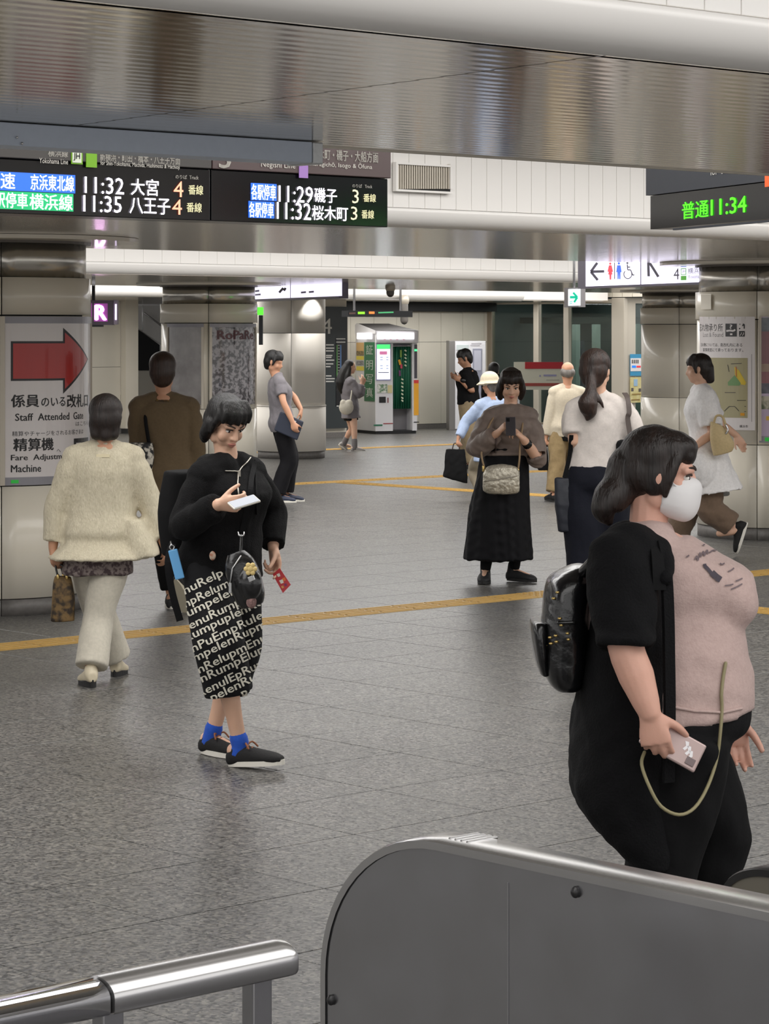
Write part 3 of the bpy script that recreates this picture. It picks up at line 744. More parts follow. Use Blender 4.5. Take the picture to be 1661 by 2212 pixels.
for k in (0.4, 2.0): MB().tube([PA.p + EX3 * k - PA.n * 0.07 + Z * 0.2, Vector((*(PA.p + EX3 * k - PA.n * 0.07).xy, 2.48))], 0.02, 8).build("hanger", M_STEEL, ga, True)
# green arrow box
PE = Plane(at(1227, 640, 31.0), EX3)
ge = empty("exit_sign", PE.pt(1240, 660), 0, "small white lit box with a green right arrow hanging in front of the lift glass", "sign")
PE.rect("housing", 1226, 622, 1257, 664, mat("box_grey", (120, 116, 118), 0.4), ge, -0.05, 0.09)
PE.rect("lit_panel", 1228, 625, 1253, 660.5, mat("lit_panel_green", (228, 244, 246), 0.4, emit=0.95), ge, 0.0, 0.01)
PE.strokes("arrow", [[(1231, 642), (1246, 642)]], 5.5, mat("arrow_green", (0, 176, 140), 0.5, emit=0.4), ge, 0.01)
PE.strokes("arrow", [[(1238, 632), (1247, 642), (1240, 653)]], 4.5, MATS["arrow_green"], ge, 0.01)
PE.strokes("lettering", [[(1230, 652), (1237, 651)], [(1230, 656), (1236, 655)]], 2.4, mat("pale_green", (150, 215, 205), 0.5, emit=0.3), ge, 0.01)
MB().tube([PE.pt(1240, 622, -0.05), Vector((*PE.pt(1240, 622, -0.05).xy, 3.34))], 0.015, 8).build("hanger", M_STEEL, ge, True)
# R shop sign
PR = Plane(at(230, 680, 30.0), (1, 0, 0))
rs = empty("shop_sign", PR.pt(228, 700), 0, "small dark box sign with glowing pink R beside the left column", "sign")
PR.rect("box_body", 199, 649, 246, 702, mat("sign_plum", (58, 42, 58), 0.35), rs, -0.1, 0.2)
PR.rect("side_box", 247, 648, 254.5, 701, mat("sign_plum_pale", (120, 108, 122), 0.35), rs, -0.12, 0.2)
PR.text("R", 204, 658, 231, 692, mat("neon_pink", (255, 236, 255), 0.4, emit=2.2), rs, off=0.012, bold=0.05)
PR.rect("neon_bar", 248.5, 657, 252, 691, mat("neon_violet", (236, 214, 255), 0.4, emit=1.6), rs, -0.012, 0.02)
PR.rect("neon_halo", 203, 655.5, 232.5, 694.5, mat("neon_back", (150, 70, 150), 0.5, emit=0.25), rs, 0.002, 0.006)
PR.rect("neon_bar", 197, 655, 199, 694, MATS["neon_back"], rs, 0.0, 0.01)
PR.rect("bracket", 199, 618, 205, 650, M_BLACKM, rs, -0.1, 0.06); MB().tube([PR.pt(202, 620, -0.1), Vector((*PR.pt(202, 620, -0.1).xy, 2.48))], 0.02, 8).build("hanger", M_STEEL, rs, True)
PR.rect("bottom_bracket", 198, 702, 222, 706, M_BLACKM, rs, -0.1, 0.18)
# small far departure board over the booth and two ceiling cameras
PS2 = Plane(at(815, 680, 43.0), U)
sb = empty("departure_board", PS2.pt(815, 684), 0, "small far black board with green and orange text above the photo booth", "departure board")
PS2.rect("display", 745, 671, 884, 684.5, M_LED, sb, -0.08, 0.16)
PS2.strokes("lettering", [[(773, 676), (788, 676)]], 5, mat("led_green_dim", (120, 210, 40), 0.4, emit=0.7), sb, 0.006)
PS2.strokes("lettering", [[(797, 675.5), (809, 675.5)]], 5, mat("led_orange_dim", (230, 110, 50), 0.4, emit=0.7), sb, 0.006)
PS2.strokes("lettering", [[(817, 675.5), (850, 674.5)]], 3, mat("led_green_faint", (60, 140, 90), 0.4, emit=0.5), sb, 0.006)
PS2.strokes("lettering", [[(754, 677), (768, 676.5)]], 4, mat("led_brown_faint", (70, 50, 45), 0.4, emit=0.2), sb, 0.006)
for x in (765, 865): MB().tube([PS2.pt(x, 673, -0.08), Vector((*PS2.pt(x, 672, -0.08).xy, 3.36 if PS2.pt(x, 672, -0.08).dot(V) < 32.5 else 2.40))], 0.02, 8).build("hanger", M_STEEL, sb, True)
def dome_camera(x, y0, y1, d, zc, label):
    p = at(x, y1, d); r = empty("dome_camera", p, 0, label, "camera"); s = d / FPX
    MB().tube([Vector((p.x, p.y, zc)), Vector((p.x, p.y, zc - 0.03))], 11 * s, 14).build("mount", M_ALUL, r, True)
    MB().tube([Vector((p.x, p.y, zc - 0.02)), at(x, y1 - 9, d)], 8.6 * s, 14).build("body", mat("camera_grey", (112, 108, 104), 0.35), r, True)
    v, f = blob_geo(at(x, y1 - 8, d), 8 * s, 8 * s, 8 * s); obj_from("dome", v, f, mat("dome_smoke", (76, 73, 70), 0.1), r, True)
dome_camera(843, 616, 642, 35.6, 2.468, "grey dome camera hanging from the soffit high above the photo booth")
dome_camera(873, 676, 701, 44.2, 2.388, "small dark camera hanging directly over the roof of the photo booth")
# ================================================================ notices on the columns
M_SHEET = mat("notice_sheet", (222, 216, 215), 0.3, coat=0.25)
M_TXT = mat("notice_ink", (34, 32, 34), 0.4)
class Curved:
    """sheet wrapped on a column: a = arc length from the phase angle, z = height"""
    def __init__(s, c, R, front_d): s.c = c; s.R = R; s.s = FPX / front_d; s.xc = CX + FPX * c.x / c.y; s.fd = front_d
    def p(s, a, z, off=0.0):
        t = a / s.R; r = s.R + off
        return Vector((s.c.x + r * math.sin(t), s.c.y - r * math.cos(t), z))
    def a(s, x):
        lo, hi = -1.35, 1.45
        f = lambda t: CX + FPX * (s.c.x + s.R * math.sin(t)) / (s.c.y - s.R * math.cos(t)) - x
        if f(hi) < 0: return s.R * hi
        if f(lo) > 0: return s.R * lo
        for _ in range(40):
            mid = (lo + hi) / 2
            if f(mid) < 0: lo = mid
            else: hi = mid
        return s.R * lo
    def z(s, y, x=None):
        t = s.a(x if x is not None else s.xc) / s.R; d = s.c.y - s.R * math.cos(t)
        return CAMZ - (y - HY) * d / FPX
    def mesh(s, name, pts, faces, m, parent, off): return obj_from(name, [s.p(a, z, off) for a, z in pts], faces, m, parent)
    def rect(s, name, a0, a1, z0, z1, m, parent, off=0.0, thick=0.004):
        n = max(2, int(abs(a1 - a0) / 0.04)); vs = []; fs = []
        for i in range(n + 1):
            a = a0 + (a1 - a0) * i / n
            vs += [s.p(a, z0, off + thick), s.p(a, z1, off + thick), s.p(a, z1, off), s.p(a, z0, off)]
        for i in range(n):
            for q in range(4): fs.append([i * 4 + q, (i + 1) * 4 + q, (i + 1) * 4 + (q + 1) % 4, i * 4 + (q + 1) % 4])
        fs += [[0, 1, 2, 3], [n * 4 + 3, n * 4 + 2, n * 4 + 1, n * 4]]
        return obj_from(name, vs, fs, m, parent)
    def text(s, body, a0, a1, z0, z1, m, parent, off=0.006, bold=0.01):
        g, f = text_geo(body, a1 - a0, z1 - z0, bold, fine=0.25)
        o = obj_from("lettering", [s.p(a0 + x, z0 + y, off) for x, y in g], f, m, parent)
        if len(body) > 1: o["kind"] = "stuff"
        return o
    def grid_poly(s, name, pts, m, parent, off):
        """outline given as (a, z); filled in narrow vertical strips"""
        A0 = min(p[0] for p in pts); A1 = max(p[0] for p in pts); n = 28; vs = []; fs = []
        def span(a):
            zs = []
            for (p, q) in zip(pts, pts[1:] + pts[:1]):
                if (p[0] - a) * (q[0] - a) <= 0 and abs(p[0] - q[0]) > 1e-9: zs.append(p[1] + (q[1] - p[1]) * (a - p[0]) / (q[0] - p[0]))
            return (min(zs), max(zs)) if zs else (0, 0)
        xs = sorted(set([A0 + 1e-5 + (A1 - A0 - 2e-5) * i / n for i in range(n + 1)] + [p[0] + e for p in pts for e in (-1e-4, 1e-4) if A0 < p[0] + e < A1]))
        for a in xs:
            lo, hi = span(a); vs += [s.p(a, lo, off), s.p(a, hi, off)]
        for i in range(len(xs) - 1): fs.append([2 * i, 2 * i + 2, 2 * i + 3, 2 * i + 1])
        return obj_from(name, vs, fs, m, parent)
K1 = Curved(C1, 0.640, 16.9)
n1 = empty("column_notice", (C1.x, C1.y - 0.66, 0.85), 0, "column notice with a big red arrow and text Staff Attended Gate", "notice")
a0, a1 = K1.a(4), K1.a(4) + 0.985
K1.rect("sheet", a0 + 0.02, a1, 0.90, 1.90, M_SHEET, n1, 0.002, 0.003)
K1.rect("top_rail", a0, a1, 1.90, 1.945, mat("rail_grey", (140, 138, 144), 0.35, 0.3), n1, 0.0, 0.012)
K1.rect("bottom_rail", a0, a1, 0.848, 0.90, MATS["rail_grey"], n1, 0.0, 0.012)
K1.rect("side_rail", a0 - 0.012, a0 + 0.018, 0.848, 1.945, M_ALUL, n1, 0.0, 0.018); K1.rect("side_rail", a1 - 0.02, a1 + 0.008, 0.848, 1.945, M_ALUL, n1, 0.0, 0.018)
K1.rect("green_tag", K1.a(23), K1.a(39), 0.862, 0.884, mat("tag_green", (40, 170, 60), 0.4, emit=0.2), n1, 0.012, 0.003)
def arrow_pts(g):
    A = K1.a; zt = lambda y: K1.z(y, 110)
    x0, x1, x2 = A(23) + g, A(135), A(189) - g * 1.6
    return [(x0, zt(822) + g), (x0, zt(737) - g), (x1 + g, zt(737) - g), (x1 + g, zt(708) - g * 2.2), (x2, zt(777)), (x1 + g, zt(851) + g * 2.2), (x1 + g, zt(822) + g)]
K1.grid_poly("arrow_outline", arrow_pts(0), M_TXT, n1, 0.006); K1.grid_poly("arrow_fill", arrow_pts(0.014), mat("arrow_red", (186, 32, 22), 0.35, coat=0.15, noise=(1.2, (168, 28, 20), 0.3), stretch=(6, 6, 0.4)), n1, 0.0075)
def kt(K, root, body, x0, y0, x1, y1, m=M_TXT, off=0.006, bold=0.02):
    xm = (x0 + x1) / 2
    return K.text(body, K.a(x0), K.a(x1), K.z(y1, xm), K.z(y0, xm), m, root, off, bold)
kt(K1, n1, "係員", 23, 852, 84, 880, bold=0.03); kt(K1, n1, "のいる", 88, 858, 140, 878); kt(K1, n1, "改札口", 143, 851, 193, 880, bold=0.03)
kt(K1, n1, "Staff  Attended  Gate", 32, 892, 178, 908); kt(K1, n1, "はこちら", 162, 910, 190, 919, bold=0)
kt(K1, n1, "精算やチャージをされるお客さまは", 26, 930, 178, 941, bold=0); kt(K1, n1, "精算機", 28, 946, 115, 974, bold=0.03); kt(K1, n1, "へ", 121, 970, 130, 977, bold=0)
kt(K1, n1, "Fare  Adjustment", 23, 981, 152, 997); kt(K1, n1, "Machine", 23, 1004, 88, 1020)
K1.rect("machine_symbol", K1.a(158), K1.a(191), K1.z(980, 175), K1.z(946, 175), M_TXT, n1, 0.006, 0.002)
K1.rect("machine_symbol_screen", K1.a(162), K1.a(172), K1.z(974, 170), K1.z(956, 170), M_SHEET, n1, 0.0085, 0.001); K1.rect("machine_symbol_slot", K1.a(164), K1.a(169), K1.z(968, 170), K1.z(961, 170), M_TXT, n1, 0.0105, 0.001)
# lost and found
K5 = Curved(C5, 0.640, 22.96)
n5 = empty("column_notice", (C5.x, C5.y - 0.66, 0.9), 0, "pale Lost & Found notice with an area map on the right column", "notice")
b0, b1 = K5.a(1509), K5.a(1631)
zt = K5.z(684, 1590); zb = K5.z(929, 1590)
K5.rect("sheet", b0, b1, zb, zt, M_SHEET, n5, 0.002, 0.004)
kt(K5, n5, "忘れ物承り所", 1512, 699, 1562, 716, bold=0.01); kt(K5, n5, "Lost & Found", 1520, 718, 1563, 728, mat("ink_grey", (110, 106, 106), 0.5), bold=0)
K5.rect("umbrella_symbol", K5.a(1568), K5.a(1592), K5.z(727, 1580), K5.z(699, 1580), M_TXT, n5, 0.006, 0.002)
def kstroke(K, root, name, lines, w, m, off):
    mb = MB()
    for ln in lines:
        for (p, q) in zip(ln[:-1], ln[1:]):
            pa, qa = (K.a(p[0]), K.z(p[1], p[0])), (K.a(q[0]), K.z(q[1], q[0])); dx, dz = qa[0] - pa[0], qa[1] - pa[1]; L = math.hypot(dx, dz) or 1; nx, nz = -dz / L * w / 2, dx / L * w / 2
            mb.add([K.p(pa[0] + nx, pa[1] + nz, off), K.p(qa[0] + nx, qa[1] + nz, off), K.p(qa[0] - nx, qa[1] - nz, off), K.p(pa[0] - nx, pa[1] - nz, off)], [[3, 2, 1, 0]])
    return mb.build(name, m, root)
kstroke(K5, n5, "umbrella_symbol_lines", [[(1570, 715), (1577, 714), (1585, 715), (1589, 712)], [(1578, 722), (1583, 722)]], 0.016, M_SHEET, 0.009)
kt(K5, n5, "?", 1577, 701, 1583, 711, M_SHEET, off=0.009)
kstroke(K5, n5, "arrow_symbol", [[(1597, 711), (1607, 701)], [(1598, 700.5), (1608, 700.5), (1608, 710)]], 0.011, M_TXT, 0.006)
K5.rect("stairs_symbol", K5.a(1597), K5.a(1609), K5.z(727, 1603), K5.z(715, 1603), M_TXT, n5, 0.006, 0.002); kstroke(K5, n5, "stairs_symbol_lines", [[(1599, 725), (1602, 721), (1602, 718)], [(1604, 725), (1607, 721), (1606, 718)]], 0.006, M_SHEET, 0.009)
kt(K5, n5, "忘れ物については、南改札内にある", 1515, 741, 1604, 749, bold=0.01); kt(K5, n5, "駅事務室にて承っております。", 1520, 752, 1606, 760, bold=0.01)
kstroke(K5, n5, "map_border", [[(1520, 765), (1624, 765), (1624, 911), (1520, 911), (1520, 765)]], 0.005, mat("ink_pale", (150, 146, 144), 0.5), 0.006)
K5.rect("map_sheet", K5.a(1528), K5.a(1615), K5.z(902, 1575), K5.z(773, 1575), mat("map_olive", (168, 160, 124), 0.3), n5, 0.006, 0.002)
K5.grid_poly("map_district", [(K5.a(p[0]), K5.z(p[1], p[0])) for p in [(1587, 792), (1597, 800), (1612, 826), (1610, 832), (1590, 828)]], mat("map_yellow", (214, 186, 60), 0.4), n5, 0.009)
K5.grid_poly("map_district", [(K5.a(p[0]), K5.z(p[1], p[0])) for p in [(1573, 826), (1588, 810), (1601, 828), (1598, 833), (1574, 833)]], mat("map_park", (112, 150, 96), 0.4), n5, 0.0095)
kstroke(K5, n5, "map_route", [[(1591, 792), (1591.5, 814)]], 0.006, mat("map_red", (190, 70, 40), 0.4), 0.011)
kstroke(K5, n5, "map_lines", [[(1552, 878), (1612, 878)], [(1566, 888), (1576, 878), (1588, 878), (1597, 888)], [(1556, 889), (1612, 889)], [(1573, 788), (1576, 803)], [(1580, 786), (1603, 785)], [(1567, 848), (1590, 848)], [(1593, 865), (1612, 865)]], 0.005, M_TXT, 0.011)
for x in (1553, 1600): K5.rect("map_key", K5.a(x), K5.a(x + 9), K5.z(898, x), K5.z(892, x), mat("map_amber", (214, 150, 30), 0.4), n5, 0.009, 0.001)
kt(K5, n5, "横浜市", 1598, 918, 1616, 924, bold=0.02)
MB().box(K5.p(K5.a(1529), K5.z(652, 1529), 0.02), K5.p(K5.a(1535), 1, 0) - K5.p(K5.a(1524), 1, 0), Vector((0, -0.006, 0)), Z * 0.07, 0.004).build("hinge_plate", M_CREAM, bpy.data.objects["column.003"])
n6 = empty("column_poster", (C5.x + 0.05, C5.y - 0.66, 0.9), 0, "framed colour poster with red and green pictures at the right picture edge", "poster")
c0 = K5.a(1640); c1 = c0 + 0.85
K5.rect("sheet", c0 + 0.02, c1, K5.z(942, 1655), K5.z(684, 1655), mat("poster_lilac", (190, 172, 196), 0.25, coat=0.5), n6, 0.002, 0.004)
K5.rect("side_rail", c0 - 0.005, c0 + 0.02, K5.z(952, 1655), K5.z(684, 1655), M_ALUL, n6, 0.0, 0.02)
zz = lambda y: K5.z(y, 1655)
K5.rect("picture_block", c0 + 0.02, c1, zz(828), zz(716), mat("poster_red", (134, 46, 52), 0.25, noise=(4, (110, 30, 40), 0.3), coat=0.5), n6, 0.006, 0.001)
K5.rect("picture_band", c0 + 0.02, c1, zz(716), zz(686), mat("poster_silver", (150, 156, 164), 0.2, noise=(6, (90, 96, 104), 0.2)), n6, 0.006, 0.001)
K5.rect("picture_band", c0 + 0.02, c1, zz(803), zz(786), mat("poster_sand", (170, 145, 128), 0.3), n6, 0.0075, 0.001)
K5.rect("picture_band", c0 + 0.02, c1, zz(850), zz(828), mat("poster_grey", (120, 120, 130), 0.3, noise=(8, (70, 72, 80), 0.2)), n6, 0.006, 0.001)
K5.rect("picture_block", c0 + 0.02, c1, zz(884), zz(856), mat("poster_green", (92, 104, 74), 0.3, noise=(14, (196, 190, 170), 0.1)), n6, 0.006, 0.001)
K5.rect("caption_strip", c0 + 0.06, c1, zz(908), zz(899), mat("poster_gold", (214, 172, 60), 0.4), n6, 0.006, 0.001)
K5.rect("bottom_rail", c0, c1, zz(956), zz(942), MATS["rail_grey"], n6, 0.0, 0.012); K5.rect("green_tag", c0 + 0.05, c0 + 0.12, zz(953), zz(945), MATS["tag_green"], n6, 0.012, 0.003)
# poster and dark panel on the middle column
K2 = Curved(C2, 0.630, 33.5)
def framed(a0, a1, label, m, strokes_m=None):
    r = empty("column_poster", K2.p((a0 + a1) / 2, 0.86, 0.0), 0, label, "poster")
    K2.rect("sheet", a0 + 0.03, a1 - 0.03, 0.90, 1.90, m, r, 0.002, 0.004); K2.rect("top_rail", a0, a1, 1.90, 1.945, MATS["rail_grey"], r, 0.0, 0.012)
    for a in (a0, a1 - 0.03): K2.rect("side_rail", a, a + 0.03, 0.85, 1.90, M_ALUL, r, 0.0, 0.02)
    return r
framed(K2.a(362), K2.a(440), "framed pale grey poster on the left half of the middle column", mat("poster_pale", (150, 145, 142), 0.2, coat=0.6, noise=(3, (70, 58, 54), 0.25)))
p2 = framed(K2.a(453), K2.a(453) + 0.80, "framed black and white lettered poster on the middle column", mat("poster_mono", (150, 146, 150), 0.25, coat=0.6, noise=(22, (60, 56, 60), 0.06)))
K2.text("RoPaRe", K2.a(468), K2.a(546), 1.74, 1.86, mat("poster_maroon", (86, 40, 46), 0.3), p2, 0.008, 0.04)
# two small notices on the post right of the lift glass
PN = Plane(uv(GU + 0.3, vc + 0.02, 1.5), U)
for (y0, y1, m, lab) in ((765, 812, mat("notice_blue", (60, 140, 180), 0.4), "small blue and white notice on the post right of the lift glass"), (815, 870, mat("notice_cream", (214, 206, 160), 0.4, noise=(9, (190, 176, 110), 0.2)), "small cream and yellow notice under the blue one by the lift glass")):
    r = empty("wall_notice", PN.pt(1373, y1), 0, lab, "notice")
    PN.rect("sheet", 1361, y0, 1386, y1, m, r, 0.02, 0.008)
    if y0 == 765:
        PN.rect("white_area", 1362, 774, 1385, 802, M_SHEET, r, 0.027, 0.003); PN.strokes("figures", [[(1366 + 4 * k, 777), (1366 + 4 * k, 785)] for k in range(4)], 2, M_TXT, r, 0.031); PN.strokes("lettering", [[(1365, 792), (1374, 792)]], 5, M_CY, r, 0.031); PN.strokes("lettering", [[(1375, 792), (1384, 792)]], 4, M_RED, r, 0.031)
    else:
        PN.rect("picture", 1369, 819, 1377, 834, mat("notice_pic", (150, 180, 205), 0.4), r, 0.027, 0.003); PN.strokes("figures", [[(1366, 845), (1366, 838)], [(1382, 846), (1382, 839)]], 5, mat("notice_dark", (90, 84, 84), 0.5), r, 0.028); PN.strokes("lettering", [[(1365, 852), (1384, 851)], [(1364, 864), (1382, 863)]], 2.5, mat("notice_brown", (150, 124, 70), 0.5), r, 0.028)
# ================================================================ photo booth
BA = math.radians(24); BX = Vector((math.cos(BA), math.sin(BA), 0)); BY = Vector((-math.sin(BA), math.cos(BA), 0))
BP = at(811, 937, 46.7); BP.z = 0
PFR = Plane(BP, BX); PSD = Plane(BP, -BY)
pb = empty("photo_booth", BP + BX * 0.4 + BY * 0.3, 0, "white and green passport photo booth with a green curtain at the back wall", "photo booth")
BW = (PFR.pt(901, 800) - BP).dot(BX); BD = -(PSD.pt(768, 800) - BP).dot(-BY)
BD = abs(BD); BH = 1.86
M_BW = mat("booth_white", (206, 205, 208), 0.35); M_BG = mat("booth_green", (10, 92, 52), 0.4)
def bb(name, x0, x1, y0, y1, z0, z1, m, bev=0.006, parent=pb): return box(name, BP + BX * (x0 + x1) / 2 + BY * (y0 + y1) / 2 + Z * (z0 + z1) / 2, BX * (x1 - x0) / 2, BY * (y1 - y0) / 2, Z * (z1 - z0) / 2, m, parent, bev)
def bx_of(x): return (PFR.pt(x, 800) - BP).dot(BX)
cl, cr = bx_of(849), bx_of(891)
bb("side_wall", 0, 0.03, 0.02, BD, 0.05, BH, M_BW); bb("back_wall", 0, BW, BD - 0.03, BD, 0.05, BH, M_BW)
bb("front_cabinet", 0.0, cl, 0, 0.34, 0.05, 1.63, M_BW); bb("right_post", cr, BW, 0, BD - 0.03, 0.05, 1.63, M_BW)
bb("header", 0.0, BW + 0.02, -0.02, 0.4, 1.63, BH, M_BW, 0.012); bb("plinth", 0.01, BW - 0.01, 0.02, BD, 0.0, 0.05, M_BLACKM)
bb("inside_floor", cl, cr, 0.02, BD - 0.03, 0.03, 0.06, M_BLACKM); bb("seat_panel", cl + 0.1, cr, 0.25, 0.6, 0.06, 0.48, mat("booth_grey", (120, 118, 122), 0.4))
# sloping roof
h1 = BH; rv = [BP + BX * a + BY * b + Z * c for a, b, c in ((-0.005, -0.02, h1), (BW + 0.02, -0.02, h1), (BW + 0.02, BD, h1), (-0.005, BD, h1), (-0.005, BD * 0.9, h1 + 0.125), (BW - 0.2, BD * 0.9, h1 + 0.125))]
obj_from("roof", rv, [[0, 3, 2, 1], [0, 1, 5, 4], [0, 4, 3], [1, 2, 5], [2, 3, 4, 5]], mat("booth_roof", (30, 27, 25), 0.7), pb)
obj_from("roof_end", [BP + BX * -0.012 + BY * b + Z * c for b, c in ((-0.02, 1.80), (-0.02, h1), (BD * 0.9, h1 + 0.135), (BD, h1 + 0.10), (BD, 1.80))], [[0, 1, 2, 3, 4][::-1]], M_BW, pb)
E_BOX = mat("booth_light", (255, 250, 255), 0.4, emit=2.2)
PFR.rect("header_light", 816, 719, 894, 732.5, E_BOX, pb, 0.03, 0.02)
PFR.strokes("header_dots", [[(829, 733.4), (833, 733.4)], [(842, 733.4), (846, 733.4)], [(856, 733.4), (860, 733.4)], [(870, 733.4), (874, 733.4)]], 1.8, mat("dot_pink", (214, 130, 160), 0.5), pb, 0.045)
PSD.rect("header_light", 772, 719.5, 802.5, 732, E_BOX, pb, 0.014, 0.02)
PSD.rect("green_banner", 787, 739, 809, 866, M_BG, pb, 0.006, 0.008)
for ch, y in zip("証明写真", (745, 778, 808, 837)): PSD.text(ch, 790.5, y, 805.5, y + 21, mat("banner_white", (214, 220, 212), 0.4), pb, off=0.014, bold=0.01)
for (y0, y1, m) in ((740, 758, mat("sticker_tan", (196, 158, 96), 0.4)), (758, 768, mat("sticker_brown", (150, 124, 60), 0.4, noise=(30, (70, 60, 40), 0.1))), (769, 777, mat("sticker_yellow", (206, 190, 50), 0.4)), (779, 789, mat("sticker_photo", (160, 160, 160), 0.4, noise=(40, (50, 50, 50), 0.1))), (791, 800, MATS["sticker_yellow"])):
    PSD.rect("sticker", 770, y0, 785.5, y1, m, pb, 0.006, 0.006)
PFR.rect("screen_frame", 813, 742, 844, 822, mat("screen_bezel", (150, 150, 190), 0.4), pb, 0.004, 0.01)
PFR.rect("screen", 814.5, 754, 842.5, 819.5, mat("screen_glow", (240, 246, 255), 0.4, emit=1.0), pb, 0.01, 0.006); PFR.rect("screen_top", 814, 744, 842.5, 753.5, mat("screen_green", (70, 205, 110), 0.4, emit=0.9), pb, 0.01, 0.006)
PFR.rect("screen_picture", 820, 759, 836, 766, mat("screen_pic", (190, 110, 150), 0.4, emit=0.6), pb, 0.014, 0.003)
PFR.strokes("screen_lines", [[(821, 772), (827, 772)], [(834, 772), (839, 772)], [(821, 777), (827, 777)], [(834, 777), (839, 777)], [(821, 790), (827, 790)], [(834, 790), (839, 790)], [(821, 796), (827, 796)], [(834, 796), (839, 796)]], 3, mat("screen_grey", (170, 180, 205), 0.4, emit=0.6), pb, 0.017)
PFR.strokes("screen_bar", [[(817, 804.5), (840, 804.5)]], 1.8, mat("screen_dark", (50, 50, 90), 0.4, emit=0.15), pb, 0.017)
PFR.rect("picture_plate", 815.5, 830, 836, 849, mat("plate_green", (96, 128, 96), 0.35, noise=(20, (205, 205, 200), 0.08)), pb, 0.004, 0.008); PFR.rect("picture_plate", 837.5, 832, 847, 849, mat("plate_gold", (196, 186, 140), 0.35), pb, 0.004, 0.008)
PFR.rect("coin_panel", 819, 857, 833, 870, M_BLACK, pb, 0.004, 0.01); PFR.rect("coin_slot", 837, 859, 839, 870, mat("slot_red", (110, 50, 54), 0.4), pb, 0.004, 0.008)
PFR.rect("green_stripe", 807, 917, 826, 920.5, mat("stripe_green", (50, 110, 84), 0.4), pb, 0.004, 0.004); PFR.rect("red_stripe", 828, 914, 848.5, 916, mat("stripe_red", (150, 60, 66), 0.4), pb, 0.004, 0.004)
PFR.rect("side_display", 895, 744, 901, 817, mat("booth_dark", (72, 70, 78), 0.4), pb, 0.004, 0.008); PFR.rect("indicator_light", 895.5, 754.5, 900.5, 758.5, mat("lamp_green", (60, 255, 120), 0.4, emit=2), pb, 0.01, 0.008)
PFR.rect("orange_sticker", 894, 828, 904, 897, mat("sticker_orange", (222, 160, 44), 0.4), pb, 0.004, 0.006); PFR.rect("red_sticker", 894, 821, 904, 828, mat("sticker_red", (206, 60, 56), 0.4), pb, 0.004, 0.006); PFR.rect("dark_band", 894, 911, 905, 913, M_BLACKM, pb, 0.004, 0.004)
# curtain with folds
cv, cf = [], []
n = 44; ztop, zbot = PFR.pt(870, 749).z, PFR.pt(870, 883).z
for i in range(n + 1):
    x = cl + 0.01 + (cr - cl - 0.015) * i / n; yy = 0.05 + 0.018 * math.sin(i * 1.15) + 0.01 * math.sin(i * 0.47)
    for z in (ztop, (ztop + zbot) / 2, zbot): cv.append(BP + BX * x + BY * yy + Z * z)
for i in range(n):
    for q in range(2): cf.append([i * 3 + q, (i + 1) * 3 + q, (i + 1) * 3 + q + 1, i * 3 + q + 1][::-1])
cu = obj_from("curtain", cv, cf, mat("curtain_green", (16, 92, 66), 0.6), pb, True)
so = cu.modifiers.new("s", 'SOLIDIFY'); so.thickness = 0.004
PFR.strokes("curtain_print", [[(866, 756), (866, 772)]], 4, mat("print_leaf", (110, 140, 60), 0.6), pb, -0.015)
PFR.strokes("curtain_print", [[(862, 777), (865, 788)]], 5, mat("print_amber", (206, 150, 30), 0.6), pb, -0.014)
PFR.strokes("curtain_print", [[(867, 787), (867, 796)]], 4.5, mat("print_rose", (180, 60, 84), 0.6), pb, -0.013)
PFR.strokes("curtain_print", [[(863, 800), (864, 812)]], 4, mat("print_plum", (100, 50, 96), 0.6), pb, -0.014)
for (x, ys) in ((876, (756, 765, 772, 780, 788)), (869, (818, 826, 834, 842, 850, 858, 864))): PFR.strokes("curtain_lettering", [[(x - 2, y), (x + 2, y + 3)] for y in ys], 3, mat("print_cream", (190, 196, 170), 0.6), pb, -0.012)
MB().tube([BP + BX * cl + BY * 0.05 + Z * (ztop + 0.012), BP + BX * cr + BY * 0.05 + Z * (ztop + 0.012)], 0.01, 8).build("curtain_rail", M_STEEL, pb, True)
# white service cabinet against the wall
PC = Plane(at(983, 1000, 48.6), (math.cos(math.radians(8)), math.sin(math.radians(8)), 0)); cb = empty("service_cabinet", Vector((*PC.pt(1018, 900).xy, 0)), 0, "tall white cabinet with a grey side and panels behind the man in black", "cabinet")
cp = PC.pt(983, 800); cw = (PC.pt(1049, 800) - cp).dot(PC.ex); ch = PC.pt(983, 736).z
def cbx(name, x0, x1, y0, y1, z0, z1, m): return box(name, Vector((cp.x, cp.y, 0)) + PC.ex * (x0 + x1) / 2 - PC.n * (y0 + y1) / 2 + Z * (z0 + z1) / 2, PC.ex * (x1 - x0) / 2, PC.n * (y1 - y0) / 2, Z * (z1 - z0) / 2, m, cb, 0.005)
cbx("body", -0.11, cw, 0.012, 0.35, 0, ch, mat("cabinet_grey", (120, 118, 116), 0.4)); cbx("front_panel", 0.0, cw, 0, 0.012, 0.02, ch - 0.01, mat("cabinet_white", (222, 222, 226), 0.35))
PC.rect("display_panel", 1021, 753, 1041, 880, mat("cabinet_display", (150, 152, 168), 0.3), cb, 0.004, 0.01); PC.rect("display_sheet", 1024, 757, 1039, 800, mat("cabinet_sheet", (190, 192, 206), 0.3), cb, 0.012, 0.004); PC.rect("notice_panel", 986, 745, 1012, 756, mat("cabinet_pale", (196, 206, 206), 0.35), cb, 0.004, 0.008)
PC.strokes("lettering", [[(1018, 742), (1040, 742)], [(1016, 746), (1036, 746)]], 1.6, mat("cab_print", (180, 176, 184), 0.5), cb, 0.006)
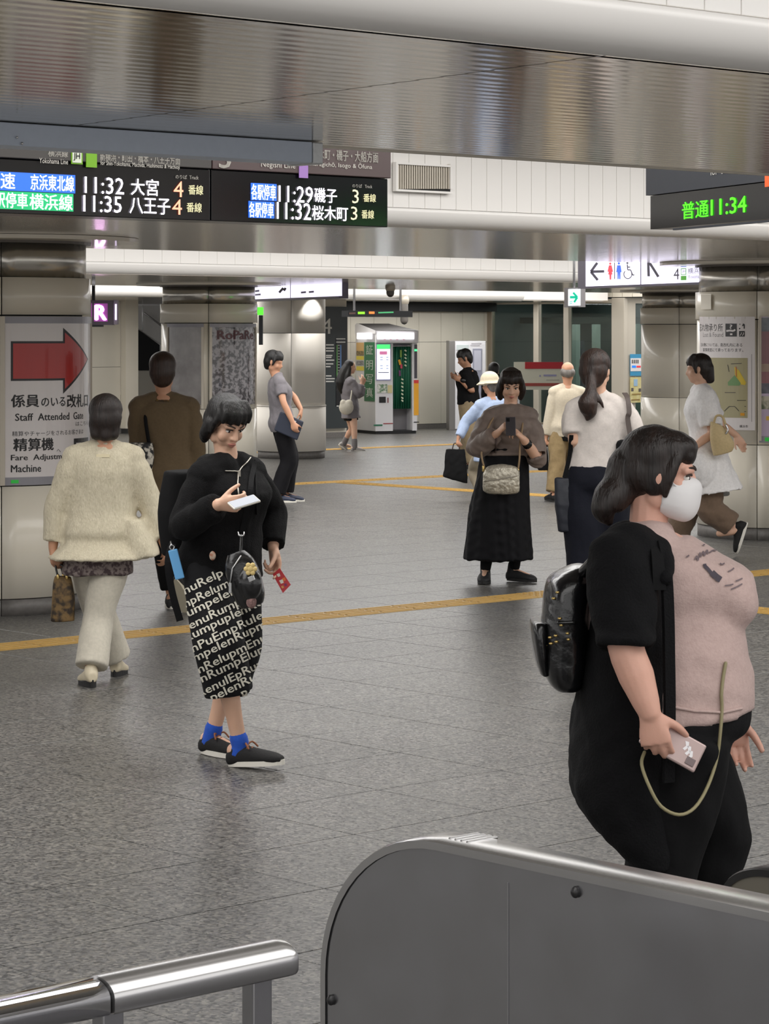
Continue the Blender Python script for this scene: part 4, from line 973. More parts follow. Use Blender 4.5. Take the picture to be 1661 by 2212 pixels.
# red and white notice stand in front of the lift glass
PW = Plane(at(1133, 800, 42.0), (1, 0, 0)); ws = empty("notice_stand", Vector((*PW.pt(1175, 900).xy, 0)), 0, "standing white notice board with a red header before the lift glass", "notice stand")
PW.rect("board", 1110, 782, 1216, 842, mat("stand_cream", (206, 206, 190), 0.4), ws, -0.03, 0.04); PW.rect("red_header", 1134, 782, 1216, 796.5, mat("stand_red", (176, 28, 40), 0.4), ws, -0.005, 0.012); PW.rect("red_base", 1110, 827.5, 1216, 834, mat("stand_base", (150, 60, 50), 0.4), ws, -0.005, 0.012)
PW.strokes("lettering", [[(1165, 812), (1168, 812)], [(1174, 811), (1202, 811)]], 4, mat("stand_ink", (150, 150, 185), 0.5), ws, -0.004); PW.strokes("lettering", [[(1180, 821), (1208, 821)]], 2, mat("stand_ink_grey", (170, 170, 160), 0.5), ws, -0.004)
for x in (1120, 1206): MB().tube([Vector((*PW.pt(x, 840, -0.03).xy, 0.0)), PW.pt(x, 838, -0.03)], 0.018, 8).build("leg", M_STEEL, ws, True)
PW.rect("foot_bar", 1112, 918, 1214, 922, M_STEEL, ws, -0.03, 0.3)

# small green lit tag on the side of the middle column
gt = empty("lit_tag", at(563, 745, 33.4), 0, "tiny green lit tag over a dark strip beside the middle column", "sign")
box("green_lamp", at(562.5, 672, 33.4), Vector((0.038, 0, 0)), Vector((0, 0.02, 0)), Z * 0.05, mat("tag_lamp", (90, 235, 60), 0.4, emit=1.1), gt, 0.004)
box("dark_strip", at(563.5, 713, 33.42), Vector((0.026, 0, 0)), Vector((0, 0.02, 0)), Z * 0.19, M_HEADN, gt, 0.004)
# ================================================================ people
def skin_mat(name, rgb):
    m = mat(name, rgb, 0.5, noise=(14, tuple(int(c * 0.95) for c in rgb), 0.3), bump=(160, 0.05))
    b = m.node_tree.nodes["Principled BSDF"]
    b.inputs["Subsurface Weight"].default_value = 0.08; b.inputs["Subsurface Radius"].default_value = (0.02, 0.008, 0.004)
    return m
SK1 = skin_mat("skin_light", (222, 178, 152)); SK2 = skin_mat("skin_tan", (196, 146, 116)); SK3 = skin_mat("skin_pink", (220, 170, 150))
def hair_mat(name, rgb, rgb2):
    return mat(name, rgb, 0.48, noise=(26, rgb2, 0.28), bump=(75, 0.5), stretch=(1.6, 1.6, 0.1))
HAIR_DK = hair_mat("hair_black", (18, 14, 13), (8, 7, 7)); HAIR_BR = hair_mat("hair_brown", (62, 42, 32), (30, 20, 17)); HAIR_GR = hair_mat("hair_grey", (128, 122, 116), (70, 66, 62)); HAIR_DB = hair_mat("hair_dark_brown", (38, 25, 20), (17, 12, 10))
M_EYEW = mat("eye_white", (225, 220, 214), 0.15); M_IRIS = mat("eye_iris", (30, 20, 16), 0.08); M_LIP = mat("lip_tone", (188, 122, 108), 0.4); M_BROW = mat("brow_tone", (48, 36, 30), 0.7)
def cloth(name, rgb, rough=0.85, n2=None, nscale=60, bump=(140, 0.12), stretch=None):
    m = mat(name, rgb, rough, noise=(nscale, n2 or tuple(int(c * 0.93) for c in rgb), 0.25), bump=bump, stretch=stretch)
    m.node_tree.nodes["Principled BSDF"].inputs["Sheen Weight"].default_value = 0.10 if sum(rgb) > 200 else 0.0; m.node_tree.nodes["Principled BSDF"].inputs["Specular IOR Level"].default_value = 0.25
    return m
def vlen(v, L): return v.normalized() * L
def ik(S, T, l1, l2, pole):
    d = T - S; L = d.length
    if L >= l1 + l2 - 1e-4: return S + d * (l1 / (l1 + l2))
    a = (l1 * l1 - l2 * l2 + L * L) / (2 * L); h = math.sqrt(max(0, l1 * l1 - a * a)); n = d.normalized()
    p = pole - n * pole.dot(n); p.normalize()
    return S + n * a + p * h
class Body:
    """a figure described by its joints in world space; shapes are grown around them"""
    def __init__(s, name, d, foot_xy, yaw, H, label, w=1.0, skin=SK1, group=None):
        # yaw: direction faced, degrees clockwise seen from above from 'away from the camera' (90 = picture right)
        s.d = d; s.H = H; s.w = w; s.k = H / 1.6; s.skin = skin
        y = math.radians(yaw); s.F = Vector((math.sin(y), math.cos(y), 0)); s.R = Vector((math.cos(y), -math.sin(y), 0))
        base = at(foot_xy[0], foot_xy[1], d); base.z = 0
        s.root = empty(name, base, -y, label, "person", group)
        s.geos = []; s.arms = {}; s.legs = {}
    def P(s, x, y, dd=0.0): return at(x, y, s.d + dd)
    # ---- torso
    def torso(s, pelvis, neck, shR=None, shL=None, chest_w=0.165, waist_w=0.13, hip_w=0.165, depth=0.105, belly=0.0, bust=0.0, roll=0.0):
        """pelvis and neck-base points"""
        k, w = s.k, s.w
        s.pel, s.neck = Vector(pelvis), Vector(neck)
        up = (s.neck - s.pel); L = up.length; s.up = up.normalized()
        s.RR = s.R.copy(); s.FF = s.up.cross(s.RR).normalized() * -1 if False else (s.RR.cross(s.up) * -1).normalized()
        if s.FF.dot(s.F) < 0: s.FF = -s.FF
        R, Fv, U3 = s.RR, s.FF, s.up
        s.shw = chest_w * k * 0.90
        def sec(t, hw, hd, fo=0.0): return (s.pel + U3 * (L * t) + Fv * (fo * k), R * (hw * k * w), Fv * (hd * k * w))
        s.secs = [sec(-0.17, hip_w * 0.62, depth * 0.75), sec(-0.10, hip_w * 0.95, depth * 1.0, -0.008), sec(0.02, hip_w, depth * 1.08, -0.012 + belly * 0.2), sec(0.2, (hip_w + waist_w) / 2, depth * 0.98 , belly * 0.6), sec(0.36, waist_w, depth * 0.92, belly), sec(0.56, chest_w * 0.88, depth * 1.0, 0.005 + bust * 0.3), sec(0.72, chest_w * 0.96, depth * 1.05, 0.008 + bust * 0.8), sec(0.87, chest_w * 0.9, depth * 0.8, -0.004), sec(0.97, chest_w * 0.50, depth * 0.55, -0.012), sec(1.03, 0.062, 0.058, -0.01)]
        s.geos.append(loft_geo(s.secs, 28, 2.2))
        s.L = L
        s.shR = s.pel + U3 * (L * 0.868) + R * (s.shw * w) - Fv * 0.008 * k
        s.shL = s.pel + U3 * (L * 0.868) - R * (s.shw * w) - Fv * 0.008 * k
        s.hipR = s.pel - U3 * (L * 0.06) + R * (hip_w * 0.52 * k * w); s.hipL = s.pel - U3 * (L * 0.06) - R * (hip_w * 0.52 * k * w)
        if shR is not None: s.shR = shR
        if shL is not None: s.shL = shL
        s.traps = []
        for sh, sg in ((s.shR, 1), (s.shL, -1)):
            s.traps.append((s.pel + U3 * (L * 0.93) + R * (sg * 0.05 * k), sh + U3 * 0.004))
            s.geos.append(tube_geo([s.pel + U3 * (L * 0.95) + R * (sg * 0.05 * k), sh + U3 * 0.004], [0.045 * k, 0.050 * k * w], 12))
        return s
    def inflate(s, e, i0, i1, ends=(1, 1)):
        return [(c, a + a.normalized() * e, b + b.normalized() * e) for c, a, b in s.secs[i0:i1]]
    # ---- limbs
    def arm(s, side, wrist, elbow=None, pole=None, hand=None, curl=0.35, palm=None, fingers=None, thumb_out=0.6, hs=1.0, plump=1.0):
        sh = s.shR if side > 0 else s.shL; k = s.k
        wr = Vector(wrist)
        if elbow is None: elbow = ik(sh, wr, 0.285 * k, 0.245 * k, pole if pole is not None else (-s.F + Vector((0, 0, -0.6)) + s.R * side * 0.4))
        el = Vector(elbow); p = plump
        s.geos.append(tube_geo([sh, sh.lerp(el, 0.5), el, el.lerp(wr, 0.45), wr], [0.048 * k * s.w, 0.042 * k * p, 0.035 * k * p, 0.035 * k * p, 0.0255 * k * (0.5 + 0.5 * p)], 14))
        s.arms[side] = (sh, el, wr)
        hd = hand.normalized() if hand is not None else (wr - el).normalized()
        pn = palm if palm is not None else -s.R * side
        s.hand(side, wr, hd, pn, curl, fingers, thumb_out, hs)
        return s
    def hand(s, side, wr, hd, pn, curl, fingers, thumb_out, hs):
        k = s.k * hs; pn = (pn - hd * pn.dot(hd)).normalized()
        th = hd.cross(pn) * side; th.normalize()
        palm_end = wr + hd * 0.082 * k
        s.geos.append(loft_geo([(wr - hd * 0.012 * k, th * 0.026 * k, pn * 0.021 * k), (wr + hd * 0.02 * k, th * 0.030 * k, pn * 0.019 * k), (wr + hd * 0.058 * k, th * 0.039 * k, pn * 0.0165 * k), (palm_end, th * 0.040 * k, pn * 0.013 * k)], 16, 2.4, 2))
        s.geos.append(blob_geo(wr + hd * 0.035 * k + th * 0.022 * k + pn * 0.008 * k, 0.02 * k, 0.02 * k, 0.02 * k))
        lens = (0.072, 0.080, 0.074, 0.058); offs = (0.029, 0.010, -0.0095, -0.028); rad = (0.0083, 0.0086, 0.0082, 0.0072)
        s.tips = []
        for i in range(4):
            c = fingers[i] if fingers else curl * (1 + 0.12 * i)
            p0 = wr + hd * (0.07 - 0.006 * abs(i - 1)) * k + th * offs[i] * k
            sp = th * (offs[i] * 1.6)
            pts = [p0]; ang = 0.0; d0 = (hd + sp).normalized(); p = p0
            for seg, fr in ((0, 0.2), (1, 0.42), (2, 0.32), (3, 0.26)):
                if seg: ang += c * (1.0, 1.25, 0.8)[seg - 1]
                dv = d0 * math.cos(ang) + pn * math.sin(ang)
                p = p + dv * (lens[i] * fr * (1.12 if seg else 1.0)) * k; pts.append(p)
            s.geos.append(tube_geo(pts, [rad[i] * k * 1.1, rad[i] * k * 1.1, rad[i] * k, rad[i] * k * 0.95, rad[i] * k * 0.85], 9, 2)); s.tips.append(p)
        t0 = wr + hd * 0.022 * k + th * 0.024 * k + pn * 0.004 * k
        tdir = (th * thumb_out + hd * 0.8 + pn * (0.25 + curl * 0.5)).normalized()
        t1 = t0 + tdir * 0.042 * k; t2 = t1 + (tdir * 0.8 + hd * 0.35 + pn * curl * 0.6).normalized() * 0.03 * k; t3 = t2 + (tdir * 0.5 + hd * 0.5 + pn * curl).normalized() * 0.024 * k
        s.geos.append(tube_geo([t0, t1, t2, t3], [0.0135 * k, 0.0115 * k, 0.0100 * k, 0.0085 * k], 9, 2)); s.tips.append(t3)
        s.palms = getattr(s, "palms", {}); s.palms[side] = wr + hd * 0.075 * k + pn * 0.018 * k
    def leg(s, side, ankle, toe, knee=None, pole=None, plump=1.0):
        hp = s.hipR if side > 0 else s.hipL; k = s.k; an = Vector(ankle)
        L1 = 0.232 * s.H; L2 = 0.232 * s.H
        if knee is None: knee = ik(hp, an, L1, L2, pole if pole is not None else s.F)
        kn = Vector(knee); p = plump
        s.geos.append(tube_geo([hp, hp.lerp(kn, 0.45), kn, kn.lerp(an, 0.33), kn.lerp(an, 0.7), an], [0.088 * k * s.w, 0.072 * k * p, 0.052 * k * p, 0.052 * k * p, 0.037 * k * p, 0.031 * k], 16))
        td = toe.normalized()
        s.geos.append(tube_geo([an - td * 0.03 * k - Z * 0.02 * k, an + td * 0.05 * k - Z * 0.035 * k, an + td * 0.13 * k - Z * 0.05 * k], [0.034 * k, 0.034 * k, 0.026 * k], 12))
        s.legs[side] = (hp, kn, an, td)
        return s
    # ---- head
    def head(s, c, look, tilt=0.0, scale=1.0, detail=True):
        """c: head centre; look: direction faced (3D)"""
        k = s.k * scale; s.hk = k; s.hc = Vector(c); f = look.normalized(); r = f.cross(Z).normalized(); u = r.cross(f).normalized()
        if tilt: q = Quaternion(f, tilt); r = q @ r; u = q @ u
        s.hr, s.hf, s.hu = r, f, u
        h = lambda x, y, z: s.hc + r * (x * k) + f * (y * k) + u * (z * k); s.h = h
        B = lambda x, y, z, a, b, cc: s.geos.append(blob_geo(h(x, y, z), a * k, b * k, cc * k, r, f, u, 18, 12))
        T = lambda pts, rad: s.geos.append(tube_geo([h(*p) for p in pts], [q * k for q in rad], 8, 2))
        B(0, -0.012, 0.035, 0.072, 0.090, 0.080); B(0, 0.026, -0.030, 0.057, 0.056, 0.076); B(0, 0.052, -0.088, 0.026, 0.024, 0.021)
        for sx in (-1, 1):
            B(sx * 0.036, 0.048, -0.033, 0.026, 0.026, 0.028); B(sx * 0.073, -0.006, -0.006, 0.009, 0.02, 0.031)
            T([(sx * 0.045, 0.062, 0.019), (sx * 0.02, 0.076, 0.021)], [0.011, 0.011]); B(sx * 0.0115, 0.083, -0.033, 0.009, 0.010, 0.008)
            B(sx * 0.048, 0.0, -0.06, 0.016, 0.03, 0.03)
        T([(0, 0.078, 0.012), (0, 0.088, -0.012), (0, 0.097, -0.030)], [0.009, 0.010, 0.0115])
        B(0, 0.072, -0.058, 0.024, 0.014, 0.020)
        T([(-0.022, 0.072, -0.059), (0, 0.085, -0.0565), (0.022, 0.072, -0.059)], [0.0045, 0.0065, 0.0045]); T([(-0.020, 0.070, -0.066), (0, 0.082, -0.067), (0.020, 0.070, -0.066)], [0.0045, 0.007, 0.0045])
        s.geos.append(tube_geo([s.neck - s.up * 0.03 * s.k, s.neck.lerp(h(0, -0.02, -0.05), 0.5), h(0, -0.018, -0.035)], [0.056 * s.k, 0.050 * s.k, 0.052 * k], 14))
        s.detail = detail
        return s
    def build(s, voxel=0.009, smooth=3):
        s.body = fuse("body", s.geos, s.skin, s.root, voxel, smooth)
        if getattr(s, "detail", False):
            k = s.hk
            for sx in (-1, 1):
                v, f = blob_geo(s.h(sx * 0.030, 0.0655, 0.000), 0.0125 * k, 0.010 * k, 0.0085 * k, s.hr, s.hf, s.hu, 14, 8)
                e = obj_from("eye", v, f, M_EYEW, s.root, True)
                v, f = blob_geo(s.h(sx * 0.030, 0.0725, -0.0005), 0.0058 * k, 0.0045 * k, 0.0062 * k, s.hr, s.hf, s.hu, 12, 6); obj_from("iris", v, f, M_IRIS, e, True)
                MB().tube([s.h(sx * 0.016, 0.079, 0.007), s.h(sx * 0.030, 0.078, 0.0098), s.h(sx * 0.045, 0.066, 0.005)], [0.0022 * k, 0.003 * k, 0.0022 * k], 6).build("eyelid", M_BROW, s.root, True)
                MB().tube([s.h(sx * 0.014, 0.087, 0.0235), s.h(sx * 0.032, 0.080, 0.029), s.h(sx * 0.049, 0.063, 0.024)], [0.003 * k, 0.0035 * k, 0.002 * k], 6).build("eyebrow", M_BROW, s.root, True)
            MB().tube([s.h(-0.019, 0.077, -0.0605), s.h(-0.007, 0.0885, -0.0575), s.h(0.007, 0.0885, -0.0575), s.h(0.019, 0.077, -0.0605)], [0.003 * k, 0.0055 * k, 0.0055 * k, 0.003 * k], 7).build("upper_lip", M_LIP, s.root, True)
            MB().tube([s.h(-0.017, 0.075, -0.065), s.h(0, 0.0865, -0.0675), s.h(0.017, 0.075, -0.065)], [0.003 * k, 0.006 * k, 0.003 * k], 7).build("lower_lip", M_LIP, s.root, True)
        return s
    def hair(s, m, extra=(), fringe=True, voxel=0.009, vol=1.0, back=0.0, label=None, fold=0.0016, low=True):
        k = s.hk; g = []
        B = lambda x, y, z, a, b, c: g.append(blob_geo(s.h(x, y, z), a * k * vol, b * k * vol, c * k * vol, s.hr, s.hf, s.hu, 18, 12))
        B(0, -0.026, 0.046, 0.083, 0.090, 0.080); B(0, 0.012, 0.062, 0.078, 0.068, 0.056) if fringe else None; B(0, -0.05, 0.0, 0.080, 0.066, 0.085)
        if low: B(0, -0.055 - back, -0.045, 0.066, 0.045, 0.055)
        if fringe:
            for x in (-0.052, -0.026, 0.0, 0.026, 0.052): g.append(tube_geo([s.h(x, 0.02, 0.108), s.h(x * 1.15, 0.068 - abs(x) * 0.25, 0.078), s.h(x * 1.3, 0.081 - abs(x) * 0.42, 0.040)], [0.022 * k, 0.020 * k, 0.012 * k], 8, 2))
            for sx in (-1, 1): g.append(tube_geo([s.h(sx * 0.06, 0.02, 0.07), s.h(sx * 0.078, 0.022, 0.02), s.h(sx * 0.077, 0.012, -0.03)], [0.022 * k, 0.017 * k, 0.012 * k], 8, 2))
        for pts, rad in extra: g.append(tube_geo([Vector(p) for p in pts], [q * k for q in rad], 12, 3))
        return fuse("hair", g, m, s.root, voxel, 5, (fold, 130, (1, 1, 0.12), 3) if fold else None, label)
    # ---- clothes
    def shirt(s, name, m, sleeve=0.5, i0=1, e=0.014, voxel=0.012, fold=(0.006, 46, (1, 1, 0.8), 1), hem=None, flare=0.0, cuff=None, extra=(), puff=1.0, sm=2, collar=True, sides=(1, -1), label=None, se=None, i1=9):
        """torso garment from section i0 upward with sleeves covering the given share of the arm"""
        secs = s.inflate(e, i0, i1)
        if hem is not None:
            c = s.pel + s.up * (s.L * hem) ; a0 = secs[0][1]; b0 = secs[0][2]
            secs = [(c, a0 + a0.normalized() * flare, b0 + b0.normalized() * flare), (c + s.up * 0.012, a0 + a0.normalized() * flare, b0 + b0.normalized() * flare)] + [q for q in secs if (q[0] - c).dot(s.up) > 0.03]
        g = [loft_geo(secs, 32, 2.3)]
        if collar: g.append(tube_geo([s.neck - s.up * 0.05 * s.k, s.neck + s.up * 0.006 * s.k], [0.085 * s.k, 0.066 * s.k], 16, 2))
        se = e if se is None else se; k = s.k
        if i1 >= 9:
            for q0, q1 in s.traps: g.append(tube_geo([q0 + s.up * 0.01, q0.lerp(q1, 0.5) + s.up * 0.004, q1], [0.050 * k + e, 0.050 * k + e, 0.052 * k * s.w + e], 14))
        for sd in sides:
            if sd not in s.arms: continue
            sh, el, wr = s.arms[sd]
            path = [sh - s.R * sd * 0.03 * k, sh.lerp(el, 0.25), sh.lerp(el, 0.6), el, el.lerp(wr, 0.35), el.lerp(wr, 0.7), wr]
            tt = [0, 0.16, 0.33, 0.5, 0.68, 0.84, 1.0]; rad = [0.050 * s.w, 0.049 * s.w, 0.045, 0.041, 0.039, 0.036, 0.031]
            sl = sleeve[sd] if isinstance(sleeve, dict) else sleeve
            if sl <= 0: continue
            pts, rr = [], []
            for i, q in enumerate(tt):
                if q <= sl: pts.append(path[i]); rr.append(rad[i])
            if tt[len(pts) - 1] < sl - 1e-3:
                i = len(pts); f_ = (sl - tt[i - 1]) / (tt[i] - tt[i - 1]); pts.append(path[i - 1].lerp(path[i], f_)); rr.append(rad[i - 1] + (rad[i] - rad[i - 1]) * f_)
            rr = [(r_ * puff) * k + se for r_ in rr]; rr[0] = rad[0] * k + se
            if cuff: rr[-1] = cuff
            g.append(tube_geo(pts, rr, 16, 3, caps=False))
        for ex in extra: g.append(ex)
        return fuse(name, g, m, s.root, voxel, sm, fold, label)
    def trousers(s, name, m, to=1.0, e=0.02, flare=0.0, voxel=0.012, fold=(0.006, 41, (1, 1, 0.5), 4), top=4, knee=1.0, label=None, widths=None, sm=2):
        g = [loft_geo(s.inflate(e * 0.7, 0, top), 28, 2.2)]; k = s.k
        for sd, (hp, kn, an, td) in s.legs.items():
            end = kn.lerp(an, to)
            rr = widths or [0.092 * s.w, 0.078, 0.060 * knee, 0.055 * knee, 0.050]
            pts = [hp, hp.lerp(kn, 0.5), kn, kn.lerp(end, 0.5), end]
            g.append(tube_geo(pts, [rr[0] * k + e * 0.6, rr[1] * k + e, rr[2] * k + e, rr[3] * k + e + flare * 0.5, rr[4] * k + e + flare], 18, 3, caps=False))
        return fuse(name, g, m, s.root, voxel, sm, fold, label)
    def shoe(s, side, m, sole, L=0.25, H=0.07, wd=0.045, lace=None, sock=None, sockr=0.04, pitch=0.0, label=None, heel=0.0, voxel=0.006, sole_t=0.022, tongue=True):
        hp, kn, an, td = s.legs[side]; k = s.k
        up = Z.copy()
        if pitch:
            ax = td.cross(Z).normalized(); q = Quaternion(ax, pitch); fwd = q @ td; up = q @ Z
        else: fwd = td
        lat = fwd.cross(up).normalized()
        base = an - up * (0.085 * k) ; heelp = base - fwd * 0.06 * k
        W = lambda t, x, z: heelp + fwd * (t * L * k) + lat * x * k + up * z * k
        g = [loft_geo([(W(-0.02, 0, 0.035 + heel), lat * wd * 0.55 * k, up * 0.028 * k), (W(0.10, 0, 0.043 + heel), lat * wd * 0.78 * k, up * 0.04 * k), (W(0.35, 0, 0.044 + heel * 0.5), lat * wd * 0.82 * k, up * 0.042 * k), (W(0.62, 0, 0.036), lat * wd * 1.0 * k, up * 0.032 * k), (W(0.86, 0, 0.028), lat * wd * 0.92 * k, up * 0.024 * k), (W(1.0, 0, 0.022), lat * wd * 0.45 * k, up * 0.014 * k)], 18, 2.3)]
        g.append(tube_geo([W(0.16, 0, 0.05 + heel), W(0.19, 0, H + heel)], [0.040 * k, 0.038 * k], 14, 2))
        so = fuse("shoe", g, m, s.root, voxel, 2, None, label)
        vs, fs = [], []; n = 22; pr = []
        for i in range(n):
            a = 2 * math.pi * i / n; t = 0.5 - 0.53 * math.cos(a); x = math.sin(a) * wd * (0.86 + 0.2 * math.sin((t - 0.35) * 2.2)) * 1.04; pr.append((t, x))
        for z in (0.0, sole_t):
            for t, x in pr: vs.append(W(t, x, z + (heel * max(0, 1 - t / 0.45)) * (1 if z else 0)))
        fs = [[i, (i + 1) % n, n + (i + 1) % n, n + i] for i in range(n)] + [list(range(n))[::-1], [n + i for i in range(n)]]
        obj_from("sole", vs, fs, sole, so)
        if lace:
            for i in range(4):
                t = 0.36 + 0.075 * i; MB().tube([W(t, -0.022, 0.076 - 0.008 * i), W(t + 0.02, 0, 0.088 - 0.0085 * i), W(t + 0.04, 0.022, 0.075 - 0.008 * i)], 0.0042 * k, 6).build("lace", lace, so, True)
            for sx in (-1, 1): MB().tube([W(0.36, 0, 0.09), W(0.40, sx * 0.03, 0.10), W(0.47, sx * 0.042, 0.078)], 0.004 * k, 6).build("lace", lace, so, True)
        if sock:
            MB().tube([W(0.17, 0, 0.05), an + (kn - an).normalized() * 0.0 * k, an.lerp(kn, 0.08)], [sockr * k, sockr * k * 0.98, sockr * k], 14).build("sock", sock, s.root, True)
        return so
def thing_tube(name, pts, r, m, parent, n=8, flat=1.0, ref=None, k=4):
    v, f = tube_geo(pts, r, n, k, True, 1.0, ref)
    if flat != 1.0: pass
    return obj_from(name, v, f, m, parent, True)
def strap(name, pts, w, th, m, parent, nrm):
    """flat band along pts; nrm = outward direction (or list)"""
    P, ts = catmull(pts, 5); vs, fs = [], []
    for i, p in enumerate(P):
        t = (P[min(i + 1, len(P) - 1)] - P[max(i - 1, 0)]).normalized()
        nn = nrm if isinstance(nrm, Vector) else Vector(nrm[min(int(ts[i]), len(nrm) - 1)]).lerp(Vector(nrm[min(int(ts[i]) + 1, len(nrm) - 1)]), ts[i] - int(ts[i]))
        sd = t.cross(nn).normalized(); nn = sd.cross(t).normalized()
        vs += [p + sd * w / 2 + nn * th / 2, p - sd * w / 2 + nn * th / 2, p - sd * w / 2 - nn * th / 2, p + sd * w / 2 - nn * th / 2]
    for i in range(len(P) - 1):
        for q in range(4): fs.append([i * 4 + q, i * 4 + (q + 1) % 4, (i + 1) * 4 + (q + 1) % 4, (i + 1) * 4 + q])
    fs += [[0, 1, 2, 3], [len(vs) - 1, len(vs) - 2, len(vs) - 3, len(vs) - 4]]
    return obj_from(name, vs, fs, m, parent, False)
# ---------------------------------------------------------------- surface look-up: where a picture ray meets a built object
_BV = {}
def surf(o, x, y, off=0.003, far=False):
    if o.name not in _BV:
        mw = world_of(o); _BV[o.name] = BVHTree.FromPolygons([mw @ v.co for v in o.data.vertices], [list(p.vertices) for p in o.data.polygons])
    d = Vector(((x - CX) / FPX, 1, -(y - HY) / FPX)).normalized()
    h = _BV[o.name].ray_cast(Vector((0, 0, CAMZ)), d)
    if h[0] is None: return None
    n = h[1] if h[1].dot(d) < 0 else -h[1]
    return h[0] + n * off
def surf_path(o, px, off=0.004, n=6):
    out = []
    for a, b in zip(px[:-1], px[1:]):
        for i in range(n):
            p = surf(o, a[0] + (b[0] - a[0]) * i / n, a[1] + (b[1] - a[1]) * i / n, off)
            if p: out.append(p)
    p = surf(o, px[-1][0], px[-1][1], off)
    if p: out.append(p)
    return out
def surf_text(o, body, x0, y0, x1, y1, m, parent, off=0.003, bold=0.02, slope=0.0, shear=0.0, name="lettering"):
    g, f = text_geo(body, x1 - x0, y1 - y0, bold, shear, fine=0.2)
    vs = []; ok = []
    for a, b in g:
        p = surf(o, x0 + a, y1 - b - slope * a, off); ok.append(p is not None); vs.append(p or Vector((0, 0, 0)))
    ff = [q for q in f if all(ok[i] for i in q)]
    used = sorted({i for q in ff for i in q}); mp = {u: i for i, u in enumerate(used)}
    if not used: return None
    o = obj_from(name, [vs[u] for u in used], [[mp[i] for i in q] for q in ff], m, parent); o['kind'] = 'stuff'
    return o
def surf_strokes(o, lines, wpx, m, parent, off=0.003, name="print"):
    mb = MB()
    for ln in lines:
        for (a, b) in zip(ln[:-1], ln[1:]):
            L = math.hypot(b[0] - a[0], b[1] - a[1]) or 1; nx, ny = -(b[1] - a[1]) / L * wpx / 2, (b[0] - a[0]) / L * wpx / 2
            q = [surf(o, *p, off) for p in ((a[0] + nx, a[1] + ny), (b[0] + nx, b[1] + ny), (b[0] - nx, b[1] - ny), (a[0] - nx, a[1] - ny))]
            if all(q): mb.add(q, [[0, 1, 2, 3]])
    if not mb.v: return None
    o = mb.build(name, m, parent); o['kind'] = 'stuff'
    return o
def bag_root(name, p, label, cat, group=None): return empty(name, p, 0, label, cat, group)
M_SOLEW = mat("sole_white", (222, 218, 208), 0.6); M_SOLEB = mat("sole_black", (26, 25, 25), 0.7)
BLK = cloth("cloth_black", (13, 13, 15), 0.9); BLK2 = cloth("jersey_black", (10, 10, 12), 0.85); NAVY = cloth("cloth_navy", (17, 19, 30), 0.85)
LEATHER = mat("black_leather", (17, 17, 19), 0.24, bump=(90, 0.12), coat=0.3); GOLD = mat("pale_gold", (214, 186, 120), 0.25, 0.9); SILV = mat("silver_metal", (190, 190, 190), 0.25, 0.95)
# ================================================================ 1 woman in the cream cardigan, walking away
p = Body("person", 13.7, (215, 1475), -8, 1.525, "woman walking away in a cream knitted cardigan and off-white trousers", 1.06, SK2)
p.torso(p.P(216, 1150), p.P(226, 966), waist_w=0.15, hip_w=0.175)
p.arm(-1, p.P(114, 1186, -0.02), p.P(122, 1098, -0.02), hand=Vector((0.0, 0, -1)), palm=Vector((1, 0.2, 0)), curl=0.85)
p.arm(1, p.P(352, 1172, 0.04), p.P(325, 1090, 0.04), hand=Vector((0.25, 0.1, -1)), palm=Vector((-1, 0.2, 0)), curl=0.5)
p.leg(1, p.P(195, 1449, -0.15), Vector((-0.35, 1, 0)), p.P(212, 1335, -0.02)); p.leg(-1, p.P(252, 1428, 0.28), Vector((0.1, 1, 0)), p.P(212, 1318, 0.16))
p.head(p.P(228, 903), Vector((-0.1, 1, -0.12)), detail=False); p.build(0.010)
p.hair(HAIR_DB, [([p.h(-0.05, -0.04, -0.03), p.h(-0.05, -0.05, -0.095)], [0.045, 0.035]), ([p.h(0.04, -0.04, -0.03), p.h(0.04, -0.05, -0.095)], [0.045, 0.035]), ([p.h(0, -0.06, 0.0), p.h(0, -0.062, -0.1)], [0.05, 0.04])], fringe=False, vol=1.14)
KNIT = cloth("cream_knit", (212, 203, 180), 0.95, (190, 180, 156), 120, (170, 0.6), (1, 1, 0.35))
TUN = mat("tunic_print", (70, 56, 58), 0.85, noise=(45, (128, 116, 112), 0.06))
OFFW = cloth("offwhite_cotton", (202, 195, 180), 0.85)
p.shirt("tunic", TUN, 0.0, e=0.008, hem=-0.49, flare=0.012, voxel=0.012, collar=False, i1=6)
p.trousers("trousers", OFFW, 0.93, 0.012, 0.012, widths=[0.098, 0.088, 0.075, 0.07, 0.068])
cg = p.shirt("cardigan", KNIT, {1: 0.93, -1: 0.90}, e=0.02, hem=-0.30, flare=0.075, cuff=0.062, puff=1.12, fold=[(0.007, 38, (1.3, 1, 0.35), 5)], extra=[loft_geo([(p.P(285, 1120), Vector((0.06, 0, 0)), Vector((0, 0.10, 0))), (p.P(302, 1170), Vector((0.085, 0, 0.0)), Vector((0, 0.12, 0))), (p.P(306, 1202), Vector((0.098, 0, 0.008)), Vector((0, 0.125, 0)))], 20, 2.2)])
q = surf(cg, 222, 985, 0.004)
if q: box("neck_label", q, Vector((0.035, 0, 0)), Vector((0, 0.002, 0)), Vector((0, 0, 0.008)), mat("label_cream", (226, 214, 180), 0.7), p.root)
SHC = mat("cream_leather", (206, 194, 168), 0.45)
p.shoe(1, SHC, M_SOLEB, L=0.235, heel=0.02, voxel=0.007); p.shoe(-1, SHC, M_SOLEB, L=0.235, heel=0.02, voxel=0.007)
hb = p.P(136, 1293, -0.02); r = bag_root("handbag", p.P(136, 1343, -0.02), "small brown tapestry handbag hanging from the hand of the cardigan woman", "handbag")
CAMO = mat("tapestry_print", (112, 88, 52), 0.7, noise=(26, (44, 34, 24), 0.09))
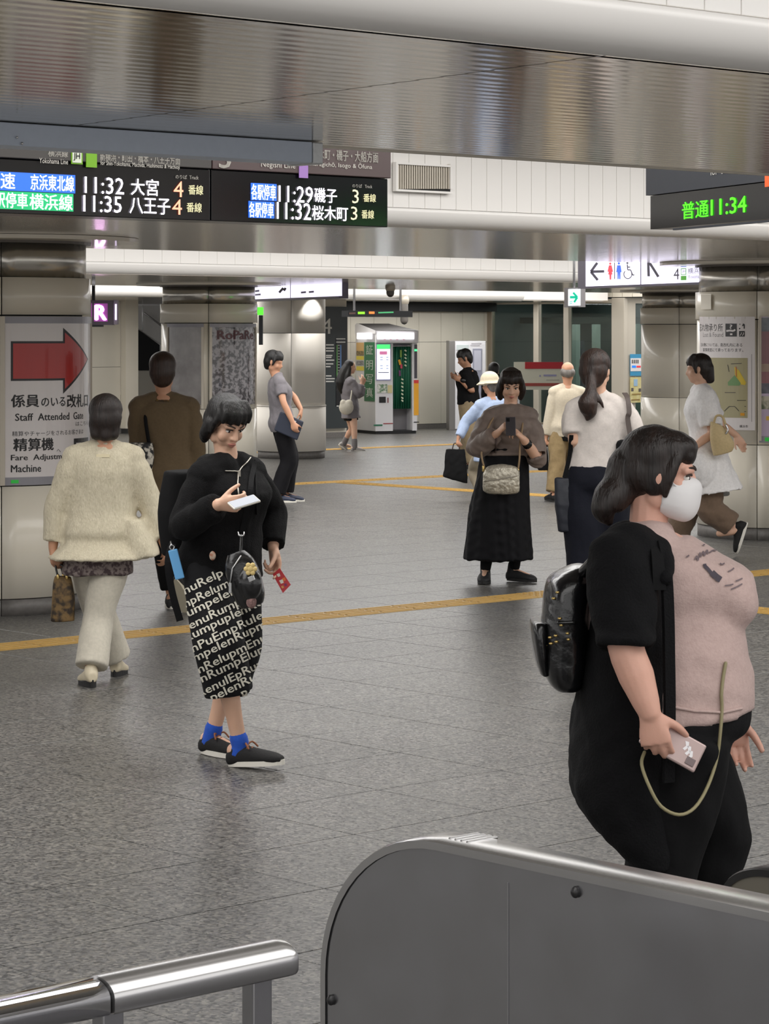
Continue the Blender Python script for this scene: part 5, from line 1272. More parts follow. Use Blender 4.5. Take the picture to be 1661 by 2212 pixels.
fuse("bag_body", [loft_geo([(hb + Z * -0.118, Vector((0.062, 0, 0)), Vector((0, 0.04, 0))), (hb + Z * 0.0, Vector((0.060, 0, 0)), Vector((0, 0.045, 0))), (hb + Z * 0.085, Vector((0.050, 0, 0)), Vector((0, 0.03, 0))), (hb + Z * 0.118, Vector((0.042, 0, 0)), Vector((0, 0.012, 0)))], 24, 3.2)], CAMO, r, 0.007, 2, (0.003, 30, (1, 1, 1), 2))
for (x0, dy) in ((-0.024, -0.02), (0.022, -0.02), (0.0, 0.02)):
    thing_tube("handle", [hb + Vector((x0, dy, 0.115)), hb + Vector((x0 * 0.9 - 0.015, dy * 0.8, 0.17)), p.palms[-1] + Vector((0.0, dy * 0.3, -0.004))], 0.0055, LEATHER, r)
    thing_tube("handle_ring", [hb + Vector((x0, dy, 0.108)), hb + Vector((x0, dy, 0.124))], 0.008, GOLD, r)
# ================================================================ 2 person in the olive jacket behind
p = Body("person", 17.4, (370, 1312), -4, 1.70, "person in a plain olive jacket and black trousers, half hidden behind two women", 1.05, SK2)
p.torso(p.P(360, 1025), p.P(354, 862)); p.arm(-1, p.P(308, 1062), p.P(300, 975)); p.arm(1, p.P(416, 1062), p.P(424, 975))
p.leg(-1, p.P(370, 1286, 0.0), Vector((-0.05, 1, 0))); p.leg(1, p.P(394, 1252, -0.32), Vector((0.35, 1, 0)), p.P(392, 1165, 0.05))
p.head(p.P(352, 803), Vector((0, 1, -0.05)), detail=False); p.build(0.012); p.hair(HAIR_BR, fringe=False, vol=1.06)
p.trousers("trousers", BLK, 0.9, 0.014); p.shirt("patterned_top", mat("print_brown", (110, 84, 44), 0.85, noise=(30, (60, 48, 34), 0.08)), 0.0, e=0.012, hem=-0.50)
p.shirt("jacket", cloth("olive_cotton", (104, 88, 66), 0.9), 0.95, e=0.024, hem=-0.33, flare=0.015, fold=(0.006, 41, (1, 1, 0.6), 9))
SOLEP = mat("sole_pale", (196, 188, 166), 0.6)
p.shoe(-1, mat("sneaker_black", (30, 29, 30), 0.6), M_SOLEW, L=0.25, voxel=0.008); p.shoe(1, MATS["sneaker_black"], SOLEP, L=0.25, pitch=-1.0, voxel=0.008)
fb = p.P(305, 995, -0.16); r = bag_root("shoulder_bag", p.P(305, 1030, -0.16), "black and white flowered bag behind the shoulder of the cardigan woman", "bag")
fuse("bag_body", [loft_geo([(fb + Z * -0.13, Vector((0.05, 0, 0)), Vector((0, 0.04, 0))), (fb, Vector((0.085, 0, 0)), Vector((0, 0.05, 0))), (fb + Z * 0.12, Vector((0.078, 0, 0)), Vector((0, 0.04, 0)))], 20, 2.8)], mat("flower_print", (18, 18, 20), 0.6, noise=(26, (206, 200, 188), 0.05)), r, 0.01, 2)
thing_tube("strap", [fb + Vector((0.05, 0.02, 0.11)), p.P(314, 905, -0.13), p.P(318, 872, 0.0)], 0.012, BLK, r)
# ================================================================ 3 woman in the black hoodie, walking with phone
p = Body("person", 11.25, (490, 1640), 128, 1.56, "woman in a black zip hoodie and black lettered culottes looking at her phone", 1.04, SK1)
p.torso(p.P(478, 1208), p.P(495, 1002), bust=0.02, waist_w=0.15, hip_w=0.175, depth=0.12)
p.arm(1, p.P(472, 1090, -0.36), p.P(392, 1140, -0.20), hand=Vector((1, -0.05, 0.06)), palm=Vector((0.1, 1, 0.25)), curl=0.62, thumb_out=0.7)
p.arm(-1, p.P(590, 1182, 0.12), p.P(590, 1104, 0.24), hand=Vector((0.18, -0.12, -1)), palm=Vector((-0.8, -0.6, 0)), curl=0.75, fingers=(0.35, 0.75, 0.95, 1.05), thumb_out=0.25)
p.leg(1, p.P(519, 1612, -0.20), Vector((0.9, -0.42, 0)), p.P(474, 1395, -0.24), plump=0.98); p.leg(-1, p.P(458, 1588, 0.12), Vector((0.72, -0.62, 0)), p.P(510, 1395, 0.06), plump=0.98)
p.head(p.P(489, 915, -0.02), Vector((0.52, -0.66, -0.42))); p.build(0.0048, 3)
p.hair(HAIR_DK, [([p.h(sx * 0.07, -0.02, 0.0), p.h(sx * 0.074, -0.03, -0.06), p.h(sx * 0.06, -0.045, -0.10)], [0.03, 0.03, 0.02]) for sx in (-1, 1)], voxel=0.006, vol=1.05)
CUL = cloth("culotte_black", (12, 12, 16), 0.8)
tz = p.trousers("culottes", CUL, 0.47, 0.004, widths=[0.104, 0.110, 0.110, 0.106, 0.106], voxel=0.01, fold=(0.007, 35, (1, 1, 0.4), 4), top=4)
PRW = mat("print_offwhite", (208, 204, 190), 0.8)
rows = ["enuRelpmuRelump", "mpRelumpEnuRulep", "Rumpelenuplemur", "elenuRumpElumpR", "uRumpuplenRelum", "lenPuEmpRulenup", "RumpelenRupmule", "pumRelupmEnuple", "uplenRumpElumRe", "mpRenulEpRumple", "RumupelenRupmel"]
for i, tx in enumerate(rows + rows[:4]):
    surf_text(tz, tx, 384 + (i % 2) * 7, 1243 + 26 * i + 30, 610, 1270 + 26 * i + 30, PRW, tz, 0.0035, 0.016, 0.50, -0.35, name="printed_lettering")
hoodie = cloth("hoodie_fleece", (13, 12, 14), 0.95, (9, 9, 10), 70, (200, 0.5))
hg = [tube_geo([p.neck + p.FF * -0.02 + Vector((math.cos(a) * 0.105, math.sin(a) * 0.105, -0.030 + 0.040 * math.cos(a - math.atan2(-p.F.y, -p.F.x)))) for a in [math.radians(t) for t in range(0, 360, 30)] + [0.0]], 0.030, 10, 2)]
hg.append(blob_geo(p.neck - p.FF * 0.105 - Z * 0.055, 0.115, 0.07, 0.085, p.RR, p.FF, Z))
hd = p.shirt("hoodie", hoodie, {1: 0.97, -1: 0.97}, e=0.026, se=0.022, hem=-0.16, flare=0.01, voxel=0.009, puff=1.06, fold=[(0.008, 41, (1, 1, 0.7), 11), (0.003, 34, (1, 1, 0.7), 12)], extra=hg, collar=False)
ZM = mat("zip_metal", (170, 165, 155), 0.3, 0.9)
zp = surf_path(hd, [(514, 1020), (512, 1050), (516, 1080)], 0.004)
if len(zp) > 2: thing_tube("zipper", zp, 0.0035, ZM, hd)
zp = surf_path(hd, [(486, 1018), (514, 1020), (540, 990)], 0.005)
if len(zp) > 2: thing_tube("zipper", zp, 0.003, ZM, hd)
q = surf(hd, 515, 1026, 0.008)
if q: box("zipper_pull", q, Vector((0.006, 0, 0)), Vector((0, 0.003, 0)), Vector((0, 0, 0.014)), ZM, hd, 0.002)
zp = surf_path(hd, [(549, 986), (551, 1040), (553, 1110)], 0.004)
if len(zp) > 2: thing_tube("drawstring", zp, 0.004, BLK, hd)
SHB = mat("shoe_suede", (19, 18, 19), 0.8, bump=(150, 0.2)); LACE = mat("lace_brown", (140, 84, 52), 0.7); SOCK = cloth("sock_blue", (44, 88, 190), 0.9)
p.shoe(1, SHB, M_SOLEW, L=0.262, lace=LACE, sock=SOCK, sockr=0.040, pitch=0.10, wd=0.049); p.shoe(-1, SHB, M_SOLEW, L=0.262, lace=LACE, sock=SOCK, sockr=0.040, wd=0.049)
# phone, card, bags of the hoodie woman
ph = p.P(527, 1085, -0.40); la = Vector((0.80, 0.45, 0.22)).normalized(); lb = Vector((0.40, -0.80, -0.42)); lb = (lb - la * lb.dot(la)).normalized(); ln = la.cross(lb)
r = bag_root("smartphone", ph, "white smartphone in the hand of the woman in the black hoodie", "smartphone")
box("case", ph, la * 0.064, lb * 0.031, ln * 0.0045, mat("phone_white", (214, 210, 200), 0.3), r, 0.004); box("screen", ph + ln * (0.0048 if ln.z > 0 else -0.0048), la * 0.059, lb * 0.028, ln * 0.0006, mat("phone_glass", (160, 165, 175), 0.1), r)
c4 = [p.P(*t) for t in ((589, 1241, 0.06), (604, 1227, 0.06), (628, 1263, 0.03), (611, 1281, 0.03))]
r = bag_root("card", c4[0], "small red printed card in the lowered hand of the hoodie woman", "card")
cn = (c4[1] - c4[0]).cross(c4[3] - c4[0]).normalized(); cn = cn if cn.y < 0 else -cn
obj_from("sheet", c4 + [q - cn * 0.0012 for q in c4], [[0, 1, 2, 3], [7, 6, 5, 4], [0, 4, 5, 1], [1, 5, 6, 2], [2, 6, 7, 3], [3, 7, 4, 0]], mat("card_red", (186, 40, 48), 0.35), r)
cp_ = lambda a, b: c4[0] + (c4[1] - c4[0]) * a + (c4[3] - c4[0]) * b + cn * 0.001
for (a, b, w_, m) in ((0.55, 0.22, 0.012, M_SOLEW), (0.5, 0.55, 0.014, M_SOLEW), (0.85, 0.55, 0.012, mat("card_orange", (222, 120, 50), 0.4)), (0.3, 0.78, 0.009, mat("card_gold", (206, 150, 80), 0.4)), (0.7, 0.8, 0.01, mat("card_plum", (120, 40, 90), 0.4))):
    e1 = (c4[1] - c4[0]).normalized() * w_ * 0.6; e2 = (c4[3] - c4[0]).normalized() * w_ * 0.8; cc = cp_(a, b); obj_from("print", [cc - e1 - e2, cc + e1 - e2 * 0.4, cc + e1 * 0.6 + e2, cc - e1 + e2 * 0.5], [[0, 1, 2, 3]], m, r)
bc = p.P(527, 1248, -0.33); r = bag_root("crossbody_bag", p.P(527, 1310, -0.33), "shiny black crossbody bag with a gold flower charm on the lettered culottes", "bag")
ta = Vector((0.30, 0, -0.95)).normalized(); tb_ = Vector((0.95, 0, 0.30))
bodyb = fuse("bag_body", [loft_geo([(bc - ta * 0.115, tb_ * 0.035, Vector((0, 0.03, 0))), (bc - ta * 0.07, tb_ * 0.062, Vector((0, 0.045, 0))), (bc, tb_ * 0.072, Vector((0, 0.05, 0))), (bc + ta * 0.085, tb_ * 0.065, Vector((0, 0.045, 0))), (bc + ta * 0.125, tb_ * 0.045, Vector((0, 0.03, 0)))], 24, 2.6), blob_geo(bc + ta * 0.03 + tb_ * 0.02 - Vector((0, 0.04, 0)), 0.05, 0.035, 0.07)], LEATHER, r, 0.006, 2)
zp = surf_path(bodyb, [(520, 1202), (503, 1228), (498, 1262)], 0.004); thing_tube("zipper", zp, 0.004, SILV, r) if len(zp) > 2 else None
q = p.P(497, 1270, -0.40); box("zipper_pull", q, Vector((0.006, 0, 0)), Vector((0, 0.003, 0)), Vector((0, 0, 0.022)), SILV, r, 0.002)
q = p.P(541, 1229, -0.41); fl = MB()
for k in range(6): fl.add(*blob_geo(q + Vector((math.cos(k * 1.047) * 0.018, 0, math.sin(k * 1.047) * 0.018 + 0.0)), 0.011, 0.005, 0.011, n=10, m=6))
fl.add(*blob_geo(q, 0.015, 0.006, 0.015, n=10, m=6)); tag(fl.build("flower_charm", mat("charm_gold", (222, 196, 130), 0.4), r, True), kind='stuff')
box("clasp", p.P(543, 1250, -0.40), Vector((0.013, 0, 0.006)), Vector((0, 0.005, 0)), Vector((-0.004, 0, 0.011)), SILV, r, 0.003)
thing_tube("ring", [p.P(514, 1150, -0.31), p.P(516, 1156, -0.32), p.P(521, 1158, -0.32), p.P(526, 1156, -0.32), p.P(527, 1150, -0.31)], 0.0035, SILV, r)
thing_tube("strap", [p.P(519, 1200, -0.34), p.P(520, 1178, -0.33), p.P(520, 1157, -0.31)], 0.007, LEATHER, r)
zp = surf_path(hd, [(520, 1152), (528, 1110), (538, 1060), (545, 1010), (548, 985)], 0.008); strap("strap", zp[::3], 0.022, 0.004, BLK2, r, Vector((0.2, -1, 0.2))) if len(zp) > 8 else None
v, f = blob_geo(p.P(543, 1300, -0.37), 0.022, 0.02, 0.028, n=14, m=9); obj_from("fluffy_charm", v, f, mat("charm_pink", (176, 140, 136), 0.95, noise=(60, (110, 86, 84), 0.2), bump=(120, 0.8)), r, True)
q = surf(hd, 458, 1200, 0.012) or p.P(458, 1200, -0.3)
v, f = blob_geo(q, 0.014, 0.01, 0.02, n=12, m=8); obj_from("orange_charm", v, f, mat("charm_orange", (190, 104, 66), 0.5, noise=(40, (220, 200, 180), 0.1)), r, True)
kb = p.P(398, 1105, 0.14); r = bag_root("backpack", p.P(392, 1210, 0.10), "black backpack with a light blue tag on the hoodie woman's back", "backpack")
fuse("bag_body", [loft_geo([(kb + Z * -0.19, p.RR * 0.12, p.FF * 0.06), (kb, p.RR * 0.14, p.FF * 0.075), (kb + Z * 0.18, p.RR * 0.11, p.FF * 0.05)], 24, 2.6)], BLK, r, 0.010, 2)
strap("hanging_strap", [p.P(372, 1175, -0.1), p.P(363, 1215, -0.15), p.P(371, 1275, -0.16), p.P(389, 1341, -0.16)], 0.03, 0.004, BLK2, r, Vector((0, -1, 0)))
tg = p.P(381, 1219, -0.18); TD = Vector((0.25, 0, -0.97)); TX = Vector((0.97, 0, 0.25))
box("blue_tag", tg, TX * 0.020, Vector((0, 0.006, 0)), TD * 0.064, mat("tag_blue", (104, 172, 226), 0.5), r, 0.004)
thing_tube("tag_ring", [tg - TD * 0.062, tg - TD * 0.074 + TX * 0.010, tg - TD * 0.086, tg - TD * 0.074 - TX * 0.010, tg - TD * 0.062], 0.003, SILV, r); thing_tube("tag_cord", [tg - TD * 0.084, p.P(369, 1170, -0.14)], 0.004, SILV, r)
# ================================================================ 4 man by the white column
p = Body("person", 28.1, (610, 1085), 78, 1.64, "man in a grey shirt and dark trousers standing by the slim white column", 1.0, SK2)
p.torso(p.P(609, 914), p.P(600, 816)); p.arm(1, p.P(632, 912, -0.26), p.P(612, 868, -0.24), hand=Vector((0.3, -0.1, -1)), palm=Vector((0.3, 1, 0)), curl=0.6); p.arm(-1, p.P(650, 884, 0.12), p.P(634, 856, 0.2), hand=Vector((0.0, 0, -1)), palm=Vector((-1, 0, 0)), curl=0.3)
p.leg(1, p.P(599, 1068, -0.04), Vector((1, 0, 0))); p.leg(-1, p.P(617, 1066, 0.16), Vector((1, 0.1, 0)))
p.head(p.P(592, 782), Vector((0.9, -0.2, -0.25)), detail=False); p.build(0.011); p.hair(HAIR_DK, voxel=0.01)
p.trousers("trousers", cloth("trouser_black", (17, 16, 20), 0.8), 0.95, 0.016, widths=[0.094, 0.086, 0.074, 0.07, 0.068]); p.shirt("shirt", cloth("grey_cotton", (120, 116, 120), 0.85), 0.35, e=0.018, hem=-0.18)
SN = mat("sneaker_navy", (36, 44, 66), 0.6); p.shoe(1, SN, M_SOLEW, L=0.255, voxel=0.008); p.shoe(-1, SN, M_SOLEW, L=0.255, voxel=0.008)
cb_ = p.P(624, 920, -0.22); r = bag_root("clutch_bag", p.P(624, 945, -0.22), "flat navy clutch bag under the arm of the man by the white column", "bag")
box("bag_body", cb_, Vector((0.125, 0, -0.055)) , Vector((0.0, 0.025, 0)), Vector((0.035, 0, 0.10)), mat("bag_navy", (34, 40, 56), 0.6), r, 0.012); box("label_patch", cb_ + Vector((0.055, -0.03, 0.05)), Vector((0.022, 0, -0.008)), Vector((0, 0.003, 0)), Vector((0.003, 0, 0.01)), mat("patch_white", (190, 190, 196), 0.6), r)
# ================================================================ 5 young woman near the photo booth
p = Body("person", 40.3, (755, 974), 68, 1.46, "young woman with long black hair and bare legs walking toward the photo booth", 0.95, SK1)
p.torso(p.P(757, 884), p.P(752, 817)); p.arm(1, p.P(781, 826, -0.10), p.P(775, 851, -0.14), hand=Vector((0.3, 0, 1)), curl=0.5); p.arm(-1, p.P(783, 832, 0.18), p.P(778, 852, 0.2), hand=Vector((0.3, 0, 1)), curl=0.5)
p.leg(1, p.P(766, 965, -0.1), Vector((1, 0.1, 0)), p.P(765, 925, -0.1)); p.leg(-1, p.P(742, 958, 0.25), Vector((0.7, 0.5, 0)), p.P(759, 926, 0.12))
p.head(p.P(757, 793), Vector((1, 0.15, -0.1)), detail=False); p.build(0.010)
p.hair(HAIR_DK, [([p.h(0, -0.05, 0.0), p.h(0.0, -0.10, -0.12), p.h(0.0, -0.13, -0.28), p.h(0.0, -0.11, -0.42)], [0.085, 0.10, 0.10, 0.05]), ([p.h(0.06, -0.02, 0.0), p.h(0.08, -0.04, -0.14), p.h(0.08, -0.08, -0.26)], [0.03, 0.05, 0.03])], fringe=False, voxel=0.01)
p.shirt("shorts", BLK, 0, e=0.01, hem=-0.36, i1=4, collar=False); p.shirt("jacket", cloth("grey_nylon", (122, 118, 122), 0.7), 0.9, e=0.035, se=0.02, hem=-0.28, flare=0.015, puff=1.35, fold=(0.008, 41, (1, 1, 1), 21))
SNG = mat("sneaker_grey", (150, 146, 142), 0.7); p.shoe(1, SNG, M_SOLEW, L=0.24, voxel=0.008, sock=cloth("sock_grey", (120, 116, 116)), sockr=0.042); p.shoe(-1, SNG, M_SOLEW, L=0.24, voxel=0.008, pitch=-0.7)
for sd in (1, -1):
    hp, kn, an, td = p.legs[sd]; v, f = tube_geo([an - Z * 0.02, an.lerp(kn, 0.35)], [0.043, 0.046], 12); obj_from("sock", v, f, MATS["sock_grey"], p.root, True)
wb_ = p.P(748, 878, -0.22); r = bag_root("shoulder_bag", p.P(748, 896, -0.22), "pale slouchy bag at the hip of the long-haired young woman", "bag")
fuse("bag_body", [blob_geo(wb_ - Z * 0.02, 0.115, 0.06, 0.11), blob_geo(wb_ + Vector((0.04, 0, 0.05)), 0.06, 0.045, 0.06), blob_geo(wb_ + Vector((-0.05, 0, 0.05)), 0.05, 0.045, 0.06)], cloth("bag_ivory", (206, 200, 186), 0.7), r, 0.01, 3, (0.004, 20, (1, 1, 1), 3)); thing_tube("strap", [wb_ + Vector((0.06, 0, 0.08)), p.P(760, 840, -0.16), p.P(752, 821, -0.05)], 0.012, MATS["bag_ivory"], r)
# ================================================================ 6 man in black T-shirt
p = Body("person", 35.0, (1012, 1012), -72, 1.65, "man in a black T-shirt and beige trousers in front of the white cabinet", 1.12, SK2)
p.torso(p.P(1012, 872), p.P(1010, 802)); p.arm(-1, p.P(996, 822, -0.22), p.P(1021, 846, -0.20), hand=Vector((-1, 0, 0.5)), curl=0.6, palm=Vector((0, 1, 0.3))); p.arm(1, p.P(989, 818, 0.10), p.P(1003, 846, 0.2), hand=Vector((-1, 0, 0.5)), curl=0.6, palm=Vector((0, -1, 0.3)))
p.leg(1, p.P(1004, 1000, 0.08), Vector((-1, 0.2, 0))); p.leg(-1, p.P(1018, 1002, -0.08), Vector((-1, 0, 0)))
p.head(p.P(1003, 774), Vector((-0.9, -0.1, -0.35)), detail=False); p.build(0.012); p.hair(HAIR_DK, voxel=0.01)
p.trousers("trousers", cloth("beige_chino", (164, 146, 116), 0.85), 0.95, 0.018, widths=[0.1, 0.09, 0.075, 0.07, 0.065]); p.shirt("t_shirt", BLK2, 0.42, e=0.024, hem=-0.02)
p.shoe(1, SHB, M_SOLEB, voxel=0.01); p.shoe(-1, SHB, M_SOLEB, voxel=0.01)
v, f = tube_geo([p.P(1002, 822.5, -0.23), p.P(999, 821, -0.23)], 0.036, 12); obj_from("wrist_watch", v, f, M_BLACK, p.root, True)
ph = p.P(982, 810, -0.06); r = bag_root("smartphone", ph, "dark phone held up by the man in the black T-shirt", "smartphone"); box("case", ph, Vector((0.02, 0, 0.03)), Vector((0, 0.036, 0)), Vector((-0.04, 0, 0.055)) * 0.12, M_BLACK, r, 0.003); box("screen", ph + Vector((0.004, 0, -0.006)), Vector((0.018, 0, 0.027)), Vector((0, 0.033, 0)), Vector((-0.04, 0, 0.055)) * 0.02, M_LED, r)
# ================================================================ 7 person with cream hat and light blue shirt
p = Body("person", 28.0, (1050, 1087), -25, 1.46, "person in a cream hat and light blue shirt carrying a black tote", 1.0, SK2)
p.torso(p.P(1060, 962), p.P(1062, 864)); p.arm(-1, p.P(990, 946, -0.08), p.P(1006, 912, -0.02), hand=Vector((-0.2, 0, -1)), curl=0.9, palm=Vector((1, 0, 0))); p.arm(1, p.P(1105, 960, 0.1), p.P(1108, 915, 0.1))
p.leg(-1, p.P(1042, 1070, -0.05), Vector((-0.5, 1, 0))); p.leg(1, p.P(1068, 1072, 0.1), Vector((-0.4, 1, 0)))
p.head(p.P(1057, 830), Vector((-0.7, 0.7, -0.1)), detail=False); p.build(0.012); p.hair(HAIR_GR, fringe=False, voxel=0.012)
p.trousers("trousers", cloth("stone_cotton", (172, 160, 138), 0.85), 0.95, 0.016); p.shirt("shirt", cloth("blue_oxford", (168, 184, 212), 0.8), 0.95, e=0.026, se=0.018, hem=-0.36, flare=0.02, puff=1.15, fold=(0.007, 41, (1, 1, 0.6), 31))
p.shoe(1, SHB, M_SOLEB, voxel=0.012); p.shoe(-1, SHB, M_SOLEB, voxel=0.012)
fuse("hat", [blob_geo(p.h(0, -0.01, 0.055), 0.098, 0.108, 0.092, p.hr, p.hf, p.hu), loft_geo([(p.h(0, 0, 0.035), p.hr * 0.10, p.hf * 0.11), (p.h(0, 0, 0.005), p.hr * 0.135, p.hf * 0.15), (p.h(0, 0, -0.002), p.hr * 0.138, p.hf * 0.153)], 24, 2.0)], cloth("hat_cream", (214, 202, 176), 0.9), p.root, 0.01, 2)
tbp = p.P(984, 1004, -0.08); r = bag_root("tote_bag", p.P(984, 1038, -0.08), "black fabric tote hanging at the left of the long-skirted woman", "bag")
fuse("bag_body", [loft_geo([(tbp + Vector((-0.005, 0, -0.165)), Vector((0.135, 0, -0.04)), Vector((0, 0.05, 0))), (tbp, Vector((0.118, 0, -0.012)), Vector((0, 0.05, 0))), (tbp + Vector((0.0, 0, 0.17)), Vector((0.105, 0, 0)), Vector((0, 0.02, 0)))], 22, 3.4)], BLK, r, 0.01, 2, (0.006, 35, (1, 1, 1), 5))
for x in (-0.035, 0.04): thing_tube("handle", [tbp + Vector((x, 0, 0.165)), tbp + Vector((x * 0.7 + 0.01, 0, 0.23)), p.palms[-1]], 0.006, mat("handle_brown", (60, 48, 44), 0.6), r)
# ================================================================ 8 distant dark-haired person
p = Body("person", 40.0, (1070, 975), 20, 1.55, "dark-haired person far behind, only the hair showing over the hat", 1.0, SK2)
p.torso(p.P(1070, 864), p.P(1069, 815)); p.arm(-1, p.P(1050, 880), p.P(1047, 850)); p.arm(1, p.P(1092, 880), p.P(1094, 850)); p.leg(-1, p.P(1063, 962), Vector((0.3, 1, 0))); p.leg(1, p.P(1078, 962), Vector((0.3, 1, 0)))
p.head(p.P(1068, 800), Vector((0.4, 1, 0)), detail=False); p.build(0.014); p.hair(HAIR_DK, fringe=False, voxel=0.012, vol=1.1)
p.trousers("trousers", NAVY, 0.95, 0.016, voxel=0.015); p.shirt("jacket", BLK, 0.95, e=0.02, hem=-0.2, voxel=0.015); p.shoe(1, SHB, M_SOLEB, voxel=0.014); p.shoe(-1, SHB, M_SOLEB, voxel=0.014)
# ================================================================ 9 woman in the long black skirt
p = Body("person", 19.17, (1085, 1258), 178, 1.585, "woman in a taupe blouse and long black skirt, facing us over her phone", 0.93, SK1)
p.torso(p.P(1092, 1006), p.P(1103, 888), bust=0.015)
p.arm(1, p.P(1076, 934, -0.27), p.P(1030, 968, -0.12), hand=Vector((0.55, -0.35, 0.6)), palm=Vector((0.6, 0.2, -0.4)), curl=0.65); p.arm(-1, p.P(1130, 948, -0.27), p.P(1160, 988, -0.10), hand=Vector((-0.6, -0.35, 0.6)), palm=Vector((-0.6, 0.2, -0.4)), curl=0.65, plump=1.15)
p.leg(1, p.P(1048, 1232, 0.0), Vector((-0.12, -1, 0)), p.P(1062, 1120, 0)); p.leg(-1, p.P(1111, 1230, 0.03), Vector((0.8, -0.6, 0)), p.P(1118, 1120, 0))
p.head(p.P(1104, 832, -0.02), Vector((0.02, -1, -0.38))); p.build(0.0065, 3)
p.hair(HAIR_DB, [([p.h(sx * 0.07, -0.02, 0.02), p.h(sx * 0.082, -0.02, -0.05), p.h(sx * 0.075, -0.03, -0.115)], [0.03, 0.034, 0.022]) for sx in (-1, 1)], voxel=0.008, vol=1.04)
TAU = cloth("taupe_satin", (130, 116, 108), 0.55, (112, 99, 92), 20)
cy_ = lambda x, y, dd=0.0: p.P(x, y, dd)
p.trousers("tights", BLK2, 1.0, 0.003, voxel=0.01, fold=None, widths=[0.09, 0.075, 0.054, 0.05, 0.036])
sk = fuse("skirt", [loft_geo([(cy_(1090, 968), Vector((0.172, 0, 0)), Vector((0, 0.125, 0))), (cy_(1087, 1020), Vector((0.19, 0, 0)), Vector((0, 0.145, 0))), (cy_(1080, 1110), Vector((0.225, 0, 0)), Vector((0, 0.175, 0))), (cy_(1077, 1208), Vector((0.258, 0, 0)), Vector((0, 0.20, 0)))], 40, 2.1)], cloth("skirt_black", (12, 12, 17), 0.8), p.root, 0.011, 2, (0.013, 46, (1.2, 1, 0.06), 6))
BR_ = p.shirt("blouse", TAU, {1: 0.90, -1: 0.52}, e=0.03, se=0.026, hem=0.20, flare=0.02, puff=1.32, voxel=0.010, fold=[(0.01, 49, (1, 1, 0.8), 41)], collar=True)
thing_tube("drawstring", surf_path(BR_, [(1070, 938), (1071, 978)], 0.006) or [p.P(1070, 938, -0.2), p.P(1071, 978, -0.2)], 0.008, mat("cord_brown", (84, 70, 66), 0.7), BR_)
a_, e_, w_ = p.arms[-1]; m_ = e_.lerp(w_, 0.72); dv = (w_ - e_).normalized()
v, f = tube_geo([m_ - dv * 0.012, m_ + dv * 0.012], 0.036, 14); obj_from("wrist_watch", v, f, M_BLACK, p.root, True)
BOOT = mat("boot_black", (24, 24, 26), 0.7, bump=(80, 0.2)); p.shoe(1, BOOT, M_SOLEB, L=0.25, wd=0.05, H=0.12, voxel=0.008); p.shoe(-1, BOOT, M_SOLEB, L=0.25, wd=0.05, H=0.12, voxel=0.008)
ph = p.P(1103, 921, -0.36); r = bag_root("smartphone", ph, "dark smartphone held in both hands by the long-skirted woman", "smartphone")
pu_ = Vector((0, 0.45, 0.89)); box("case", ph, Vector((0.036, 0, 0)), pu_ * 0.074, Vector((0, 0.89, -0.45)) * 0.004, mat("phone_dark", (54, 50, 54), 0.35), r, 0.003); box("lens_plate", ph + pu_ * 0.05 + Vector((-0.018, -0.005, 0.001)), Vector((0.012, 0, 0)), pu_ * 0.014, Vector((0, 0.89, -0.45)) * 0.0015, M_BLACK, r, 0.001)
qb = p.P(1083, 1037, -0.24); r = bag_root("crossbody_bag", p.P(1083, 1070, -0.24), "quilted silver crossbody bag in front of the long black skirt", "bag")
SQ = mat("silver_quilt", (204, 198, 182), 0.36, 0.35, noise=(38, (164, 157, 142), 0.14), bump=(42, 0.9))
sb_ = fuse("bag_body", [loft_geo([(qb + Vector((-0.135, 0, -0.012)), Vector((0, 0.03, 0)), Z * 0.06), (qb + Vector((-0.10, 0, 0)), Vector((0, 0.048, 0)), Z * 0.098), (qb + Vector((0, 0, 0.006)), Vector((0, 0.055, 0)), Z * 0.112), (qb + Vector((0.10, 0, 0)), Vector((0, 0.048, 0)), Z * 0.100), (qb + Vector((0.132, 0, -0.01)), Vector((0, 0.03, 0)), Z * 0.07)], 24, 2.8)], SQ, r, 0.007, 2, (0.004, 60, (1, 1, 1), 7))
zp = surf_path(sb_, [(1046, 1040), (1080, 1035), (1117, 1028)], 0.003); thing_tube("zipper", zp, 0.004, ZM, r)
for pts in ([(1046, 1010, -0.23), (1041, 990, -0.23), (1041, 972, -0.21), (1052, 930, -0.16), (1068, 898, -0.05)], [(1119, 1015, -0.23), (1122, 990, -0.24), (1123, 960, -0.22), (1128, 925, -0.15), (1130, 900, -0.05)]): thing_tube("strap", [p.P(*t) for t in pts], 0.007, mat("strap_tan", (150, 126, 96), 0.6), r)
for t in ((1044, 1012, -0.24), (1119, 1018, -0.24)): thing_tube("ring", [p.P(t[0], t[1] - 4, t[2]), p.P(t[0], t[1] + 5, t[2])], 0.009, GOLD, r)
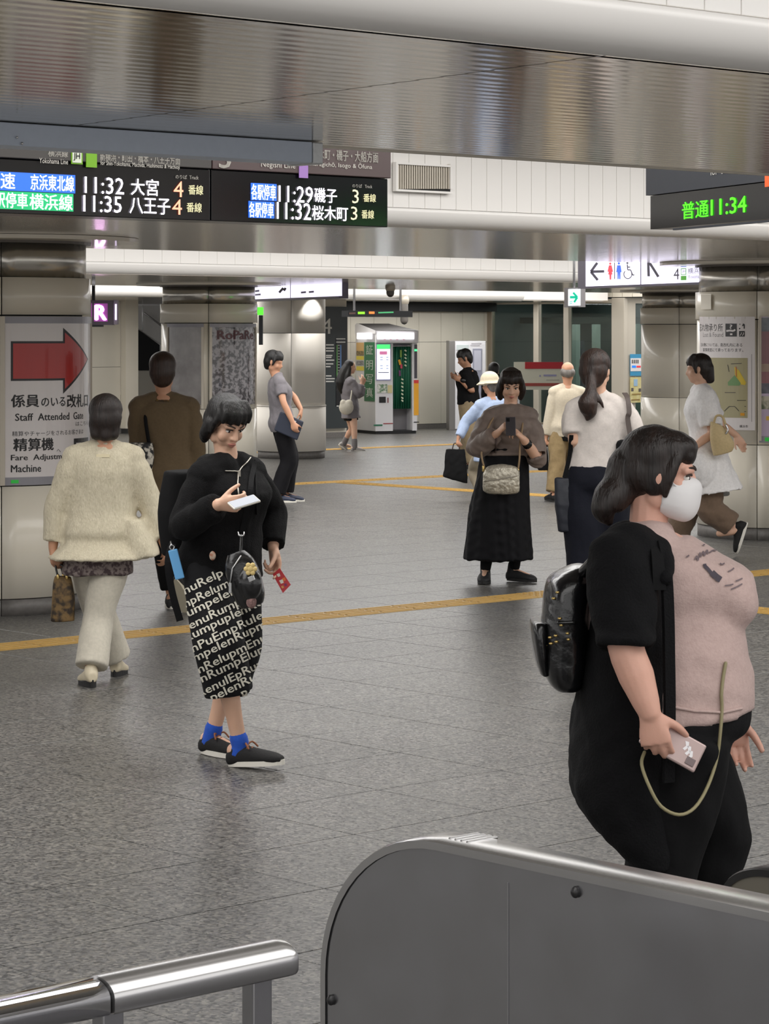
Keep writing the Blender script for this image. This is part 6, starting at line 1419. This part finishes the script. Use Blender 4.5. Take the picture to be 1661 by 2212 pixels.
# ================================================================ 10 bald man walking away
p = Body("person", 28.3, (1218, 1083), -6, 1.53, "balding grey-haired man in a beige jacket walking away", 1.0, SK2)
p.torso(p.P(1222, 922), p.P(1225, 838)); p.arm(-1, p.P(1180, 944, -0.03), p.P(1188, 898, -0.03), hand=Vector((-0.1, 0, -1)), curl=0.85, palm=Vector((1, 0, 0))); p.arm(1, p.P(1264, 942), p.P(1261, 896), hand=Vector((0, 0, -1)))
p.leg(-1, p.P(1194, 1066, -0.10), Vector((-0.35, 1, 0)), p.P(1203, 1000, -0.05)); p.leg(1, p.P(1236, 1062, 0.25), Vector((0, 1, 0)))
p.head(p.P(1226, 804), Vector((0.05, 1, -0.05)), detail=False); p.build(0.010)
g = [blob_geo(p.h(sx * 0.045, -0.045, -0.005), 0.042 * p.hk, 0.060 * p.hk, 0.050 * p.hk, p.hr, p.hf, p.hu) for sx in (-1, 1)] + [blob_geo(p.h(0, -0.070, -0.012), 0.055 * p.hk, 0.040 * p.hk, 0.056 * p.hk, p.hr, p.hf, p.hu)]
fuse("hair", g, HAIR_GR, p.root, 0.008, 2)
p.trousers("trousers", cloth("khaki_twill", (150, 128, 92), 0.85), 0.95, 0.016, widths=[0.098, 0.09, 0.08, 0.074, 0.07], fold=(0.008, 41, (1, 1, 0.8), 51)); p.shirt("undershirt", BLK, 0, e=0.016, hem=-0.36, i1=5, collar=False); p.shirt("jacket", cloth("beige_poplin", (202, 190, 168), 0.8), 0.95, e=0.024, hem=-0.26, fold=(0.006, 35, (1.3, 1, 0.25), 52))
p.shoe(-1, SHB, M_SOLEB, voxel=0.009, L=0.255); p.shoe(1, SHB, M_SOLEB, voxel=0.009, L=0.255)
hb2 = p.P(1170, 990, -0.06); r = bag_root("hand_bag", p.P(1170, 1020, -0.06), "small black bag hanging from the balding man's left hand", "bag")
fuse("bag_body", [loft_geo([(hb2 - Z * 0.13 + Vector((0.015, 0, 0)), Vector((0.055, 0, 0)), Vector((0, 0.04, 0))), (hb2, Vector((0.072, 0, 0)), Vector((0, 0.05, 0))), (hb2 + Z * 0.12, Vector((0.06, 0, 0)), Vector((0, 0.03, 0)))], 20, 2.8)], BLK, r, 0.01, 2); thing_tube("handle", [hb2 + Vector((-0.03, 0, 0.11)), p.palms[-1], hb2 + Vector((0.04, 0, 0.11))], 0.008, BLK, r); thing_tube("ring", [hb2 + Vector((-0.05, -0.05, -0.005)), hb2 + Vector((-0.02, -0.055, 0.01)), hb2 + Vector((-0.01, -0.055, -0.015))], 0.005, SILV, r)
# ================================================================ 11 woman with the ponytail
p = Body("person", 16.07, (1290, 1362), 10, 1.73, "woman with a brown ponytail in a white T-shirt seen from behind", 0.93, SK1)
p.torso(p.P(1288, 1040), p.P(1296, 864), waist_w=0.14); p.arm(-1, p.P(1262, 985, 0.22), p.P(1240, 952, -0.04), hand=Vector((0.3, 1, 0.1))); p.arm(1, p.P(1372, 985, 0.25), p.P(1374, 955, 0.0), hand=Vector((-0.2, 1, 0.2)))
p.leg(-1, p.P(1278, 1335, -0.05), Vector((0, 1, 0))); p.leg(1, p.P(1318, 1330, 0.15), Vector((0, 1, 0)))
p.head(p.P(1288, 802), Vector((0.42, 0.9, -0.1)), detail=False); p.build(0.009)
p.hair(hair_mat("hair_chestnut", (58, 38, 29), (22, 14, 11)), [([p.h(0.0, -0.085, 0.0), p.P(1276, 845, -0.135), p.P(1270, 870, -0.15), p.P(1272, 892, -0.14), p.P(1268, 906, -0.14)], [0.032, 0.034, 0.058, 0.046, 0.012]), ([p.P(1284, 850, -0.10), p.P(1296, 866, -0.12), p.P(1303, 880, -0.12)], [0.02, 0.014, 0.006]), ([p.P(1268, 850, -0.12), p.P(1255, 862, -0.12), p.P(1250, 874, -0.12)], [0.02, 0.012, 0.005])], fringe=False, voxel=0.007, vol=1.07, label=None)
p.trousers("trousers", NAVY, 0.97, 0.03, widths=[0.10, 0.098, 0.095, 0.095, 0.095]); p.shirt("t_shirt", cloth("white_jersey", (214, 205, 198), 0.85, (202, 194, 188)), 0.42, e=0.02, se=0.028, hem=0.05, flare=0.004, puff=1.1, fold=[(0.006, 35, (1.3, 1, 0.3), 61)])
p.shoe(-1, SHB, M_SOLEB, voxel=0.01); p.shoe(1, SHB, M_SOLEB, voxel=0.01)
v, f = tube_geo([p.P(1277, 843, -0.13), p.P(1277, 848, -0.135)], 0.034, 12); obj_from("hair_tie", v, f, BLK, p.root, True)
r = bag_root("tote_bag", p.P(1230, 1147, -0.02), "dark navy tote hanging from the forearm of the ponytail woman", "bag"); tp = p.P(1231, 1090, -0.03)
fuse("bag_body", [loft_geo([(tp - Z * 0.165 + Vector((0.012, 0, 0)), Vector((0.083, 0, 0.006)), Vector((0, 0.05, 0))), (tp, Vector((0.092, 0, 0)), Vector((0, 0.055, 0))), (tp + Z * 0.168, Vector((0.094, 0, 0)), Vector((0, 0.02, 0)))], 22, 3.6)], mat("tote_navy", (25, 28, 38), 0.6, bump=(30, 0.2)), r, 0.01, 2, (0.004, 41, (1, 1, 1), 8))
for x in (-0.035, 0.035): strap("handle", [tp + Vector((x, -0.012 if x < 0 else 0.012, 0.165)), tp + Vector((x * 0.5 + 0.015, 0, 0.30)), p.P(1234, 940, -0.085 if x < 0 else -0.02)], 0.026, 0.005, BLK, r, Vector((0, -1, 0)))
rs2 = bag_root("shoulder_bag", p.P(1362, 950, -0.1), "dark bag on the far shoulder of the ponytail woman, mostly hidden", "bag"); strap("strap", [p.P(1349, 850, 0.08), p.P(1350, 850, 0.0), p.P(1356, 862, -0.095), p.P(1359, 890, -0.125), p.P(1356, 905, -0.12), p.P(1362, 945, -0.12)], 0.03, 0.006, mat("strap_taupe", (88, 78, 74), 0.6), rs2, [Vector((0, 0, 1)), Vector((0, 0, 1)), Vector((0, -1, 0.4)), Vector((0, -1, 0)), Vector((0, -1, 0)), Vector((0, -1, 0))])
box("bag_body", p.P(1366, 985, -0.12), Vector((0.10, 0, 0)), Vector((0, 0.04, 0)), Vector((0, 0, 0.10)), BLK, rs2, 0.03)
# ================================================================ 12 person in white hurrying left
p = Body("person", 21.5, (1512, 1199), -92, 1.66, "person in a long white shirt and brown trousers hurrying past the right column", 1.0, SK1)
p.torso(p.P(1530, 978), p.P(1514, 842)); p.arm(-1, p.P(1496, 968, -0.22), p.P(1538, 935, -0.2), hand=Vector((-1, 0, -0.2))); p.arm(1, p.P(1590, 940, 0.25), p.P(1556, 915, 0.2), hand=Vector((0.6, 0, -1)))
p.leg(-1, p.P(1588, 1139, -0.1), Vector((-1, 0, 0)), p.P(1532, 1098, -0.1)); p.leg(1, p.P(1452, 1178, 0.1), Vector((-1, 0, 0)))
p.head(p.P(1508, 797), Vector((-1, 0.2, -0.1)), detail=False); p.build(0.010); p.hair(HAIR_DB, [([p.h(0, -0.07, 0.0), p.h(0, -0.085, -0.09)], [0.06, 0.04])], voxel=0.01)
p.trousers("trousers", cloth("brown_cotton", (120, 100, 84), 0.85), 0.88, 0.022, widths=[0.1, 0.096, 0.09, 0.085, 0.075], fold=(0.009, 41, (1, 1, 1), 71)); p.shirt("white_shirt", cloth("white_poplin", (245, 243, 243), 0.75), 0.42, e=0.036, se=0.035, hem=-0.60, flare=0.10, puff=1.25, extra=[blob_geo(p.P(1510, 1012, -0.07), 0.17, 0.27, 0.22)], fold=[(0.01, 35, (1, 1, 0.4), 72)])
fuse("grey_layer", [loft_geo([(p.P(1551, 975, 0.02), Vector((0.055, 0, 0)), Vector((0, 0.13, 0))), (p.P(1556, 1070, 0.02), Vector((0.075, 0, 0)), Vector((0, 0.16, 0)))], 20, 2.2)], cloth("grey_linen", (150, 150, 148), 0.85), p.root, 0.012, 2)
p.shoe(-1, SHB, M_SOLEW, L=0.25, pitch=-1.25, voxel=0.008); p.shoe(1, SHB, M_SOLEW, L=0.25, voxel=0.01)
r = bag_root("shoulder_bag", p.P(1558, 982, -0.28), "soft tan bag under the arm of the person in the long white shirt", "bag"); tp = p.P(1557, 944, -0.30)
fuse("bag_body", [loft_geo([(tp + Vector((0.015, 0, -0.135)), Vector((0.075, 0, 0.02)), Vector((0, 0.05, 0))), (tp + Vector((0.01, 0, -0.03)), Vector((0.098, 0, -0.02)), Vector((0, 0.065, 0))), (tp + Vector((-0.03, 0, 0.11)), Vector((0.055, 0, -0.02)), Vector((0, 0.04, 0)))], 22, 2.4)], cloth("bag_tan", (206, 184, 140), 0.6), r, 0.008, 2, (0.006, 20, (1, 1, 0.5), 9))
thing_tube("handle", [tp + Vector((-0.06, 0, 0.10)), tp + Vector((-0.04, -0.02, 0.17)), tp + Vector((0.01, -0.03, 0.165)), tp + Vector((0.04, -0.03, 0.08))], 0.010, MATS["bag_tan"], r); thing_tube("ring", [tp + Vector((0.035, -0.05, 0.10)), tp + Vector((0.05, -0.055, 0.06)), tp + Vector((0.035, -0.055, 0.03))], 0.008, SILV, r)
# ================================================================ 13 woman in front with black cardigan
p = Body("person", 6.81, (1450, 2243), 84, 1.60, "woman in front in a pale pink T-shirt and long black cardigan", 1.05, SK3)
p.torso(p.P(1452, 1548), p.P(1398, 1158), shR=p.P(1340, 1222, -0.20), shL=p.P(1440, 1215, 0.2), depth=0.185, bust=0.036, belly=0.018, waist_w=0.17, hip_w=0.19, chest_w=0.17)
p.arm(1, p.P(1403, 1538, -0.33), p.P(1352, 1398, -0.29), hand=Vector((0.22, 0.0, -1)), palm=Vector((0.15, 1, 0.0)), curl=0.55, plump=1.32, thumb_out=0.9)
p.arm(-1, p.P(1580, 1545, 0.24), p.P(1500, 1420, 0.30), hand=Vector((0.12, 0, -1)), palm=Vector((0, -1, 0)), curl=0.4, plump=1.2)
p.leg(1, p.P(1385, 2178, -0.10), Vector((1, 0, 0)), p.P(1430, 1872, -0.10), plump=1.3); p.leg(-1, p.P(1420, 2080, 0.18), Vector((1, 0, -0.2)), p.P(1545, 1806, 0.12), plump=1.3)
p.head(p.P(1428, 1022), Vector((1, -0.12, -0.16))); p.build(0.0045, 3)
hk = p.hk
hb_ = lambda x, y, z, a, b, c: blob_geo(p.h(x, y, z), a * hk, b * hk, c * hk, p.hr, p.hf, p.hu, 22, 14)
fuse("hair", [hb_(0, -0.024, 0.044, 0.083, 0.092, 0.080), hb_(0, 0.014, 0.068, 0.076, 0.070, 0.050), hb_(0, -0.050, 0.0, 0.079, 0.064, 0.080), hb_(0, 0.040, 0.078, 0.066, 0.046, 0.032), hb_(0, 0.060, 0.058, 0.056, 0.024, 0.030),
  hb_(0.064, -0.012, 0.0, 0.018, 0.045, 0.06), hb_(-0.064, -0.012, 0.0, 0.018, 0.045, 0.06), tube_geo([p.h(0.066, 0.034, 0.05), p.h(0.076, 0.026, 0.0), p.h(0.072, 0.02, -0.055)], [0.016 * hk, 0.014 * hk, 0.008 * hk], 10),
  tube_geo([p.h(0.0, -0.085, 0.0), p.P(1340, 1052, 0.0), p.P(1318, 1078, -0.02), p.P(1306, 1105, -0.03), p.P(1316, 1128, -0.03)], [0.06, 0.052, 0.048, 0.036, 0.012], 16, 4)], HAIR_DB, p.root, 0.0055, 8, (0.0016, 130, (1, 1, 0.12), 3))
MASK = mat("mask_white", (226, 224, 224), 0.75)
fuse("face_mask", [loft_geo([(p.h(0, 0.012, -0.056), p.hr * 0.069, p.hu * 0.050), (p.h(0, 0.050, -0.056), p.hr * 0.070, p.hu * 0.058), (p.h(0, 0.082, -0.056), p.hr * 0.056, p.hu * 0.060), (p.h(0, 0.104, -0.052), p.hr * 0.030, p.hu * 0.046), (p.h(0, 0.113, -0.046), p.hr * 0.008, p.hu * 0.024)], 22, 2.3)], MASK, p.root, 0.005, 3)
for sx in (-1, 1): thing_tube("mask_loop", [p.h(sx * 0.060, 0.045, -0.025), p.h(sx * 0.075, 0.01, 0.0), p.h(sx * 0.078, -0.018, 0.005)], 0.0016, MASK, p.root)
p.trousers("trousers", BLK2, 0.95, 0.012, top=3, widths=[0.125, 0.112, 0.085, 0.08, 0.07], voxel=0.011, fold=(0.005, 41, (1, 1, 0.6), 81))
PINK = cloth("pink_jersey", (196, 172, 166), 0.85, (184, 160, 154), 90, (180, 0.2))
ts = p.shirt("t_shirt", PINK, 0.0, e=0.019, hem=0.0, flare=0.0, voxel=0.010, fold=[(0.005, 38, (0.4, 0.5, 1.6), 82)], collar=False, extra=[tube_geo([p.neck - p.up * 0.075, p.neck - p.up * 0.02], [0.12, 0.078], 18, 2), blob_geo(p.pel + p.up * (p.L * 0.62) + p.FF * 0.168 - p.RR * -0.075, 0.09, 0.085, 0.095, p.RR, p.FF, p.up), blob_geo(p.pel + p.up * (p.L * 0.62) + p.FF * 0.168 - p.RR * 0.075, 0.09, 0.085, 0.095, p.RR, p.FF, p.up)])
hm = surf_path(ts, [(1452, 1527), (1500, 1536), (1560, 1539), (1600, 1530)], 0.003)
if len(hm) > 3: thing_tube("hem_seam", hm, 0.004, PINK, ts)
CARD = cloth("cardigan_black", (11, 11, 14), 0.92, (8, 8, 10), 80, (160, 0.35))
def csec(y, x0, x1, hw, dd=0.0): return (p.P((x0 + x1) / 2, y, dd), Vector(((x1 - x0) / 2 * p.d / FPX, 0, 0)), Vector((0, hw, 0)))
cgeo = [loft_geo([csec(1150, 1345, 1424, 0.10), csec(1190, 1300, 1436, 0.22), csec(1260, 1275, 1444, 0.245), csec(1400, 1262, 1450, 0.245), csec(1540, 1238, 1452, 0.245), csec(1690, 1230, 1452, 0.245), csec(1760, 1262, 1450, 0.24), csec(1815, 1318, 1448, 0.23), csec(1850, 1352, 1446, 0.22)], 32, 2.5, 4)]
sh, el, wr = p.arms[1]
cgeo.append(tube_geo([p.P(1366, 1196, -0.10), sh + Z * 0.01, sh.lerp(el, 0.5), el], [0.085, 0.086, 0.086, 0.074], 18, 3, caps=False)); cgeo.append(blob_geo(sh + Z * 0.01, 0.09, 0.085, 0.085)); cgeo.append(tube_geo([el + Z * 0.035, el + Z * 0.008], [0.082, 0.080], 18, 1, caps=False))
cgeo.append(tube_geo([p.neck - p.FF * 0.06 - p.RR * 0.02, p.neck - p.FF * 0.05 + p.RR * 0.08 - Z * 0.02, p.P(1420, 1190, -0.14), p.P(1438, 1250, -0.26)], [0.05, 0.045, 0.035, 0.02], 12))
cd_ = fuse("cardigan", cgeo, CARD, p.root, 0.010, 3, [(0.007, 38, (1, 1, 0.9), 83), (0.003, 32, (1, 1, 1), 84)])
strap("lapel_band", [p.P(1428, 1175, -0.175), p.P(1438, 1230, -0.24), p.P(1443, 1320, -0.256), p.P(1445, 1430, -0.258), p.P(1446, 1540, -0.258), p.P(1444, 1690, -0.258)], 0.030, 0.012, CARD, cd_, Vector((0.5, -1, 0)))
# T-shirt print
PRI = mat("print_ink", (112, 98, 102), 0.7); PRD = mat("print_dark", (66, 58, 68), 0.7)
surf_strokes(ts, [[(1482, 1206), (1488, 1202)], [(1500, 1211), (1504, 1203), (1506, 1213), (1511, 1196)], [(1512, 1205), (1518, 1193), (1520, 1203), (1526, 1190), (1528, 1199)], [(1531, 1196), (1538, 1191), (1546, 1191)], [(1540, 1194), (1548, 1189), (1556, 1193), (1564, 1197)], [(1517, 1180), (1521, 1179)]], 3.2, PRI, ts, 0.004, "printed_script")
surf_strokes(ts, [[(1520, 1223), (1529, 1232), (1536, 1240)]], 7, PRD, ts, 0.004, "printed_figure"); surf_strokes(ts, [[(1536, 1238), (1546, 1247), (1555, 1253)]], 13, PRD, ts, 0.004, "printed_figure"); surf_strokes(ts, [[(1517, 1222), (1524, 1221)]], 3, PRD, ts, 0.004, "printed_figure")
surf_strokes(ts, [[(1554, 1219), (1558, 1222), (1564, 1219)], [(1571, 1236), (1578, 1233), (1584, 1229)], [(1587, 1256), (1595, 1253), (1602, 1250)], [(1564, 1265), (1574, 1264), (1582, 1262)], [(1577, 1273), (1590, 1268), (1602, 1262)]], 2.8, PRI, ts, 0.004, "printed_script")
# backpack
kb = p.P(1212, 1352, 0.02); r = bag_root("backpack", p.P(1212, 1485, 0.02), "black leather backpack with gold studs on the back of the cardigan woman in front", "backpack")
pxs = FPX / p.d
def bsec(y, x0, x1, hw): return (p.P((x0 + x1) / 2, y, 0.0), Vector(((x1 - x0) / 2 / pxs, 0, 0)), Vector((0, hw, 0)))
bpk = fuse("bag_body", [loft_geo([bsec(1220, 1240, 1268, 0.07), bsec(1240, 1196, 1272, 0.10), bsec(1262, 1180, 1272, 0.125), bsec(1340, 1170, 1268, 0.135), bsec(1440, 1172, 1262, 0.135), bsec(1478, 1188, 1256, 0.12), bsec(1486, 1200, 1250, 0.09)], 26, 3.0, 3)], LEATHER, r, 0.008, 2, (0.003, 46, (1, 1, 1), 10))
fuse("front_pocket", [loft_geo([bsec(1338, 1147, 1180, 0.095), bsec(1360, 1144, 1182, 0.105), bsec(1420, 1154, 1182, 0.105), bsec(1455, 1166, 1184, 0.09)], 22, 3.0, 3)], LEATHER, r, 0.007, 2)
for (x, y) in ((1206, 1280), (1198, 1293), (1210, 1336), (1213, 1350), (1202, 1373), (1190, 1377), (1179, 1381), (1203, 1386), (1192, 1390), (1180, 1394), (1226, 1368), (1228, 1381)):
    q = surf(bpk, x, y, 0.003)
    if q: v, f = blob_geo(q, 0.0058, 0.004, 0.0038, n=10, m=6); obj_from("stud", v, f, GOLD, r, True)
zp = surf_path(bpk, [(1208, 1345), (1222, 1345), (1240, 1344)], 0.004); thing_tube("buckle_strap", zp, 0.005, LEATHER, r) if len(zp) > 2 else None
thing_tube("shoulder_strap", [p.P(1262, 1235, -0.10), p.P(1300, 1196, -0.17), p.P(1352, 1168, -0.16)], 0.016, LEATHER, r)
strap("shoulder_strap", [p.P(1384, 1150, -0.06), p.P(1400, 1158, -0.12), p.P(1414, 1182, -0.20), p.P(1421, 1220, -0.255), p.P(1424, 1275, -0.27)], 0.034, 0.008, BLK2, r, [Vector((0.2, -0.4, 1)), Vector((0.3, -0.8, 0.7)), Vector((0.4, -1, 0.3)), Vector((0.3, -1, 0.1)), Vector((0.2, -1, 0))])
# phone and cable
la = Vector((0.87, 0.05, -0.49)).normalized(); lb = Vector((0.45, 0.25, 0.85)); lb = (lb - la * lb.dot(la)).normalized(); ln = la.cross(lb); ln = ln if ln.y < 0 else -ln
ph = p.palms[1] + Vector((0.042, 0.012, -0.012)); r = bag_root("smartphone", ph, "rose smartphone with a white mark in the hand of the woman in front", "smartphone")
box("case", ph, la * 0.080, lb * 0.038, ln * 0.005, mat("phone_rose", (186, 164, 160), 0.3, 0.3), r, 0.005)
mb = MB()
for k, (a, b) in enumerate(((0.030, 0.012), (0.040, 0.004), (0.049, -0.004))):
    mb.add([ph + ln * 0.0056 + la * (a + x) + lb * (b + y) for x, y in ((-0.006, 0.010), (0.004, 0.012), (0.009, 0.0), (0.003, -0.012), (-0.004, -0.010), (0.001, 0.0))], [[0, 1, 2, 3, 4, 5]])
tag(mb.build("white_mark", mat("mark_white", (240, 238, 240), 0.3), r), kind='stuff'); box("lens_block", ph + la * 0.058 - lb * 0.018 + ln * 0.006, la * 0.012, lb * 0.010, ln * 0.0015, mat("lens_rose", (120, 104, 104), 0.2), r, 0.002)
s0 = surf(ts, 1564, 1432, 0.006) or p.P(1564, 1432, -0.2)
pts = [s0] + [q for q in (surf(ts, x, y, 0.006) for x, y in ((1559, 1465), (1556, 1500), (1557, 1530))) if q]
dl_ = pts[-1].y - p.d
pts += [p.P(1556, 1580, dl_ - 0.01), p.P(1548, 1640, dl_ - 0.01), p.P(1528, 1700, dl_ - 0.04), p.P(1500, 1745, -0.27), p.P(1466, 1760, -0.30), p.P(1428, 1742, -0.31), p.P(1403, 1700, -0.31), p.P(1386, 1652, -0.29), p.P(1392, 1625, -0.27)]
cb2 = bag_root("charging_cable", pts[5], "olive cable looping from the pink T-shirt down to the phone", "cable"); thing_tube("cable", pts, 0.0045, mat("cable_olive", (146, 138, 104), 0.6), cb2)
# ================================================================ gate and handrail in the foreground
GR = empty("ticket_gate_panel", at(950, 1822, 4.32) - Z * 1.0, 0, "large brushed steel gate panel with a rounded corner filling the lower right", "gate panel")
g0 = at(950, 1822, 4.32); gu = g0.dot(U); gvv = g0.dot(V); W = 0.085
def gate_panel(root, gu, v_end, v_far, top, rad, w, low, m_face, m_rim, nseg=14):
    """rounded-corner slab: v_end is the far rounded end, v_far the near end; thickness along +U"""
    out = [(v_end, low)]
    for k in range(nseg + 1):
        a = math.pi / 2 * k / nseg
        out.append((v_end - rad[0] * (1 - math.cos(a)), top - rad[1] * (1 - math.sin(a))))
    out.append((v_far, top)); out.append((v_far, low))
    n = len(out); vs = [uv(u, v, z) for u in (gu, gu + w) for v, z in out]
    obj_from("core", vs, [list(range(n)), [n + k for k in range(n)][::-1]] + [[k, n + k, n + (k + 1) % n, (k + 1) % n] for k in range(n)], m_face, root)
    rim = out[:-1]; b = 0.012; vs = []; fs = []
    ctr = lambda i: rim[i]
    for i, (v, z) in enumerate(rim):
        a = rim[max(i - 1, 0)]; c = rim[min(i + 1, len(rim) - 1)]; t = Vector((c[0] - a[0], c[1] - a[1])).normalized(); nn = Vector((-t.y, t.x)); nn = nn if (nn.x * 1 + nn.y * 1) > 0 else -nn
        o = Vector((v, z)) + nn * 0.004; inn = Vector((v, z)) - nn * b
        for (u, q) in ((gu - 0.003, inn), (gu - 0.003, o - nn * 0.003), (gu + 0.004, o), (gu + w - 0.004, o), (gu + w + 0.003, o - nn * 0.003), (gu + w + 0.003, inn)): vs.append(uv(u, q.x, q.y))
    for i in range(len(rim) - 1):
        for q in range(5): fs.append([i * 6 + q, i * 6 + q + 1, (i + 1) * 6 + q + 1, (i + 1) * 6 + q])
    ro = obj_from("rim", vs, fs, m_rim, root, True); md = ro.modifiers.new("e", "EDGE_SPLIT"); md.split_angle = math.radians(25)
    return out
v_e = gvv + 0.298
gate_panel(GR, gu, v_e, gvv - 1.6, 1.0, (0.29, 0.27), W, 0.02, M_STEEL, M_STEELB)
ubox("base", gu - 0.03, gu + W + 0.03, gvv - 1.6, v_e, 0.0, 0.02, M_STEEL, GR)
PGT = Plane(uv(gu, gvv, 0.5), -V)
for (x, y) in ((1243, 1927), (715, 2160)):
    q = PGT.pt(x, y, 0.003); v, f = blob_geo(q, 0.0078, 0.0078, 0.0095, n=16, m=10); obj_from("bolt_cap", v, f, mat("bolt_black", (34, 33, 34), 0.35), GR, True)
for k in range(4): ubox("end_rib", gu + 0.025, gu + W + 0.01, gvv + 0.0 - 0.014 * k, gvv + 0.007 - 0.014 * k, 1.0, 1.006, M_STEELB, GR, 0.002)
v_s = gvv - 0.16
box("panel_seam", uv(gu - 0.001, v_s, 0.5), V * 0.0006, U * 0.001, Z * 0.46, mat("seam_grey", (120, 119, 120), 0.5), GR)
G2 = empty("ticket_gate_panel", at(1650, 1900, 5.0) - Z * at(1650, 1900, 5.0).z, 0, "next gate end with a black rim at the right edge behind the steel panel", "gate panel")
e2 = at(1567, 1925, 5.0); top2 = at(1650, 1886, 4.9).z
gate_panel(G2, e2.dot(U), e2.dot(V) + 0.01, e2.dot(V) - 1.2, top2, (0.12, 0.07), 0.10, 0.02, mat("gate_khaki", (108, 103, 92), 0.4), mat("rim_black", (26, 25, 25), 0.4))
# handrail
HR = empty("handrail", at(555, 2300, 3.9) * Vector((1, 1, 0)) if False else Vector((*at(555, 2100, 3.97).xy, 0)), 0, "low steel handrail with square posts at the lower left", "handrail")
e0 = at(612, 2058, 3.965); hu, hv, hz = e0.dot(U), e0.dot(V), 0.90
def rail(u0, u1, r, m, name, top_only=True, cap=True, nd=0.0):
    n = 14; prof = [(-r, -0.018)] + [(-r * math.cos(math.pi * k / n), r * 0.62 * math.sin(math.pi * k / n)) for k in range(n + 1)] + [(r, -0.018)]
    prof += [(r * 0.9, -0.022), (-r * 0.9, -0.022)]
    secs = [(u0, 1.0), (u1 - 0.02, 1.0), (u1 - 0.006, 0.97), (u1, 0.86)] if cap else [(u0, 1.0), (u1, 1.0)]
    vs = [uv(u, hv + p[0] * k, hz + p[1] * k) for u, k in secs for p in prof]; m_ = len(prof); fs = []
    for i in range(len(secs) - 1):
        for q in range(m_): fs.append([i * m_ + q, i * m_ + (q + 1) % m_, (i + 1) * m_ + (q + 1) % m_, (i + 1) * m_ + q])
    fs += [list(range(m_))[::-1], [(len(secs) - 1) * m_ + q for q in range(m_)]]
    return obj_from(name, vs, fs, m, HR, True)
PH = Plane(uv(0, hv, 1), U)
u_j = (PH.pt(208, 2160)).dot(U)
rl = rail(u_j + 0.002, hu, 0.042, M_STEELB, "end_rail"); rail(u_j - 1.2, u_j - 0.004, 0.040, M_CHROME, "rail", cap=False); rail(u_j - 0.004, u_j + 0.002, 0.034, M_BLACK, "joint_ring", cap=False)
for o in (rl,):
    md = o.modifiers.new("e", 'EDGE_SPLIT'); md.split_angle = math.radians(50)
for x in (555, 233):
    c = PH.pt(x, 2150); ubox("post", c.dot(U) - 0.019, c.dot(U) + 0.019, hv - 0.014, hv + 0.014, 0.0, hz - 0.02, M_STEEL, HR, 0.003)

bpy.data.scenes.remove(TMP)
